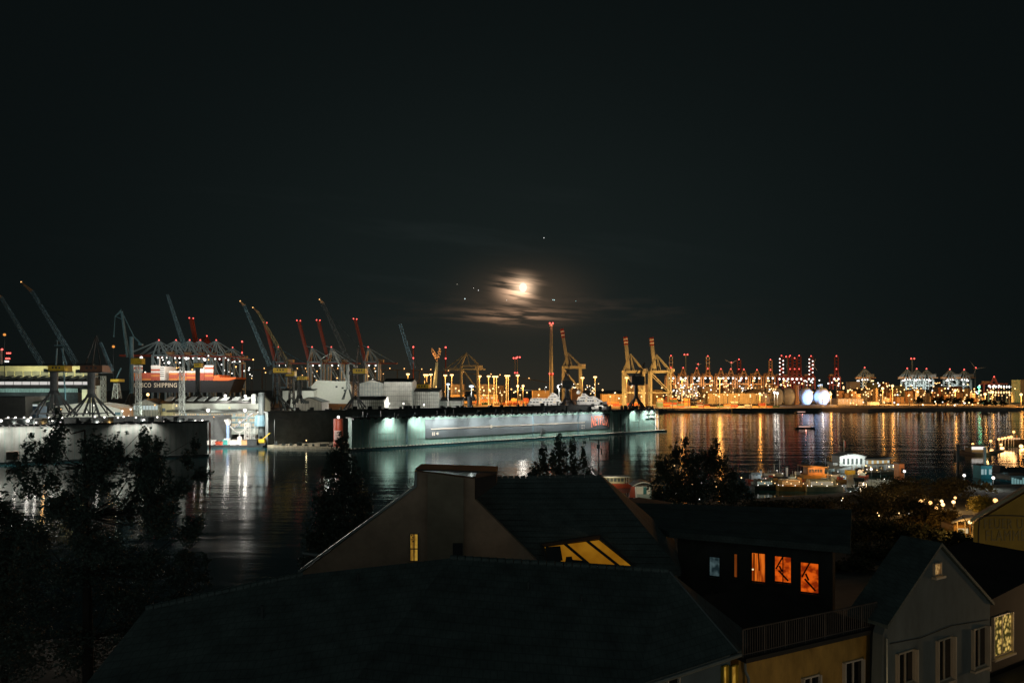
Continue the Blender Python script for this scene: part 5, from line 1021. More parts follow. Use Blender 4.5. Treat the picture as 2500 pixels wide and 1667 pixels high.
# ------------------------------------------------------------------ museum harbour boats on the near shore
def WY(py, z=0): return (HC-z)*F/(py-HY)
def strip_windows(mb, a, b, z0, z1, n, gap=.25):
    a, b = V(a), V(b); d = b-a
    for k in range(n): p = a+d*((k+gap/2)/n); q = a+d*((k+1-gap/2)/n); mb.obox((p.x, p.y, z0), q-p, V((0, -.06, 0)), (0, 0, z1-z0))
def excursion(label, px0, px1, py, mat, wmat, ang, roofm, n=9, hgt=1.7, cab=2.3, light_c=None, power=0):
    Y = WY(py); a = P(px0, 0, Y).x; b = P(px1, 0, Y).x; L = b-a; c = V(((a+b)/2, Y, 0)); t = T('excursion_boat', label, 'boat', c)
    MB().hull(c, L, 5.2, hgt, ang, .3, .3).build('hull', mat, t); ca, sa = math.cos(ang), math.sin(ang)
    def w_(x, y, z): return V((c.x+x*ca-y*sa, c.y+x*sa+y*ca, z))
    mb = MB(); mb.hexa([w_(-L*.42, -2.1, hgt), w_(L*.2, -2.1, hgt), w_(L*.2, 2.1, hgt), w_(-L*.42, 2.1, hgt), w_(-L*.41, -1.8, hgt+cab), w_(L*.18, -1.8, hgt+cab), w_(L*.18, 1.8, hgt+cab), w_(-L*.41, 1.8, hgt+cab)]); cb = mb.build('cabin', mat, t)
    for k in range(n):
        x0 = -L*.41+L*.59*(k+.12)/n; x1 = -L*.41+L*.59*(k+.88)/n; mb = MB(); mb.hexa([w_(x0, -2.16, hgt+.5), w_(x1, -2.16, hgt+.5), w_(x1, -2.0, hgt+.5), w_(x0, -2.0, hgt+.5), w_(x0, -1.98, hgt+cab-.35), w_(x1, -1.98, hgt+cab-.35), w_(x1, -1.85, hgt+cab-.35), w_(x0, -1.85, hgt+cab-.35)]); mb.build('window', wmat, cb)
    mb = MB(); z = hgt+cab
    for k in range(n): x0 = -L*.41+L*.59*(k+.06)/n; x1 = -L*.41+L*.59*(k+.94)/n; mb.hexa([w_(x0, -1.9, z), w_(x1, -1.9, z), w_(x1, 1.9, z), w_(x0, 1.9, z), w_(x0, -1.85, z+.14), w_(x1, -1.85, z+.14), w_(x1, 1.85, z+.14), w_(x0, 1.85, z+.14)])
    mb.build('roof_panel', roofm, t)
    mb = MB(); mb.hexa([w_(L*.2, -1.5, hgt), w_(L*.28, -1.5, hgt), w_(L*.28, 1.5, hgt), w_(L*.2, 1.5, hgt), w_(L*.2, -1.4, z+.9), w_(L*.25, -1.4, z+.9), w_(L*.25, 1.4, z+.9), w_(L*.2, 1.4, z+.9)]); mb.build('wheelhouse', mat, t)
    for k in range(7): MB().ball(w_(-L*.4+L*.8*k/6, -2.5, hgt+.35+(k*5 % 3)*.7), .17, 6).build('deck_lamp', eSOD if k % 3 else eWHT, t)
    mb = MB()
    for k in range(7): mb.bar(w_(L*.22+L*.03*k, -1.6+k*.2, hgt+.2), w_(L*.22+L*.03*k, -1.6+k*.2, hgt+1.3), .07)
    mb.bar(w_(L*.22, -1.6, hgt+1.3), w_(L*.40, -.4, hgt+1.3), .07); mb.build('bow_rail', mLTG, t)
    MB().tube(w_(L*.1, 0, hgt+cab), w_(L*.1, 0, hgt+cab+3.2), .07, n=5).build('mast', mLTG, t)
    if power: light('POINT', 'deck_light', (c.x, c.y-3.4, hgt+cab+3), light_c, power, t, .3)
    return t
mGOLD = M('worn ochre boat paint', (.50, .26, .07), .5, .25); mOLV = M('olive cream boat paint', (.42, .38, .24), .5, .25)
excursion('ochre excursion boat with a glass panel roof, nearest the left of the pier', 1898, 1972, 1197, mGOLD, E('boat window amber', (1, .55, .2), .35), -.02, M('pale glass roof', (.55, .52, .48), .35), 8, 1.9, 2.2, (1, .6, .25), 260)
excursion('olive cream excursion boat with lit windows right of the ochre one', 1966, 2058, 1198, mOLV, E('boat window pale', (1, .85, .6), .30), -.03, M('olive boat roof', (.30, .28, .2), .5), 10, 1.9, 2.2, (1, .85, .55), 160)
excursion('dark green moored boat with glinting windows left of the ochre one', 1838, 1900, 1194, M('dark boat paint', (.06, .07, .05), .5), E('boat window cold', (.8, .95, .8), .22), .03, M('dark boat roof', (.08, .08, .07), .6), 8, 1.6, 2.0, (.9, 1, .8), 45)
Y = WY(1166); t = T('houseboat', 'orange lit wooden houseboat with upswept canopy behind the ochre boat', 'boat', P(1985, 0, Y)*1); t.location.z = 0
a, b = P(1958, 1166, Y), P(2024, 1166, Y); MB().hull(((a.x+b.x)/2, Y, 0), b.x-a.x, 6, 1.5, .0).build('hull', mGOLD, t)
mb = MB(); mb.box(a.x+1.5, Y-2.4, 1.4, b.x-3, Y+2.4, 4.6); mb.build('deckhouse', M('varnished cabin wood', (.38, .17, .05), .5, .3), t)
MB().prism([(a.x-.8, Y-3, 5.2), (b.x-2, Y-3, 4.7), (b.x-2, Y-3, 4.9), (a.x-.8, Y-3, 5.45)], (0, 6, 0)).build('canopy', M('orange canopy', (.55, .28, .10), .6), t)
mb = MB(); strip_windows(mb, (a.x+2, Y-2.42, 0), (b.x-4, Y-2.42, 0), 2.7, 4.0, 5); mb.build('window', E('houseboat window', (1, .55, .25), .16), t)
light('POINT', 'deck_light', (a.x+5, Y-6, 4.4), (1, .5, .16), 420, t, .3); light('POINT', 'deck_light', (b.x-1, Y-5, 3.4), (1, .6, .25), 260, t, .3)
Y = WY(1146); t = T('restaurant_ship', 'white restaurant ship with a barrel roofed bow hall and rows of warm windows', 'ship', (P(2100, 0, Y).x, Y, 0)); a, b = P(2026, 0, Y).x, P(2178, 0, Y).x
MB().hull(((a+b)/2, Y, 0), b-a, 9, 2.6, math.pi-.02, .3, .15).build('hull', M('white boat paint', (.62, .64, .62), .5, .1), t)
x0, x1 = P(2040, 0, Y).x, P(2102, 0, Y).x; zr = HC-(1114-HY)/F*Y; mb = MB(); n = 8
pr = [(x0+(x1-x0)*k/n, Y-4, zr+1.9*math.sin(math.pi*(.12+.76*k/n))-.6) for k in range(n+1)]
mb.prism([(x0, Y-4, 2.2)]+[(p[0], p[1], p[2]) for p in pr]+[(x1, Y-4, 2.2)], (0, 8, 0)); mb.build('bow_hall', M('white boat paint', 0) if 'white boat paint' not in MATS else MATS['white boat paint'], t)
mb = MB()
for p, q in zip(pr, pr[1:]): mb.prism([(p[0]-.3, Y-4.6, p[2]+.05), (q[0]+.3, Y-4.6, q[2]+.05), (q[0]+.3, Y-4.6, q[2]+.35), (p[0]-.3, Y-4.6, p[2]+.35)], (0, 9.2, 0))
mb.build('barrel_roof', M('pale metal roof', (.5, .52, .52), .4), t)
mb = MB(); strip_windows(mb, (x0+1, Y-4.02, 0), (x1-1, Y-4.02, 0), 3.0, zr-.6, 5, .5); mb.build('window', mDK2, t)
x2 = P(2162, 0, Y).x; MB().box(x1, Y-3.6, 2.2, x2, Y+3.6, zr-1.0).build('saloon', M('brown saloon cladding', (.20, .15, .09), .6), t); MB().prism([(x1-.5, Y-4.2, zr-1.0), (x2+1.5, Y-4.2, zr-.3), (x2+1.5, Y-4.2, zr), (x1-.5, Y-4.2, zr-.6)], (0, 8.4, 0)).build('saloon_roof', mDK, t)
for k in range(13): xx = x1+.6+(x2-x1-1)*k/13; MB().box(xx, Y-3.72, 3.0+.05*k, xx+.95, Y-3.61, zr-1.5).build('window', E('saloon window', (1, .66, .26), .42, True) if k % 3 else eCWIN, t)
x3 = P(2026, 0, Y).x; MB().box(x3, Y-3.2, 2.4, x0, Y+3.2, 3.4).build('bow_deck', MATS['white boat paint'], t); MB().tube((x0+4, Y, zr+1), (x0+4, Y, HC-(1074-HY)/F*Y), .16, .1, 6).build('flag_pole', mWHT, t); MB().prism([(x0+4.1, Y, HC-(1075-HY)/F*Y), (x0+4.9, Y+.3, HC-(1078-HY)/F*Y), (x0+4.9, Y+.3, HC-(1092-HY)/F*Y), (x0+4.1, Y, HC-(1094-HY)/F*Y)], (0, .05, 0)).build('flag', mRED, t)
for x, p in ((x0+3, 420), (x0+9, 300), (x2+1, 160)): light('POINT', 'deck_light', (x, Y-8, 5), COOL, p, t, .3)
Y = WY(1158); t = T('harbour_crane_barge', 'dark barge deck crowded with parasols and small lights between the ship and the walkway', 'barge', (P(2140, 0, Y).x, Y, 0)); a, b = P(2072, 0, Y).x, P(2196, 0, Y).x
MB().hull(((a+b)/2, Y, 0), b-a, 8, 1.5, 0).build('hull', mDK2, t); rr = random.Random(4); mb = MB()
for k in range(26): x = rr.uniform(a+3, b-4); mb.box(x, Y-3+rr.uniform(0, 4), 1.45, x+rr.uniform(.5, 2), Y-2+rr.uniform(0, 4), 1.5+rr.uniform(.6, 2.2))
mb.build('deck_gear', M('dark deck gear', (.10, .10, .09), .7, .5, 1), t)
for k in range(12): MB().ball((rr.uniform(a+2, b-3), Y-3.6, rr.uniform(2.2, 4.6)), .22, 6).build('deck_lamp', eSOD if k % 3 else eWHT, t)
for k in range(4): light('POINT', 'deck_light', (a+4+(b-a-8)*k/3, Y-5, 4), WARM, 70, t, .25)
t = T('rescue_float', 'yellow buoy float on the pier between the boats and the walkway', 'float', (P(2074, 0, 290).x, 290, 0)); q = P(2074, 1150, 296); MB().box(q.x-1.6, 294, 1.2, q.x+1.6, 297, q.z+.6).build('body', mYEL, t); MB().ball((q.x+3, 293, 2.4), 1.2, 10, (1, .4, 1)).build('ring', mWHT, t); light('POINT', 'deck_light', (q.x+2, 290, 5), WARM, 120, t, .3)
Y = WY(1176, 1.5); t = T('pier_walkway', 'pale railed walkway on floats running right from the gangway', 'pier', (P(2128, 0, Y).x, Y, 0)); a, b = P(2070, 1172, WY(1172)), P(2178, 1178, WY(1178)); MB().bar((a.x, Y, 1.3), (b.x, Y-6, 1.3), 2.4, .5).build('deck', M('pale walkway planks', (.45, .43, .34), .8, .2, 1), t)
mb = MB()
for k in range(15): p = V((a.x, Y-1.2, 1.5)).lerp(V((b.x, Y-7.2, 1.5)), k/14); mb.bar(p, p+V((0, 0, 1.1)), .1)
for z in (2.1, 2.6): mb.bar((a.x, Y-1.2, z), (b.x, Y-7.2, z), .1)
mb.build('railing', mLTG, t); light('POINT', 'walkway_light', ((a.x+b.x)/2-6, Y-10, 5.5), (1, .95, .75), 320, t, .3)
t = T('gangway', 'pale sloping gangway leading down beside the olive cream boat', 'gangway', P(2075, 1188, 268)); mb = MB(); mb.hexa([P(2068, 1191, 262), P(2086, 1191, 262), P(2086, 1191, 264), P(2068, 1191, 264)]+[P(2067, 1160, 292), P(2080, 1160, 292), P(2080, 1159, 294), P(2067, 1159, 294)]) if 0 else mb.prism([P(2068, 1190, 262), P(2087, 1190, 262), P(2081, 1160, 292), P(2067, 1160, 292)], (0, 0, .25)); mb.build('deck', M('pale walkway planks', 0) if 0 else MATS['pale walkway planks'], t)
mb = MB()
for x0, x1 in ((2068, 2067), (2087, 2081)): mb.bar(P(x0, 1184, 262), P(x1, 1155, 292), .12)
mb.build('railing', mLTG, t); light('POINT', 'walkway_light', P(2095, 1150, 262), (1, .95, .75), 160, t, .3)
for px, y0, y1, lab in ((1857, 1149, 1172, 'left white round mooring pile behind the small boats'), (1921, 1141, 1166, 'right white round mooring pile behind the small boats')):
    Y = WY(y1); t = T('mooring_pile', lab, 'mooring post', (P(px, 0, Y).x, Y, 0)); MB().tube((P(px, 0, Y).x, Y, -2), P(px, y0, Y), m_(2.6, Y), n=10).build('shaft', mWHT, t); MB().lathe((P(px, 0, Y).x, Y, P(0, y0, Y).z), [(m_(2.9, Y), 0), (m_(2.9, Y), .3), (.05, .8)], 10).build('cap', mDK2, t); light('POINT', 'pile_light', P(px+6, y0+6, Y-5), (.85, .92, 1), 55, t, .2)
Y = WY(1176); t = T('motor_launch', 'small launch with a grey blue cabin roof beside the left white pile', 'boat', (P(1845, 0, Y).x, Y, 0)); c = V((P(1848, 0, Y).x, Y, 0)); MB().hull(c, 9, 3.2, 1.2, .2).build('hull', mRED, t); MB().box(c.x-2.8, Y-1.3, 1.2, c.x+1.2, Y+1.3, 3.0).build('cabin', M('grey blue boat roof', (.35, .42, .48), .5), t); MB().prism([(c.x-3.2, Y-1.6, 3), (c.x+1.8, Y-1.6, 3), (c.x+.8, Y, 3.9), (c.x-2.4, Y, 3.9)], (0, .1, 0)).build('windscreen', M('grey blue boat roof', 0) if 0 else MATS['grey blue boat roof'], t); light('POINT', 'deck_light', (c.x+1, Y-4, 3.4), COOL, 60, t, .2)
t = T('lantern_hut', 'orange lit ticket hut at the right end of the restaurant ship', 'hut', (P(2195, 0, 290).x, 290, 0)); a, b = P(2189, 1153, 290), P(2201, 1131, 290); MB().box(a.x, 288, 0, b.x, 292, b.z).build('wall', M('orange hut boards', (.55, .26, .12), .7), t); MB().box(a.x-.4, 287.6, b.z, b.x+.4, 292.4, b.z+.4).build('roof', mDK, t); MB().box((a.x+b.x)/2-.3, 287.85, a.z, (a.x+b.x)/2+.7, 287.98, a.z+2.1).build('door', mDK, t); light('POINT', 'hut_light', ((a.x+b.x)/2, 284, b.z-.6), (1, .5, .2), 160, t, .3)
rr = random.Random(15); bc = [mWHT, mGOLD, mDK, mRED, mOLV, mBLU]
for k, (px, py) in enumerate(((1862, 1181), (1882, 1172), (1903, 1168), (1935, 1176), (1948, 1163), (2022, 1172), (2038, 1163), (2052, 1176), (2088, 1170), (2106, 1166), (2150, 1182), (2015, 1150), (1890, 1160))):
    Y = WY(py); x = P(px, 0, Y).x; t = T('moored_boat', 'small moored boat packed among the excursion boats', 'boat', (x, Y, 0), 'small moored boats'); L = rr.uniform(5, 9); an = rr.choice((0, math.pi, .3, 2.8))
    MB().hull((x, Y, 0), L, 2.4, .9, an).build('hull', bc[k % 6], t); MB().box(x-L*.18, Y-.8, .8, x+L*.12, Y+.8, 2.1).build('cabin', bc[(k+2) % 6], t); MB().tube((x, Y, .8), (x, Y, rr.uniform(4, 8)), .06, n=5).build('mast', mLTG, t)
    MB().ball((x+.8, Y-1.2, 2.3), .17, 6).build('cabin_lamp', eSOD if k % 2 else eWHT, t)
    if k % 3 == 0: light('POINT', 'deck_light', (x, Y-3, 3.2), (1, .7, .4), 60, t, .2)
for k in range(9):
    px = 2080+k*12; Y = WY(1157)+rr.uniform(-3, 2); x = P(px, 0, Y).x; t = T('parasol', 'folded parasol standing on the dark barge deck', 'parasol', (x, Y, 1.5), 'parasols on the barge deck'); MB().tube((x, Y, 1.5), (x, Y, 4.2), .05, n=5).build('pole', mLTG, t); MB().tube((x, Y, 2.2), (x, Y, 4.3), .32, .05, 8).build('canopy', mWHT if k % 2 else mOLV, t)
# pavilion and deckhouse left of centre
Y = WY(1211, 4); t = T('pavilion', 'small arched roof pavilion with glass front and a red gable stripe', 'pavilion', (P(1565, 0, Y).x, Y, 4)); a, b = P(1550, 1208, Y), P(1591, 1187, Y); mb = MB(); n = 8
MB().box(a.x, Y, 3, b.x, Y+5, b.z).build('wall', M('pale teal pavilion wall', (.42, .50, .46), .6), t)
pr = [(a.x-.8+(b.x-a.x+1.6)*k/n, Y-.8, b.z+1.25*math.sin(math.pi*k/n)) for k in range(n+1)]
for p, q in zip(pr, pr[1:]): mb.prism([p, q, (q[0], q[1], q[2]+.3), (p[0], p[1], p[2]+.3)], (0, 6.6, 0))
mb.build('arched_roof', M('grey arched roof', (.42, .43, .38), .5), t)
for k in range(4): x = a.x+.5+(b.x-a.x-1)*k/4; MB().box(x, Y-.08, a.z+.3, x+1.05, Y-.01, b.z-.2).build('window', E('pavilion glass', (1, .86, .55), .22) if k != 2 else M('teal door', (.05, .2, .2), .4), t)
c = P(1542, 0, Y).x; MB().prism([(c-1, Y-.5, 3.6), (c+1.1, Y-.5, 3.6), (c+.9, Y-.5, b.z), (c-.2, Y-.5, b.z)], (0, .5, 0)).build('red_gable', mRED, t); MB().prism([(c+1.15, Y-.5, 3.6), (c+1.7, Y-.5, 3.6), (c+1.3, Y-.5, b.z), (c+.95, Y-.5, b.z)], (0, .5, 0)).build('white_gable', mWHT, t)
light('POINT', 'pavilion_light', (c+3, Y-6, b.z+1), (1, .9, .65), 260, t, .3)
Y = WY(1190); t = T('passenger_launch', 'small white launch with a flat canopy on a red hull left of the pavilion', 'boat', (P(1496, 0, Y).x, Y, 0)); c = V((P(1498, 0, Y).x, Y, 0)); MB().hull(c, 13, 4.4, 1.8, math.pi, .3).build('hull', mRED, t); MB().box(c.x-4.6, Y-1.7, 1.7, c.x+4, Y+1.7, 4.3).build('cabin', mOLV, t); MB().box(c.x-5.4, Y-2.1, 4.3, c.x+6, Y+2.1, 4.55).build('canopy', mWHT, t)
mb = MB(); strip_windows(mb, (c.x-4.4, Y-1.71, 0), (c.x+3.8, Y-1.71, 0), 2.6, 3.9, 6); mb.build('window', mDK2, t)
for x in (4.6, 5.6): MB().bar((c.x+x, Y-1.9, 1.7), (c.x+x, Y-1.9, 4.3), .12).build('post', mWHT, t)
light('POINT', 'deck_light', (c.x-1, Y-6, 4), (1, .88, .6), 190, t, .3)
# ------------------------------------------------------------------ landing stage at the right edge
Y = WY(1110); t = T('landing_stage', 'floating landing stage with a bright lit waiting room and orange lamps', 'pontoon', (P(2385, 0, Y).x, Y, 0)); a, b = P(2366, 0, Y).x, P(2406, 0, Y).x
MB().box(a, Y-5, -.5, b, Y+14, 1.6).build('pontoon', mDK, t); MB().box(P(2373, 0, Y).x, Y, 1.6, P(2402, 0, Y).x, Y+6, 3.9).build('waiting_room', mOCH, t)
MB().box(P(2372, 0, Y).x, Y-.5, HC-(1097-HY)/F*Y, P(2402, 0, Y).x, Y-.02, HC-(1090-HY)/F*Y).build('lit_window', E('waiting room light', (1, .95, .88), 1.0, True), t)
MB().box(P(2368, 0, Y).x, Y-1, HC-(1089-HY)/F*Y, P(2406, 0, Y).x, Y+7, HC-(1087-HY)/F*Y).build('roof', mDK, t)
MB().tube((P(2406, 0, Y).x, Y-3, -2), P(2406, 1089, Y-3), m_(2.2, Y), n=10).build('pile', mWHT, t); light('POINT', 'stage_light', (P(2388, 0, Y).x, Y-8, 4), (1, .58, .2), 900, t, .4)
t = T('mooring_deck', 'lit gangway deck running right from the landing stage', 'pier', (P(2430, 0, Y+10).x, Y+10, 0)); MB().prism([P(2406, 1111, WY(1111)), P(2452, 1101, WY(1101)), P(2452, 1098, WY(1101)), P(2406, 1107, WY(1111))], (0, 4, 0)).build('deck', MATS['pale walkway planks'], t)
mb = MB()
for px, y in ((2414, 1100), (2428, 1096), (2440, 1093)): mb.bar(P(px, 1107-(px-2406)*.2, 415), P(px, y, 415), .4)
mb.build('post', mWHT, t)
Y = 470; t = T('harbour_ship', 'orange lit harbour ship moored behind the landing stage at the right edge', 'ship', (P(2475, 0, Y).x, Y, 0)); MB().hull((P(2478, 0, Y).x, Y, 0), 24, 6, 3, 0).build('hull', mDK, t); MB().box(P(2457, 0, Y).x, Y-2, 2.6, P(2486, 0, Y).x, Y+2, HC-(1078-HY)/F*Y).build('deckhouse', M('orange deckhouse', (.6, .25, .1), .6), t); MB().bar(P(2482, 1080, Y), P(2482, 1062, Y), .6).build('mast', mORG, t)
mb = MB(); strip_windows(mb, (P(2458, 0, Y).x, Y-2.1, 0), (P(2485, 0, Y).x, Y-2.1, 0), 3.6, 4.8, 7); mb.build('window', E('ship window orange', (1, .6, .3), .8), t); light('POINT', 'deck_light', (P(2470, 0, Y).x, Y-8, 6), (1, .33, .06), 700, t, .4)
for i, (px, py) in enumerate(((2375, 1084), (2419, 1076), (2439, 1072), (2447, 1070.5), (2454, 1069), (2462, 1067.5), (2469, 1066), (2475, 1054), (2444, 1085))):
    lab = ('orange starry lamp at the left corner of the landing stage', 'orange starry lamp over the middle of the landing stage', None, None, None, None, None, 'highest orange lamp above the harbour ship', 'lower orange lamp below the row of five')[i]
    mast_lamp(px, py, 450, 2, 220, lab or 'orange lamp in the slanting row of five above the harbour ship', None if lab else 'row of five orange lamps', 'ball', 3.0, .5, .2)
mast_lamp(2493, 1089, 440, 0, 700, 'large pale lamp at the right edge beside the harbour ship', None, 'ball', 4.4, .7, .2)
Y = WY(1168); t = T('teal_kiosk', 'teal painted kiosk tower with pale lit windows on the near pontoon', 'kiosk', (P(2408, 0, Y).x, Y, 0)); a, b = P(2395, 1166, Y), P(2422, 1137, Y); MB().box(a.x, Y, 0, b.x, Y+5, b.z).build('wall', M('teal kiosk paint', (.03, .24, .28), .5), t); MB().box(a.x-.4, Y-.4, b.z, b.x+.4, Y+5.4, b.z+.4).build('roof', mDK, t)
for x0, x1 in ((2395.5, 2401), (2404, 2408), (2414.5, 2421)): p, q = P(x0, 1158, Y), P(x1, 1145, Y); MB().box(p.x, Y-.12, p.z, q.x, Y-.01, q.z).build('window', E('kiosk window', (.62, .9, .92), .42, True), t)
MB().tube(P(2404, 1137, Y+2), P(2404, 1092, Y+2), .55, n=8).build('flue', mLTG, t); light('POINT', 'kiosk_light', (b.x+1, Y-6, b.z), (.5, .95, 1), 420, t, .3)
Y = WY(1150, 1); t = T('dark_pontoon', 'black pontoon with bollard posts in front of the orange reflections', 'pontoon', (P(2470, 0, Y).x, Y, 0)); MB().prism([P(2428, 1160, Y), P(2510, 1166, Y), P(2510, 1142, Y), P(2456, 1146, Y), P(2455, 1137, Y), P(2442, 1137, Y), P(2441, 1154, Y)], (0, 5, 0)).build('hull', mDK, t)
mb = MB()
for px in (2461, 2468, 2473, 2479, 2490): mb.bar(P(px, 1146, Y), P(px, 1138, Y), .35)
mb.build('bollard', mDK, t)
Y = 262; t = T('glass_pavilion', 'teal lit glass pavilion cut by the right picture edge', 'pavilion', (P(2490, 0, Y).x, Y, 3)); a, b = P(2467, 1196, Y), P(2530, 1163, Y); MB().box(a.x, Y, 3, b.x, Y+8, b.z).build('wall', M('pavilion dark frame', (.05, .07, .07), .5), t); MB().box(a.x-1, Y-1, b.z, b.x, Y+9, b.z+.5).build('roof', mDK, t)
for k in range(9): x = a.x+.4+k*1.05; MB().box(x, Y-.1, a.z+1+(k*37 % 5)*.15, x+.75, Y-.01, b.z-.4-(k*53 % 4)*.3).build('window', E('teal glass light', (.45, .85, .85), .30), t)
light('POINT', 'pavilion_light', (a.x+4, Y-5, b.z-1), (.5, .95, 1), 110, t, .3)
t = T('pile', 'tall dark mooring pile standing in the river left of the landing stage', 'mooring post', (P(2338, 0, 300).x, 300, 0)); MB().tube((P(2338, 0, 300).x, 300, -2), P(2338, 1088, 300), .6, n=10).build('shaft', mDK, t); MB().ball(P(2338, 1087, 300), .75, 8).build('cap', mDK2, t)
# street lamps among the bushes
bl = 'globe street lamps among the bushes'
for px, py, c, p, r, lab in ((2248, 1223.5, 2, 300, 4.6, None), (2258.6, 1221.5, 2, 260, 4.2, None), (2271.6, 1227, 2, 300, 4.4, None), (2285, 1240, 2, 320, 4.2, 'lowest globe street lamp of the cluster in the bushes'), (2299, 1223, 0, 200, 3.8, None), (2302, 1231, 0, 260, 4.4, None), (2328, 1225, 0, 260, 4.2, None), (2332, 1214.6, 2, 200, 3.0, 'highest small orange lamp of the cluster in the bushes'),
        (2430, 1221.5, 2, 800, 5.4, 'big orange globe lamp just over the graffiti house roof'), (2425, 1166, 1, 180, 3.6, 'white globe lamp right of the teal kiosk'), (2354, 1160, 1, 140, 3.4, 'white globe lamp alone left of the teal kiosk'), (2368, 1274, 0, 420, 4.2, 'right globe lamp at the lit snack canopy'), (2324, 1285, 0, 420, 4.2, 'left globe lamp at the lit snack canopy'), (2208, 1150, 1, 90, 3.2, 'white lamp at the right end of the restaurant ship'), (2127, 1145, 1, 90, 3.0, 'white lamp in the middle of the restaurant deck')):
    Y = 30*F/(py-HY); zb = bank_z((px-1250)/F*Y, Y); zb = max(zb, 0.2); mast_lamp(px, py, Y, c, p*2.2, lab or 'globe street lamp in the cluster among the bushes', None if lab else bl, 'ball', r, .5, zb, mDK)
rr = random.Random(9)
for px, py in ((2143, 1252), (2146, 1258), (2195, 1252), (2220, 1254), (2126, 1220), (2127, 1228), (2055, 1222), (2058, 1216), (1690, 1181), (1714, 1179), (1746, 1176), (1748, 1188), (1760, 1194), (1711, 1212), (1708, 1218), (1810, 1166), (1646, 1136), (1640, 1140), (1616, 1202), (1650, 1204)):
    Y = 31*F/(py-HY); q = P(px, py, Y); zb = max(.3, bank_z(q.x, Y)); mb = MB().ball(q, m_(1.7, Y), 6); mb.k = 1; mb.tube((q.x, Y, zb), q, .05, n=4); tag(mb.build('garden_lamp', [eSOD if rr.random() < .6 else eWHT, mDK]), 'tiny garden lamp glinting through the dark bushes', 'lamp', 'garden lamps in the bushes')
# snack canopy
Y = 140; t = T('snack_kiosk', 'orange lit kiosk under a white canopy beside the graffiti house', 'kiosk', P(2350, 1310, Y)); mb = MB(); mb.prism([P(2323, 1277, Y-4), P(2352, 1259, Y+2), P(2398, 1260, Y+2), P(2380, 1263, Y-4)], (0, 0, .3)); mb.build('canopy', M('white canopy sheet', (.75, .7, .62), .7, .1), t)
a, b = P(2335, 1318, Y), P(2378, 1284, Y); MB().box(a.x, Y+1, a.z-3, b.x, Y+5, b.z).build('wall', M('amber kiosk boards', (.5, .28, .08), .7), t)
for x in (2337, 2356, 2376): MB().bar(P(x, 1345, Y-1), P(x, 1268, Y-1), .14).build('post', mOCH, t)
MB().box(a.x+1, Y+.9, a.z+1.2, a.x+3, Y+.99, a.z+2.2).build('hatch', E('kiosk hatch glow', (1, .75, .4), .6, True), t); light('POINT', 'kiosk_light', P(2352, 1282, Y-4), (1, .55, .16), 620, t, .3)
t = T('lamp_post', 'curved lamp post arching over the lit snack canopy', 'lamp', P(2368, 1300, 132)); MB().path([P(2368, 1335, 132), P(2364, 1285, 132), P(2354, 1265, 132), P(2340, 1253, 132)], .09, 6).build('post', mOCH, t)

# ------------------------------------------------------------------ foreground houses
mTILE = M('dark roof tiles', (.12, .165, .16), .7, .35, 1.1, 0, .3)
def tile_pattern(m):
    nt = m.node_tree; b = nt.nodes['Principled BSDF']; tc = [n for n in nt.nodes if n.type == 'TEX_COORD'][0]; sp = nt.nodes.new('ShaderNodeSeparateXYZ'); nt.links.new(tc.outputs['Object'], sp.inputs[0]); cb = nt.nodes.new('ShaderNodeCombineXYZ'); nt.links.new(sp.outputs[0], cb.inputs[0])
    k = nt.nodes.new('ShaderNodeMath'); k.operation = 'MULTIPLY'; k.inputs[1].default_value = 1.5; nt.links.new(sp.outputs[2], k.inputs[0]); nt.links.new(k.outputs[0], cb.inputs[1])
    br = nt.nodes.new('ShaderNodeTexBrick'); br.inputs['Scale'].default_value = 2.2; br.inputs['Mortar Size'].default_value = .05; br.inputs['Mortar Smooth'].default_value = .6; br.inputs['Brick Width'].default_value = .5; br.inputs['Row Height'].default_value = .45; br.inputs['Color1'].default_value = (1, 1, 1, 1); br.inputs['Color2'].default_value = (.93, .94, .94, 1); br.inputs['Mortar'].default_value = (.74, .74, .74, 1); nt.links.new(cb.outputs[0], br.inputs['Vector'])
    old = b.inputs['Base Color'].links[0].from_socket; mx = nt.nodes.new('ShaderNodeMix'); mx.data_type = 'RGBA'; mx.blend_type = 'MULTIPLY'; mx.inputs[0].default_value = 1; nt.links.new(old, mx.inputs[6]); nt.links.new(br.outputs['Color'], mx.inputs[7]); nt.links.new(mx.outputs[2], b.inputs['Base Color'])
    bp = nt.nodes.new('ShaderNodeBump'); bp.inputs['Strength'].default_value = .5; bp.inputs['Distance'].default_value = .03; nt.links.new(br.outputs['Color'], bp.inputs['Height']); nt.links.new(bp.outputs[0], b.inputs['Normal'])
tile_pattern(mTILE); mPLA = M('brown plaster', (.50, .37, .27), .9, .22, .8, 0, .15); mPLA2 = M('darker brown plaster', (.34, .29, .21), .9, .2, .8, 0, .15)  # second plaster is a darker brown for the shaft and rear houses
mFRM = M('white window frame', (.72, .68, .6), .5, .08, 2); mGUT = M('zinc gutter', (.30, .36, .36), .35, .2, 2, .4)
GB = 16
def tiles(mb, p0, eave, down, rows, t_=.06):
    """thin tile courses lying on a roof plane: p0 ridge corner, eave vector along ridge, down vector"""
    nrm = V(eave).cross(V(down)).normalized(); nrm = nrm if nrm.z > 0 else -nrm
    for k in range(rows):
        a = V(p0)+V(down)*(k/rows)+nrm*.01; mb.obox(a, V(eave), V(down)/rows*.92, nrm*t_)
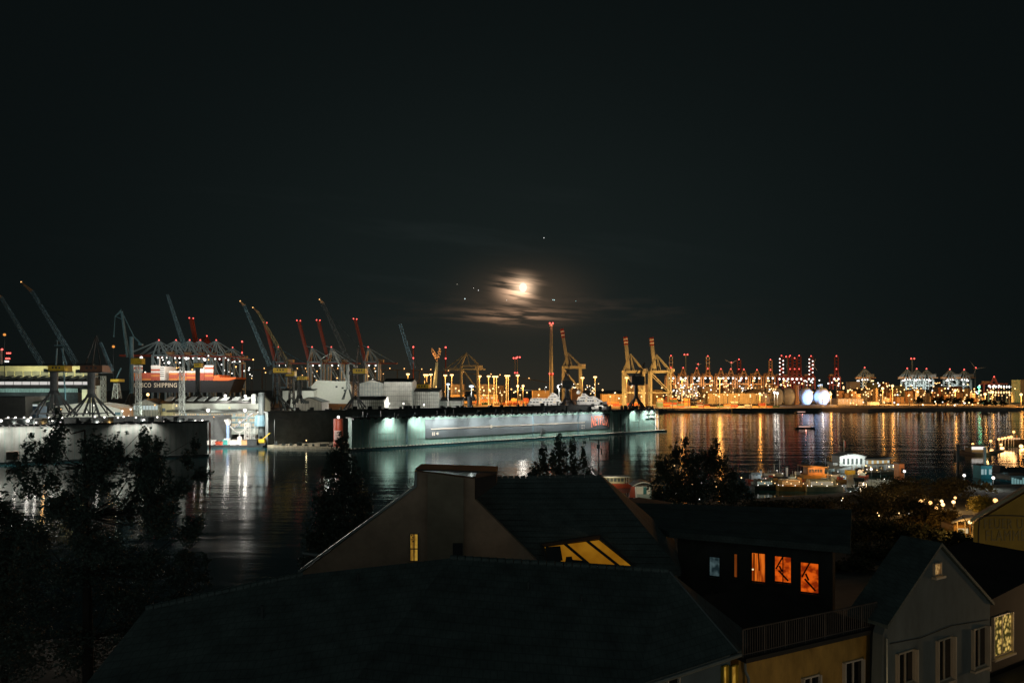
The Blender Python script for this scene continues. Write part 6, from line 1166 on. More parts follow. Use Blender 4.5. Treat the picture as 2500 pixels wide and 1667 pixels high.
# gable house with chimney shaft
Y = 34.5; t = T('gable_house', 'brown plaster gable house with a tall chimney shaft and one lit window', 'house', (-3, 36, GB))
z = lambda py: P(0, py, Y).z
pl = [(737, 1398), (1017, 1188), (1017, 1150), (1159, 1168), (1159, 1218), (1319, 1377)]
pts = [P(x, y, Y) for x, y in pl]; c = pts+[V((pts[-1].x, Y, GB)), V((pts[0].x, Y, GB))]
MB().prism(c, (0, .5, 0)).build('wall', mPLA, t)
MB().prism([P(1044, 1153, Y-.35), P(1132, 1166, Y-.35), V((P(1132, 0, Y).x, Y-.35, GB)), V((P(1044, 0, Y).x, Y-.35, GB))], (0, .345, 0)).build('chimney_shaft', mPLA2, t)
mb = MB(); mb.prism([P(1013, 1148, Y-.5), P(1214, 1155, Y-.5), P(1214, 1151, Y-.5), P(1013, 1144.5, Y-.5)], (0, 2.4, 0)); mb.build('parapet_cap', mDK, t)
MB().prism([P(1159, 1167, Y+.1), P(1212, 1157, Y+.1), P(1212, 1182, Y+.1), P(1159, 1220, Y+.1)], (0, 2, 0)).build('parapet_block', M('dark parapet', (.06, .05, .045), .8), t)
mb = MB(); e0, e1 = pts[0], pts[1]; mb.prism([e0+V((-.15, -.12, 0)), e1+V((0, -.12, 0)), e1+V((0, -.12, .14)), e0+V((-.15, -.12, .14))], (0, .75, 0)); mb.prism([pts[1]+V((-.1, -.1, 0)), pts[2]+V((-.1, -.1, 0)), pts[2]+V((.02, -.1, 0)), pts[1]+V((.02, -.1, 0))], (0, .7, 0)); mb.build('verge_flashing', mGUT, t)
r0, r1 = pts[0], pts[1]; MB().prism([r0+V((0, .5, -.1)), r1+V((0, .5, -.1)), r1+V((0, .5, .05)), r0+V((0, .5, .05))], (0, 3.4, 0)).build('rear_roof', mTILE, t)
g = P(739, 1352, Y+1.5); MB().tube(P(738, 1350, Y+1), P(790, 1357, Y+1), .09, n=8).build('gutter', mGUT, t); MB().tube(P(743, 1352, Y+1), P(734, 1392, Y+1), .05, n=6).build('downpipe', mDK2, t)
def window(parent, o, ax, wd, ht, glow, nm=2, frame=mFRM, fw=.07, sill=True, depth=.12, rail=None):
    """o = lower left corner on the wall, ax = unit vector along the wall"""
    o, ax = V(o), V(ax).normalized(); nrm = V((ax.y, -ax.x, 0)); up = V((0, 0, 1)); mb = MB()
    for u0, u1, v0, v1 in [(0, fw, 0, ht), (wd-fw, wd, 0, ht), (fw, wd-fw, 0, fw), (fw, wd-fw, ht-fw, ht)]+[(wd*k/nm-fw/2, wd*k/nm+fw/2, fw, ht-fw) for k in range(1, nm)]+([(fw, wd-fw, ht*rail-fw/2, ht*rail+fw/2)] if rail else []):
        mb.obox(o+ax*u0+up*v0-nrm*.02, ax*(u1-u0), nrm*(depth+.02 if (u0 == 0 or u1 == wd) else .07), up*(v1-v0))
    f = mb.build('window', frame, parent); mb = MB(); mb.obox(o+ax*fw*.5+up*fw*.5-nrm*.03, ax*(wd-fw), nrm*.035, up*(ht-fw)); mb.build('pane', glow, f)
    if sill: mb = MB(); mb.obox(o-ax*.08-up*.1, ax*(wd+.16), nrm*.2, up*.09); mb.build('sill', frame, f)
    return f
def patterned(name, c1, c2, sc_, s, kind='NOISE', thr=(.4, .6)):
    m = D.materials.new(name); MATS[name] = m; m.use_nodes = True; nt = m.node_tree; nt.nodes.clear(); tc = nt.nodes.new('ShaderNodeTexCoord'); mp = nt.nodes.new('ShaderNodeMapping'); mp.inputs['Scale'].default_value = sc_; nt.links.new(tc.outputs['Object'], mp.inputs[0])
    n = nt.nodes.new('ShaderNodeTexNoise' if kind == 'NOISE' else 'ShaderNodeTexVoronoi'); n.inputs['Scale'].default_value = 1; nt.links.new(mp.outputs[0], n.inputs['Vector']); r = nt.nodes.new('ShaderNodeValToRGB'); e = r.color_ramp.elements; e[0].position, e[1].position = thr; e[0].color = (*c1, 1); e[1].color = (*c2, 1)
    nt.links.new(n.outputs[0], r.inputs[0]); em = nt.nodes.new('ShaderNodeEmission'); em.inputs[1].default_value = s; nt.links.new(r.outputs[0], em.inputs[0]); o = nt.nodes.new('ShaderNodeOutputMaterial'); nt.links.new(em.outputs[0], o.inputs[0]); return m
gY = patterned('curtained amber window', (.62, .36, .05), (.30, .15, .02), (6, 3, 2), .55); gO = patterned('orange curtain window', (.95, .19, .014), (.34, .045, .004), (11, 3, .8), .72); gO2 = patterned('red orange room window', (.90, .125, .007), (.26, .022, .002), (2.4, 2, 2.4), .75)
o = P(1000, 1370, Y-.02); wd = m_(22, Y); ht = m_(69, Y); wf = window(t, o, (1, 0, 0), wd, ht, gY, 2, M('weathered frame', (.30, .26, .2), .6), .05, True, .06, .45)
mb = MB()
for dx, dz in ((.11, 1.32), (.16, 1.22), (.13, 1.12), (.17, 1.02)): mb.tube((o.x+dx, Y-.07, o.z+dz), (o.x+dx, Y-.055, o.z+dz), .035, n=10)
mb.build('hanging_discs', mDK, wf)
MB().box(P(1107, 0, Y).x, Y-.38, P(0, 1372, Y).z, P(1131, 0, Y).x, Y-.352, P(0, 1321, Y).z).build('door', mDK, t)
# lateral house behind with the lit roof glazing
t = T('glazed_roof_house', 'dark tiled house with a yellow lit glazed opening in its roof slope', 'house', (2, 36, GB))
xa, xb, ze, zr = -2.2, 8.4, 29.0, 33.0
A0, A1, R0_, R1_ = V((xa, 34.95, ze)), V((xb, 33.9, ze)), V((xa, 38.2, zr)), V((P(1470, 0, 38.9).x, 38.9, 33.0))
MB().prism([A0, A1, R1_, R0_], (0, 0, -.25)).build('roof', mTILE, t)
mb = MB(); nrm = (A1-A0).cross(R0_-A0).normalized(); nrm = nrm if nrm.z > 0 else -nrm
for k in range(16): p, q = A0.lerp(R0_, k/16)+nrm*.008, A1.lerp(R1_, k/16)+nrm*.008; p2, q2 = A0.lerp(R0_, (k+.92)/16)+nrm*.008, A1.lerp(R1_, (k+.92)/16)+nrm*.008; mb.prism([p, q, q2, p2], nrm*.045)
mb.build('tile_course', mTILE, t)
MB().prism([R1_, A1, V((xb+1.5, 42, ze)), V((R1_.x, 44, zr))], (0, 0, -.2)).build('hip_roof', mTILE, t)
MB().prism([R0_, R1_, V((R1_.x, 44, 29.5)), V((xa, 43, 29.5))], (0, 0, -.2)).build('rear_roof', mTILE, t)
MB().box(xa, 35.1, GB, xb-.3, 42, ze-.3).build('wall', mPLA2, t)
mb = MB(); rr = random.Random(1)
for k in range(22): p = R0_.lerp(R1_, k/22); q = R0_.lerp(R1_, (k+.85)/22); mb.tube(p+V((0, 0, .03)), q+V((0, 0, .05)), .10, n=6)
mb.build('ridge_tile', mTILE, t)
def onroof(px, py, lift=.06): return onplane(px, py, A0, nrm)+nrm*lift
c = [onroof(x, y, .05) for x, y in ((1371, 1371), (1542, 1384), (1462, 1320), (1330, 1337))]; gl = MB().prism(c, nrm*.05).build('roof_glazing', patterned('yellow lit attic room', (.46, .20, .012), (.34, .135, .007), (.9, .9, .9), .5), t)
mb = MB()
for (x0, y0), (x1, y1) in (((1370, 1322), (1441, 1382)), ((1422, 1314), (1512, 1385)), ((1464, 1312), (1551, 1387)), ((1322, 1332), (1468, 1310)), ((1322, 1332), (1336, 1374)), ((1336, 1374), (1552, 1388))): mb.bar(onroof(x0, y0, .14), onroof(x1, y1, .14), .13)
mb.build('rafter', mDK, gl)
mb = MB(); mb.prism([onroof(x, y, .12) for x, y in ((1332, 1338), (1368, 1336), (1374, 1370), (1338, 1376))], nrm*.06); mb.prism([onroof(x, y, .12) for x, y in ((1382, 1362), (1396, 1361), (1398, 1369), (1433, 1372), (1432, 1378), (1380, 1374))], nrm*.05); mb.build('room_furniture', mDK, gl)
MB().prism([onroof(x, y, .2) for x, y in ((1322, 1333), (1466, 1311), (1464, 1319), (1330, 1339))], nrm*.05).build('header_board', M('brown header board', (.16, .09, .05), .8), gl)
t = T('roof_antenna', 'wide T shaped aerial on a pole at the ridge end of the glazed roof house', 'antenna', R1_+V((0, 0, 0))); Yc = R1_.y; u = lambda n: m_(n, Yc)
MB().tube(P(1462, 1166, Yc), P(1462, 1074, Yc), u(1.3), n=6).build('pole', mDK, t); mb = MB(); mb.bar(P(1439, 1074, Yc), P(1487, 1073, Yc), u(1.2)); mb.bar(P(1439, 1067, Yc), P(1487, 1066, Yc), u(.5))
for px in (1439, 1487): mb.bar(P(px, 1065, Yc), P(px, 1076, Yc), u(1.4))
for k in range(12): mb.bar(P(1441+k*4, 1066, Yc), P(1441+k*4, 1074, Yc), u(.35))
mb.bar(P(1462, 1080, Yc), P(1452, 1074, Yc), u(.7)); mb.bar(P(1462, 1080, Yc), P(1472, 1074, Yc), u(.7)); mb.build('crossbar', mDK, t)
MB().box(P(1457, 0, Yc).x, Yc-.1, P(0, 1094, Yc).z, P(1464, 0, Yc).x, Yc+.1, P(0, 1084, Yc).z).build('junction_box', mDK2, t); mb = MB(); mb.bar(P(1468, 1110, Yc), P(1468, 1094, Yc), u(3)); mb.bar(P(1462, 1100, Yc), P(1468, 1101, Yc), u(1)); mb.build('loudspeaker', mDK2, t)
# flat brown roof piece and dark rear mass
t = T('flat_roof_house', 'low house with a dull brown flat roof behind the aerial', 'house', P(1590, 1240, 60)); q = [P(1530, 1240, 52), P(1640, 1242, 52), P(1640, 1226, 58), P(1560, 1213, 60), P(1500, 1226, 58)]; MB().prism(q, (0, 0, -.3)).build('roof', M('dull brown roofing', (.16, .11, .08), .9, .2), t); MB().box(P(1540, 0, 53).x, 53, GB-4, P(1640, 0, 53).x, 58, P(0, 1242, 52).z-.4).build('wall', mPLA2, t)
# house with orange windows
t = T('orange_window_house', 'black walled house with a row of glowing orange windows under a dark flat roof', 'house', (14, 40, GB)); W0, W1 = V((9.6, 39.6, 0)), V((16.9, 36.0, 0)); ax = (W1-W0).normalized(); nr = V((ax.y, -ax.x, 0))
mDW = M('black house wall', (.07, .085, .08), .85, .3, 1); mb = MB(); mb.obox(W0+V((0, 0, GB)), W1-W0, -nr*8, (0, 0, 29.5-GB)); mb.build('wall', mDW, t)
mb = MB(); mb.prism([W0+V((-.6, -.5, 29.5)), W1+V((.6, -.7, 29.5)), W1+V((5, 8, 29.9)), W0+V((-3.5, 7.5, 29.9))], (0, 0, .35)); mb.build('roof', mTILE, t)
def wp(px, py): return onplane(px, py, W0, nr)
for px0, px1, yt, yb_, gl, nm in ((1731, 1759, 1356, 1405, patterned('cold blue window', (.10, .16, .17), (.015, .03, .035), (2, 3, 2), .5), 1), (1791, 1802, 1349, 1409, patterned('dim orange strip window', (.30, .07, .01), (.20, .04, .005), (8, 1, 1), .5), 1), (1834, 1870, 1346, 1418, gO, 1), (1890, 1933, 1354, 1419, gO2, 2), (1953, 2000, 1369, 1444, gO2, 1)):
    a, b = wp(px0, yb_), wp(px1, yb_); f = window(t, a+nr*.01, ax, (b-a).length, wp(px0, yt).z-a.z, gl, nm, mDW, .05, True, .1)
    if px0 > 1860:
        mb = MB(); h = wp(px0, yt).z-a.z; L = (b-a).length; mb.bar(a+nr*.06+ax*.1+V((0, 0, h*.5)), a+nr*.06+ax*L*.5+V((0, 0, h*.98)), .06); mb.bar(a+nr*.06+ax*L*.25+V((0, 0, h*.45)), a+nr*.06+ax*L*.8+V((0, 0, h*.1)), .09); mb.bar(a+nr*.06+ax*L*.3+V((0, 0, h*.62)), a+nr*.06+ax*L*.45+V((0, 0, h*.42)), .08); mb.build('room_beams', M('red brown beams', (.10, .03, .01), .7), f)
    elif px0 > 1810:
        mb = MB(); h = wp(px0, yt).z-a.z; L = (b-a).length; mb.bar(a+nr*.06+ax*.16+V((0, 0, h*.05)), a+nr*.06+ax*.16+V((0, 0, h*.95)), .05); mb.bar(a+nr*.06+ax*L*.55+V((0, 0, h*.4)), a+nr*.06+ax*L*.5+V((0, 0, h*.98)), .05); mb.build('curtain_fold', M('dark orange curtain', (.18, .05, .01), .8), f); MB().ball(a+nr*.1+ax*.1+V((0, 0, h*.42)), .05, 8).build('wall_light', E('small window bulb', (1, .75, .4), 1.2), f)
# foreground roofs
mFR = mTILE
t = T('hip_roof_house', 'big black tiled roof filling the bottom foreground with a thin pale hip edge', 'house', (0, 24, GB)); Ra, Rb = P(1100, 1362, 28.3), P(1635, 1395, 26.2); Ea, Eb = V((7.75, 23.4, 29.0)), V((3.75, 20.75, 29.0)); Ec = V((-2.0, 16.5, 28.0))
MB().face([Ra, Rb, Ea, Eb, Ec, V((-5.4, 20.5, 28.4))]).build('roof', mFR, t); MB().tube(Rb, Ea, .035, n=6).build('hip_flashing', mGUT, t)
MB().prism([Rb, Ea, V((9.5, 26.5, 28.3)), V((6.6, 28.5, 29.2))], (0, 0, -.2)).build('hip_roof', mFR, t)
mb = MB(); mb.tube(Ea+V((.05, -.1, -.05)), Eb+V((.05, -.1, -.05)), .075, n=8); mb.build('gutter', mGUT, t)
mb = MB(); mb.prism([Ea+V((-.2, .2, -.12)), Eb+V((-.2, .2, -.12)), Eb+V((-.2, .2, -9)), Ea+V((-.2, .2, -9))], (-.3, .4, 0)); mb.build('wall', M('dull blue plaster', (.12, .18, .22), .9, .2, 1), t)
fa = (Ea-Eb).normalized(); q = onplane(1740, 1667, Ea+V((-.2, .2, 0)), V((fa.y, -fa.x, 0)));
for px0, px1, yt in ((1760, 1774, 1625), (1780, 1797, 1625), (1625, 1655, 1655)):
    pp = lambda x, y: onplane(x, y, Eb+V((-.2, .2, 0)), V((fa.y, -fa.x, 0))); a, b = pp(px0, 1700), pp(px1, 1700); window(t, a, fa, (b-a).length, pp(px0, yt).z-a.z, gY if px0 > 1700 else M('dark pane', (.02, .025, .03), .15), 1, M('ochre shutter', (.45, .36, .05), .6) if px0 > 1700 else mFRM, .05, False, .1)
mb = MB()
for k in range(26): p = Ra.lerp(Rb, k/26); q = Ra.lerp(Rb, (k+.9)/26); mb.tube(p+V((0, 0, .02)), q+V((0, 0, .04)), .11, n=6)
mb.build('ridge_tile', mTILE, t)
def onhip(px, py): return onplane(px, py, Ra, (Rb-Ra).cross(Eb-Ra).normalized())
for px, py, h in ((1290, 1440, .32), (1420, 1470, .28)): q = onhip(px, py); MB().tube(q-V((0, 0, .1)), q+V((0, 0, h)), .05, n=8).build('vent_pipe', mDK2, t)
t = T('black_roof', 'low black roof at the left foreground under the big tree', 'house', (-7, 22, GB)); La, Lb = P(355, 1487, 23), P(740, 1402, 26); MB().face([La, Lb, Ra, V((-5.4, 20.5, 28.4)), V((-2, 16.5, 28)), V((-8, 13, 26)), V((-13, 15, 27))]).build('roof', mFR, t)
mb = MB()
for k in range(22): p = La.lerp(Lb, k/22); q = La.lerp(Lb, (k+.9)/22); mb.tube(p+V((0, 0, .02)), q+V((0, 0, .04)), .10, n=6)
mb.build('ridge_tile', mTILE, t)
for px, py in ((640, 1500), (874, 1420)): q = onplane(px, py, La, (Lb-La).cross(V((-8, 13, 26))-La).normalized()); MB().tube(q-V((0, 0, .1)), q+V((0, 0, .32)), .05, n=8).build('vent_pipe', mDK2, t)
MB().prism([La, Lb, Lb+V((1, 4, -4)), La+V((-1, 4, -4))], (0, 0, -.2)).build('rear_roof', mFR, t); MB().prism([Lb, Ra, Ra+V((0, 4, -4)), Lb+V((1, 4, -4))], (0, 0, -.2)).build('valley_roof', mFR, t)
for px, py, cc in ((874, 1415, eWHT), (956, 1480, eRED)): pass
# ochre terrace house
O0, O1 = V((8.0, 24.1, 0)), V((14.35, 27.2, 0)); oa = (O1-O0).normalized(); on = V((oa.y, -oa.x, 0)); zt = 28.45
t = T('ochre_house', 'ochre plaster house with a railed roof terrace above the street', 'house', (11, 27, GB)); mOP = stretch(M('stained ochre plaster', (.50, .32, .085), .9, .42, 1.1, 0, .2), (1, 1, .4))
mb = MB(); mb.obox(O0+V((0, 0, GB)), O1-O0, -on*6, (0, 0, zt-GB)); mb.build('wall', mOP, t); mb = MB(); mb.obox(O0+V((0, 0, zt+.003))+on*.35, O1-O0, -on*6.3, (0, 0, .16)); mb.build('terrace_slab', M('dark slab edge', (.04, .04, .037), .8), t)
mb = MB(); L = (O1-O0).length; n = 62
for k in range(n+1): p = O0+(O1-O0)*(k/n)+on*.2+V((0, 0, zt+.16)); mb.bar(p, p+V((0, 0, .98)), .05 if k % 9 == 0 else .022)
for h in (.1, .98): mb.bar(O0+on*.2+V((0, 0, zt+.16+h)), O1+on*.2+V((0, 0, zt+.16+h)), .045)
mb.build('railing', M('rusty railing steel', (.10, .085, .075), .6, .3, 3), t)
op = lambda x, y: onplane(x, y, O0, on)
mDP = M('dark window glass', (.012, .015, .018), .08, .2)
for px0, px1, yt in ((2056, 2103, 1617), (1955, 1997, 1655)): a, b = op(px0, 1705), op(px1, 1705); a.z -= .5; window(t, a+on*.01, oa, (b-a).length, op(px0, yt).z-a.z, mDP, 2, mFRM, .06, True, .14)
t2 = op(1812, 1600); MB().path([t2+on*.12+V((0, 0, -.05)), t2+on*.12+V((.02, 0, -.5)), t2+on*.14+V((.12, 0, -.75)), t2+on*.14+V((.12, 0, -5))], .055, 8).build('downpipe', mGUT, t)
# grey gabled house
g0, ga = V((14.3, 26.2, 0)), V((.868, .497, 0)).normalized(); gn = V((ga.y, -ga.x, 0)); gp = lambda tt, zz: g0+ga*tt+V((0, 0, zz))
t = T('grey_gable_house', 'blue grey gabled house with cream window frames and a tiny lit attic window', 'house', (17, 29, GB)); pz = [gp(-.75, GB), gp(7.77, GB), gp(7.77, 28.6), gp(3.76, 31.53), gp(.08, 28.95), gp(-.12, 28.6)]
MB().prism(pz, -gn*.4).build('wall', stretch(M('blue grey plaster', (.18, .215, .215), .9, .26, .9, 0, .15), (1, 1, .35)), t)
mb = MB()
for p, q in ((gp(.0, 28.85), gp(3.76, 31.58)), (gp(7.9, 28.5), gp(3.76, 31.58))): mb.prism([p+gn*.12, q+gn*.12, q+gn*.12+V((0, 0, .14)), p+gn*.12+V((0, 0, .14))], -gn*1.7)
mb.build('roof', mTILE, t); MB().prism([gp(.4, GB)-gn*.41, gp(7.5, GB)-gn*.41, gp(7.5, 28.4)-gn*.41, gp(.4, 28.4)-gn*.41], -gn*1.6).build('rear_wall', mDW, t)
def gw(px, py): return onplane(px, py, g0, gn)
mCRF = M('cream window frame', (.66, .56, .42), .5, .08, 2)
for px0, px1, yt, yb_ in ((2186, 2228, 1582, 1676), (2284, 2321, 1551, 1667), (2371, 2405, 1525, 1634)):
    a, b = gw(px0, yb_), gw(px1, yb_); f = window(t, a+gn*.005, ga, (b-a).length, gw(px1, yt).z-a.z, mDP, 2, mCRF, .065, True, .13); MB().obox(b-ga*.01+gn*.005, ga*.10, gn*.20, (0, 0, gw(px1, yt).z-b.z)).build('frame_side', mCRF, f)
a, b = gw(2277, 1406), gw(2295, 1406); window(t, a+gn*.005, ga, (b-a).length, gw(2277, 1375).z-a.z, patterned('small attic window', (.55, .33, .12), (.20, .10, .03), (6, 4, 6), .7), 1, mCRF, .05, True, .08)
for px, py in ((2330, 1400),): pass
mb = MB(); mb.tube(gp(-.02, 28.5)+gn*.1, gp(-.02, 18)+gn*.1, .05, n=8); mb.build('downpipe', mGUT, t)
mb = MB(); mb.path([gp(.3, 28.2)+gn*.03, gp(2.4, 28.05)+gn*.03, gp(4.6, 28.15)+gn*.03, gp(7.6, 27.9)+gn*.03], .014, 5); mb.build('cable', mDK, t)
# neighbour with plant window at the right
t = T('plant_window_house', 'dark house front at the right edge with a bright plant filled window', 'house', (24, 33, GB)); h0 = gp(7.8, 0)-gn*.5
MB().prism([h0+V((0, 0, GB)), h0+ga*9+V((0, 0, GB)), h0+ga*9+V((0, 0, 29.3)), h0+V((0, 0, 28.3))], -gn*5).build('wall', M('dark brown front', (.05, .04, .035), .9, .3), t)
hp = lambda x, y: onplane(x, y, h0, gn); a, b = hp(2420, 1606), hp(2467, 1606); window(t, a+gn*.01, ga, (b-a).length, hp(2440, 1500).z-a.z, patterned('plant filled lit window', (.95, .62, .16), (.05, .04, .01), (5, 5, 5), .8, 'VORONOI', (.15, .62)), 2, mCRF, .05, True, .12)
mb = MB(); a = hp(2400, 1648); mb.obox(a+gn*.3, ga*6, gn*.9, (0, 0, -.35)); mb.build('ledge', mDK, t); mb = MB(); a = hp(2405, 1667); mb.obox(a+gn*.2+V((0, 0, -3)), ga*7, -gn*.1, (0, 0, 2.85)); mb.build('shop_front', M('pale shop front', (.4, .36, .28), .8), t)
# graffiti house
Y = 46; t = T('graffiti_house', 'olive yellow house wall painted with large framed lettering at the right edge', 'house', P(2440, 1420, Y)); mOW = M('olive yellow wall', (.19, .16, .038), .9, .30, .35)
c = [P(2376, 1279, Y), P(2500, 1205, Y), P(2580, 1160, Y), V((P(2580, 0, Y).x, Y, GB)), V((P(2378, 0, Y).x, Y, GB))]; MB().prism(c, (1.7, 2.0, 0)).build('wall', mOW, t)
mb = MB(); p, q = P(2368, 1276, Y-.4), P(2580, 1152, Y-.4); mb.prism([p, q, q+V((0, 0, .25)), p+V((0, 0, .2))], (1.9, 2.2, 0)); mb.build('roof', mTILE, t)
mb = MB(); pp = [P(x, y, Y-.03) for x, y in ((2520, 1261), (2470, 1258), (2420, 1258), (2392, 1263), (2389, 1300), (2389, 1335), (2392, 1349), (2440, 1354), (2520, 1364))]; mb.path(pp, .035, 6); mb.build('painted_frame', mDK, t)
mb = MB(); s_ = [(2384, 1355), (2388, 1364), (2396, 1367), (2403, 1362), (2402, 1354), (2399, 1360), (2408, 1366), (2418, 1367), (2424, 1352), (2426, 1366), (2426, 1386), (2428, 1378), (2438, 1370), (2443, 1360), (2439, 1357), (2437, 1363), (2446, 1370), (2455, 1378), (2460, 1370), (2466, 1374), (2470, 1368), (2476, 1374), (2484, 1366), (2486, 1358), (2488, 1374), (2496, 1372), (2506, 1378)]; mb.path([P(x, y, Y-.03) for x, y in s_], .03, 5); mb.build('painted_scroll', mDK, t)
def wall_text(body, x0, x1, y0, y1, mat):
    la, lb = P(x0, y1, Y), P(x1, y0, Y); text_mesh(body, lambda u, v, d: V((la.x+u, Y-.02-d, la.z+v)), lb.x-la.x, lb.z-la.z, .02, None, 0).build('lettering', mat, t)
mGL = M('faded grey lettering', (.15, .15, .09), .9, .15); wall_text('FEUER UND', 2402, 2535, 1266, 1290, mGL); wall_text('FLAMMEN', 2406, 2522, 1294, 1319, mGL); wall_text('HERZ', 2408, 2458, 1392, 1407, M('dark red lettering', (.12, .04, .025), .9))
# street with two lamps lighting the fronts (just outside the frame)
MB().prism([gp(-14, 18)+gn*.5, gp(30, 18)+gn*.5, gp(30, 18)+gn*9, gp(-14, 18)+gn*9], (0, 0, -.2)).build('street', M('cobble street', (.10, .09, .08), .8, .3, 2), kind='structure')
def street_lamp(loc, power, lab, colr=(1, .62, .28)):
    loc = V(loc); t = T('street_lamp', lab, 'street lamp', (loc.x, loc.y, 18)); MB().tube((loc.x, loc.y, 18), loc, .07, .05, 8).build('pole', mDK, t); o = MB().ball(loc, .14, 8).build('lamp_head', eSOD, t); light('POINT', 'lamp_light', loc+V((0, 0, -.3)), colr, power, o, .2)
street_lamp(gp(20, 25.5)+gn*2.6, 520, 'street lamp far along the street front right of the picture')
street_lamp(gp(-5.5, 23.5)+gn*6.5, 110, 'street lamp on the street below the ochre house')
street_lamp((-6, 27, 27.0), 0.01, 'x') if 0 else None

# ------------------------------------------------------------------ near trees
mLEAF = M('night maple leaves', (.075, .115, .095), .65, .4, 1.5)
def leafy(name, label, clusters, trunk, n, ls, leafm, seed=1, flat=.75, lobes=True, cat='tree', limbs=True):
    """clusters: (centre, rx, ry, rz); trunk: list of points from the ground up"""
    rr = random.Random(seed); t = T(name, label, cat, trunk[0]); mb = MB(); R0 = trunk[-1]
    k_ = len(trunk)-1; tr = (V(trunk[-1])-V(trunk[0])).length*.011+.03
    for k in range(k_): mb.tube(trunk[k], trunk[k+1], tr*(1-k/(k_+.6)), tr*(1-(k+1)/(k_+.6)), 8)
    if limbs:
        for c, rx, ry, rz in clusters:
            b = min(trunk[1:], key=lambda p: (V(p)-c).length+max(0, p.z-c.z+.5)*2); m0 = b.lerp(c, .55)+V((0, 0, -.12*(c-b).length)); mb.tube(b, m0, tr*.15, tr*.08, 5); mb.tube(m0, c+V((0, 0, rz*.5)), tr*.08, tr*.02, 5)
    mb.build('trunk', M('night bark', (.035, .03, .025), .9, .3, 3), t)
    wts = [rx*ry*rz for _, rx, ry, rz in clusters]; wts = [w_**.5 for w_ in wts]; mb = MB()
    for (c, rx, ry, rz), w_ in zip(clusters, wts):
        cnt = int(n*w_/sum(wts)); tw = [V((rr.gauss(0, .5), rr.gauss(0, .5), rr.gauss(0, .5))) for _ in range(max(8, cnt//9))]
        for k in range(cnt):
            g_ = rr.choice(tw); p = V((max(-1.15, min(1.15, g_.x+rr.gauss(0, .15)))*rx, max(-1.15, min(1.15, g_.y+rr.gauss(0, .15)))*ry, max(-1.15, min(1.15, g_.z+rr.gauss(0, .15)))*rz))+c
            s_ = ls*rr.uniform(.6, 1.35); a = V((rr.gauss(0, 1), rr.gauss(0, 1), rr.gauss(0, .7))).normalized(); b = V((rr.gauss(0, 1), rr.gauss(0, 1), rr.gauss(0, 1))).cross(a).normalized()
            if lobes: mb.face((p-a*s_, p-b*s_*.35-a*s_*.2, p-b*s_*.75+a*s_*.25, p+a*s_*.15-b*s_*.3, p+a*s_, p+a*s_*.15+b*s_*.3, p+b*s_*.75+a*s_*.25, p+b*s_*.35-a*s_*.2))
            else: mb.face((p-a*s_, p-b*s_*.45, p+a*s_, p+b*s_*.45))
    mb.build('crown', leafm, t); return t
Yt = 28; cl = []; rr = random.Random(31)
def C(px, py, rx, rz, dy=0): cl.append((P(px, py, Yt)+V((0, dy, 0)), m_(rx, Yt), m_(rx, Yt)*1.1, m_(rz, Yt)))
for px, py, rx, rz in ((207, 1040, 22, 42), (185, 1085, 26, 40), (235, 1090, 28, 40), (265, 1095, 18, 34), (285, 1130, 26, 36), (128, 1085, 16, 28), (143, 1115, 22, 30), (83, 1100, 15, 26), (100, 1140, 24, 32), (66, 1125, 12, 18), (333, 1065, 12, 30), (325, 1110, 24, 36), (355, 1085, 13, 30), (394, 1085, 14, 32), (385, 1120, 24, 36), (432, 1092, 12, 28), (425, 1135, 22, 34), (405, 1165, 22, 30),
        (455, 1170, 26, 18), (440, 1195, 26, 20), (470, 1180, 14, 14), (95, 1185, 28, 30), (140, 1175, 34, 34), (190, 1165, 36, 40), (240, 1170, 36, 40), (290, 1185, 32, 34), (340, 1175, 30, 34), (375, 1215, 28, 28), (110, 1235, 28, 26), (85, 1255, 16, 18), (165, 1235, 40, 36), (225, 1250, 44, 40), (285, 1255, 40, 34), (340, 1255, 34, 30), (420, 1240, 30, 24), (455, 1290, 24, 24), (430, 1320, 34, 26), (380, 1290, 34, 28),
        (470, 1345, 16, 18), (475, 1385, 14, 18), (440, 1380, 30, 26), (130, 1300, 40, 34), (195, 1320, 46, 38), (260, 1325, 48, 38), (325, 1325, 44, 36), (385, 1360, 38, 30), (100, 1365, 44, 34), (170, 1400, 52, 38), (245, 1400, 54, 40), (320, 1405, 50, 38), (395, 1430, 40, 30), (452, 1440, 20, 18), (300, 1105, 20, 30), (310, 1150, 26, 30), (362, 1135, 24, 30), (405, 1120, 18, 30), (445, 1125, 14, 26), (385, 1170, 26, 28), (425, 1195, 24, 24), (455, 1230, 20, 20), (410, 1275, 28, 26), (300, 1215, 34, 30), (250, 1130, 24, 34), (215, 1120, 28, 38), (60, 1430, 50, 36), (140, 1475, 54, 36), (230, 1480, 58, 40), (320, 1485, 54, 36), (400, 1490, 44, 26), (90, 1545, 60, 40), (190, 1560, 64, 40), (290, 1560, 60, 36), (60, 1620, 60, 36), (180, 1630, 70, 36)):
    C(px, py, rx*.92, rz*.98, rr.uniform(-1.6, 1.6))
trk = [V((P(215, 0, Yt).x, Yt, 17)), P(215, 1560, Yt), P(212, 1400, Yt), P(210, 1260, Yt), P(208, 1140, Yt), P(207, 1050, Yt)]
leafy('maple_tree', 'large dark maple in the left foreground standing against the lit water', cl, trk, 50000, .072, mLEAF, 3)
Yt = 33; cl = []
for px, py, rx, rz in ((20, 1265, 26, 34), (48, 1290, 24, 34), (-5, 1240, 26, 34), (15, 1330, 46, 40), (60, 1350, 36, 34), (10, 1400, 50, 40), (60, 1440, 44, 36), (10, 1490, 54, 44), (20, 1580, 54, 40), (95, 1310, 18, 22), (-20, 1340, 30, 40)): C(px, py, rx, rz)
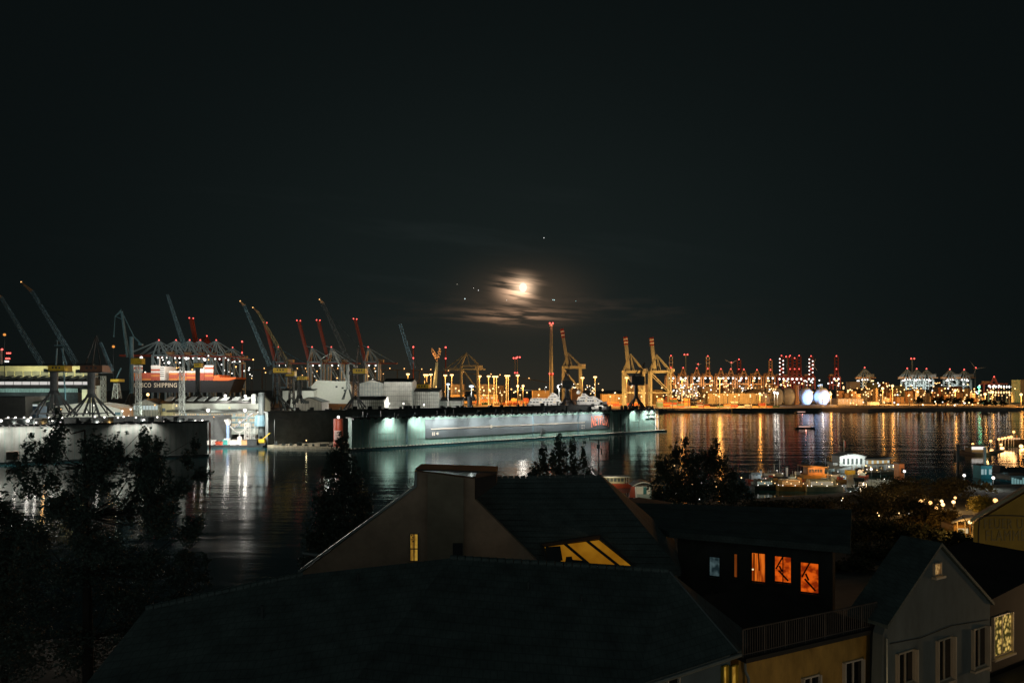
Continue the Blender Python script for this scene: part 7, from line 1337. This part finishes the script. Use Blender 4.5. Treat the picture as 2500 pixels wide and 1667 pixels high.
leafy('dark_tree', 'dark tree cut by the left picture edge beside the large maple', cl, [V((P(10, 0, Yt).x, Yt, 15)), P(12, 1500, Yt), P(14, 1380, Yt), P(18, 1280, Yt)], 9500, .09, mLEAF, 4)
Yt = 62; cl = []
for px, py, rx, rz in ((834, 1085, 12, 26), (826, 1115, 20, 30), (850, 1130, 20, 30), (815, 1160, 28, 36), (860, 1175, 28, 36), (840, 1210, 40, 40), (798, 1230, 30, 36), (880, 1235, 26, 36), (790, 1290, 36, 42), (840, 1290, 48, 46), (888, 1290, 24, 36), (775, 1345, 30, 32), (830, 1360, 50, 40), (880, 1345, 28, 34), (755, 1315, 14, 20), (760, 1385, 24, 24), (905, 1275, 10, 18), (820, 1410, 50, 30)): C(px, py, rx*1.05, rz*1.05, rr.uniform(-1, 1))
leafy('poplar_tree', 'slender pyramid shaped dark tree in front of the teal lit water', cl, [V((P(832, 0, Yt).x, Yt, bank_z(P(832, 0, Yt).x, Yt))), P(832, 1400, Yt), P(832, 1250, Yt), P(833, 1100, Yt)], 24000, .14, mLEAF, 5)
Yt = 58; cl = []
for px, py, rx, rz in ((1362, 1085, 13, 24), (1372, 1110, 18, 26), (1352, 1120, 16, 24), (1325, 1105, 12, 22), (1327, 1135, 16, 24), (1305, 1145, 12, 18), (1296, 1160, 12, 14), (1401, 1095, 11, 24), (1398, 1130, 15, 26), (1421, 1100, 8, 24), (1424, 1130, 10, 20), (1438, 1155, 12, 16), (1365, 1150, 26, 26), (1400, 1160, 22, 22), (1330, 1165, 24, 20), (1370, 1185, 50, 20)): C(px, py, rx*.8, rz*.95, rr.uniform(-.8, .8))
leafy('young_tree', 'loose leaved young tree rising behind the brown gable house', cl, [V((P(1368, 0, Yt).x, Yt, 14)), P(1366, 1230, Yt), P(1366, 1160, Yt), P(1364, 1100, Yt)], 6500, .12, mLEAF, 6)
Yt = 96; cl = []
for px, py, rx, rz in ((1666, 1080, 11, 24), (1658, 1105, 16, 26), (1672, 1125, 18, 24), (1640, 1110, 16, 28), (1628, 1140, 22, 28), (1606, 1135, 14, 26), (1602, 1170, 22, 28), (1750, 1085, 11, 22), (1745, 1110, 18, 22), (1765, 1130, 16, 22), (1730, 1125, 20, 24), (1700, 1120, 18, 24), (1690, 1150, 34, 28), (1745, 1150, 34, 28), (1645, 1170, 36, 30), (1790, 1165, 22, 20), (1700, 1185, 44, 28), (1760, 1190, 40, 26), (1640, 1205, 40, 26), (1610, 1215, 26, 20), (1810, 1195, 24, 18), (1690, 1220, 50, 20), (1780, 1218, 40, 16), (1830, 1210, 16, 12)): C(px, py, rx*.84, rz*.9, rr.uniform(-1.6, 1.6))
leafy('twin_peaked_tree', 'broad dark tree with two pointed tops in the middle of the near shore', cl, [V((P(1700, 0, Yt).x, Yt, 8)), P(1700, 1240, Yt), P(1695, 1180, Yt), P(1690, 1130, Yt)], 15000, .18, M('olive night leaves', (.06, .085, .05), .8, .4, 1), 7)
def shrub(px, py, rx, rz, Y, label, n, ls, m=None, seed=1, group=None, name='shrub'):
    rr = random.Random(seed); c = [(P(px+rr.uniform(-.6, .6)*rx, py+rr.uniform(-.5, .5)*rz, Y)+V((0, rr.uniform(-2, 2), 0)), m_(rx*.45, Y), m_(rx*.45, Y), m_(rz*.5, Y)) for _ in range(9)]
    q = P(px, py, Y); o = leafy(name, label, c, [V((q.x, Y, min(bank_z(q.x, Y), q.z-1.5))), P(px, py+rz*.6, Y), q], n, ls, m or M('dark bush leaves', (.055, .06, .028), .85, .4, 1), seed, .7, False, 'bush'); 
    if group: o['group'] = group
for i, (px, py, rx, rz, Y, lab) in enumerate(((2010, 1250, 120, 36, 180, 'wide dark bush below the excursion boats'), (2120, 1235, 80, 44, 200, 'dark bush under the walkway'), (2200, 1255, 90, 50, 200, 'dark bush left of the globe lamp cluster'), (2280, 1268, 60, 40, 195, 'dim bush below the globe lamp cluster'), (2235, 1190, 90, 26, 240, 'flat dark bush above the globe lamp cluster'), (2330, 1195, 60, 34, 236, 'dark bush below the lone white globe lamp'), (2150, 1200, 70, 26, 238, 'low dark bush beyond the walkway end'), (1900, 1240, 90, 26, 170, 'dark bush below the dark green boat'), (2110, 1300, 80, 34, 0, 'black bush behind the orange windowed house, nearest the roof corner'), (2200, 1300, 70, 36, 0, 'black bush behind the grey gabled house'), (2270, 1315, 60, 40, 0, 'black bush behind the peak of the grey gabled house'), (2330, 1330, 40, 40, 0, 'black bush below the snack kiosk'), (2150, 1360, 90, 40, 0, 'low black bush left of the grey gable'), (2060, 1400, 70, 40, 0, 'low black bush beside the orange windowed house'), (2230, 1270, 60, 30, 0, 'dim bush left of the snack canopy'), (2310, 1265, 40, 26, 0, 'dim bush directly left of the snack canopy'))):
    shrub(px, py, rx, rz, 31.5*F/(py-HY), lab, 3600, .36, None, 40+i)
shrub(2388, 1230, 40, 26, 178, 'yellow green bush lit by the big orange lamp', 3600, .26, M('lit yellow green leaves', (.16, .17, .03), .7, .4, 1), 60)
shrub(2352, 1328, 30, 34, 60, 'black bush between the snack kiosk and the graffiti house', 1600, .16, None, 61)
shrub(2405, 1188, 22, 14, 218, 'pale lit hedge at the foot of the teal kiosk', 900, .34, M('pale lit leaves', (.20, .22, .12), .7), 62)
light('POINT', 'hedge_light', P(2418, 1172, 232), (1, .95, .7), 120, D.objects.get('glass_pavilion'), .2)
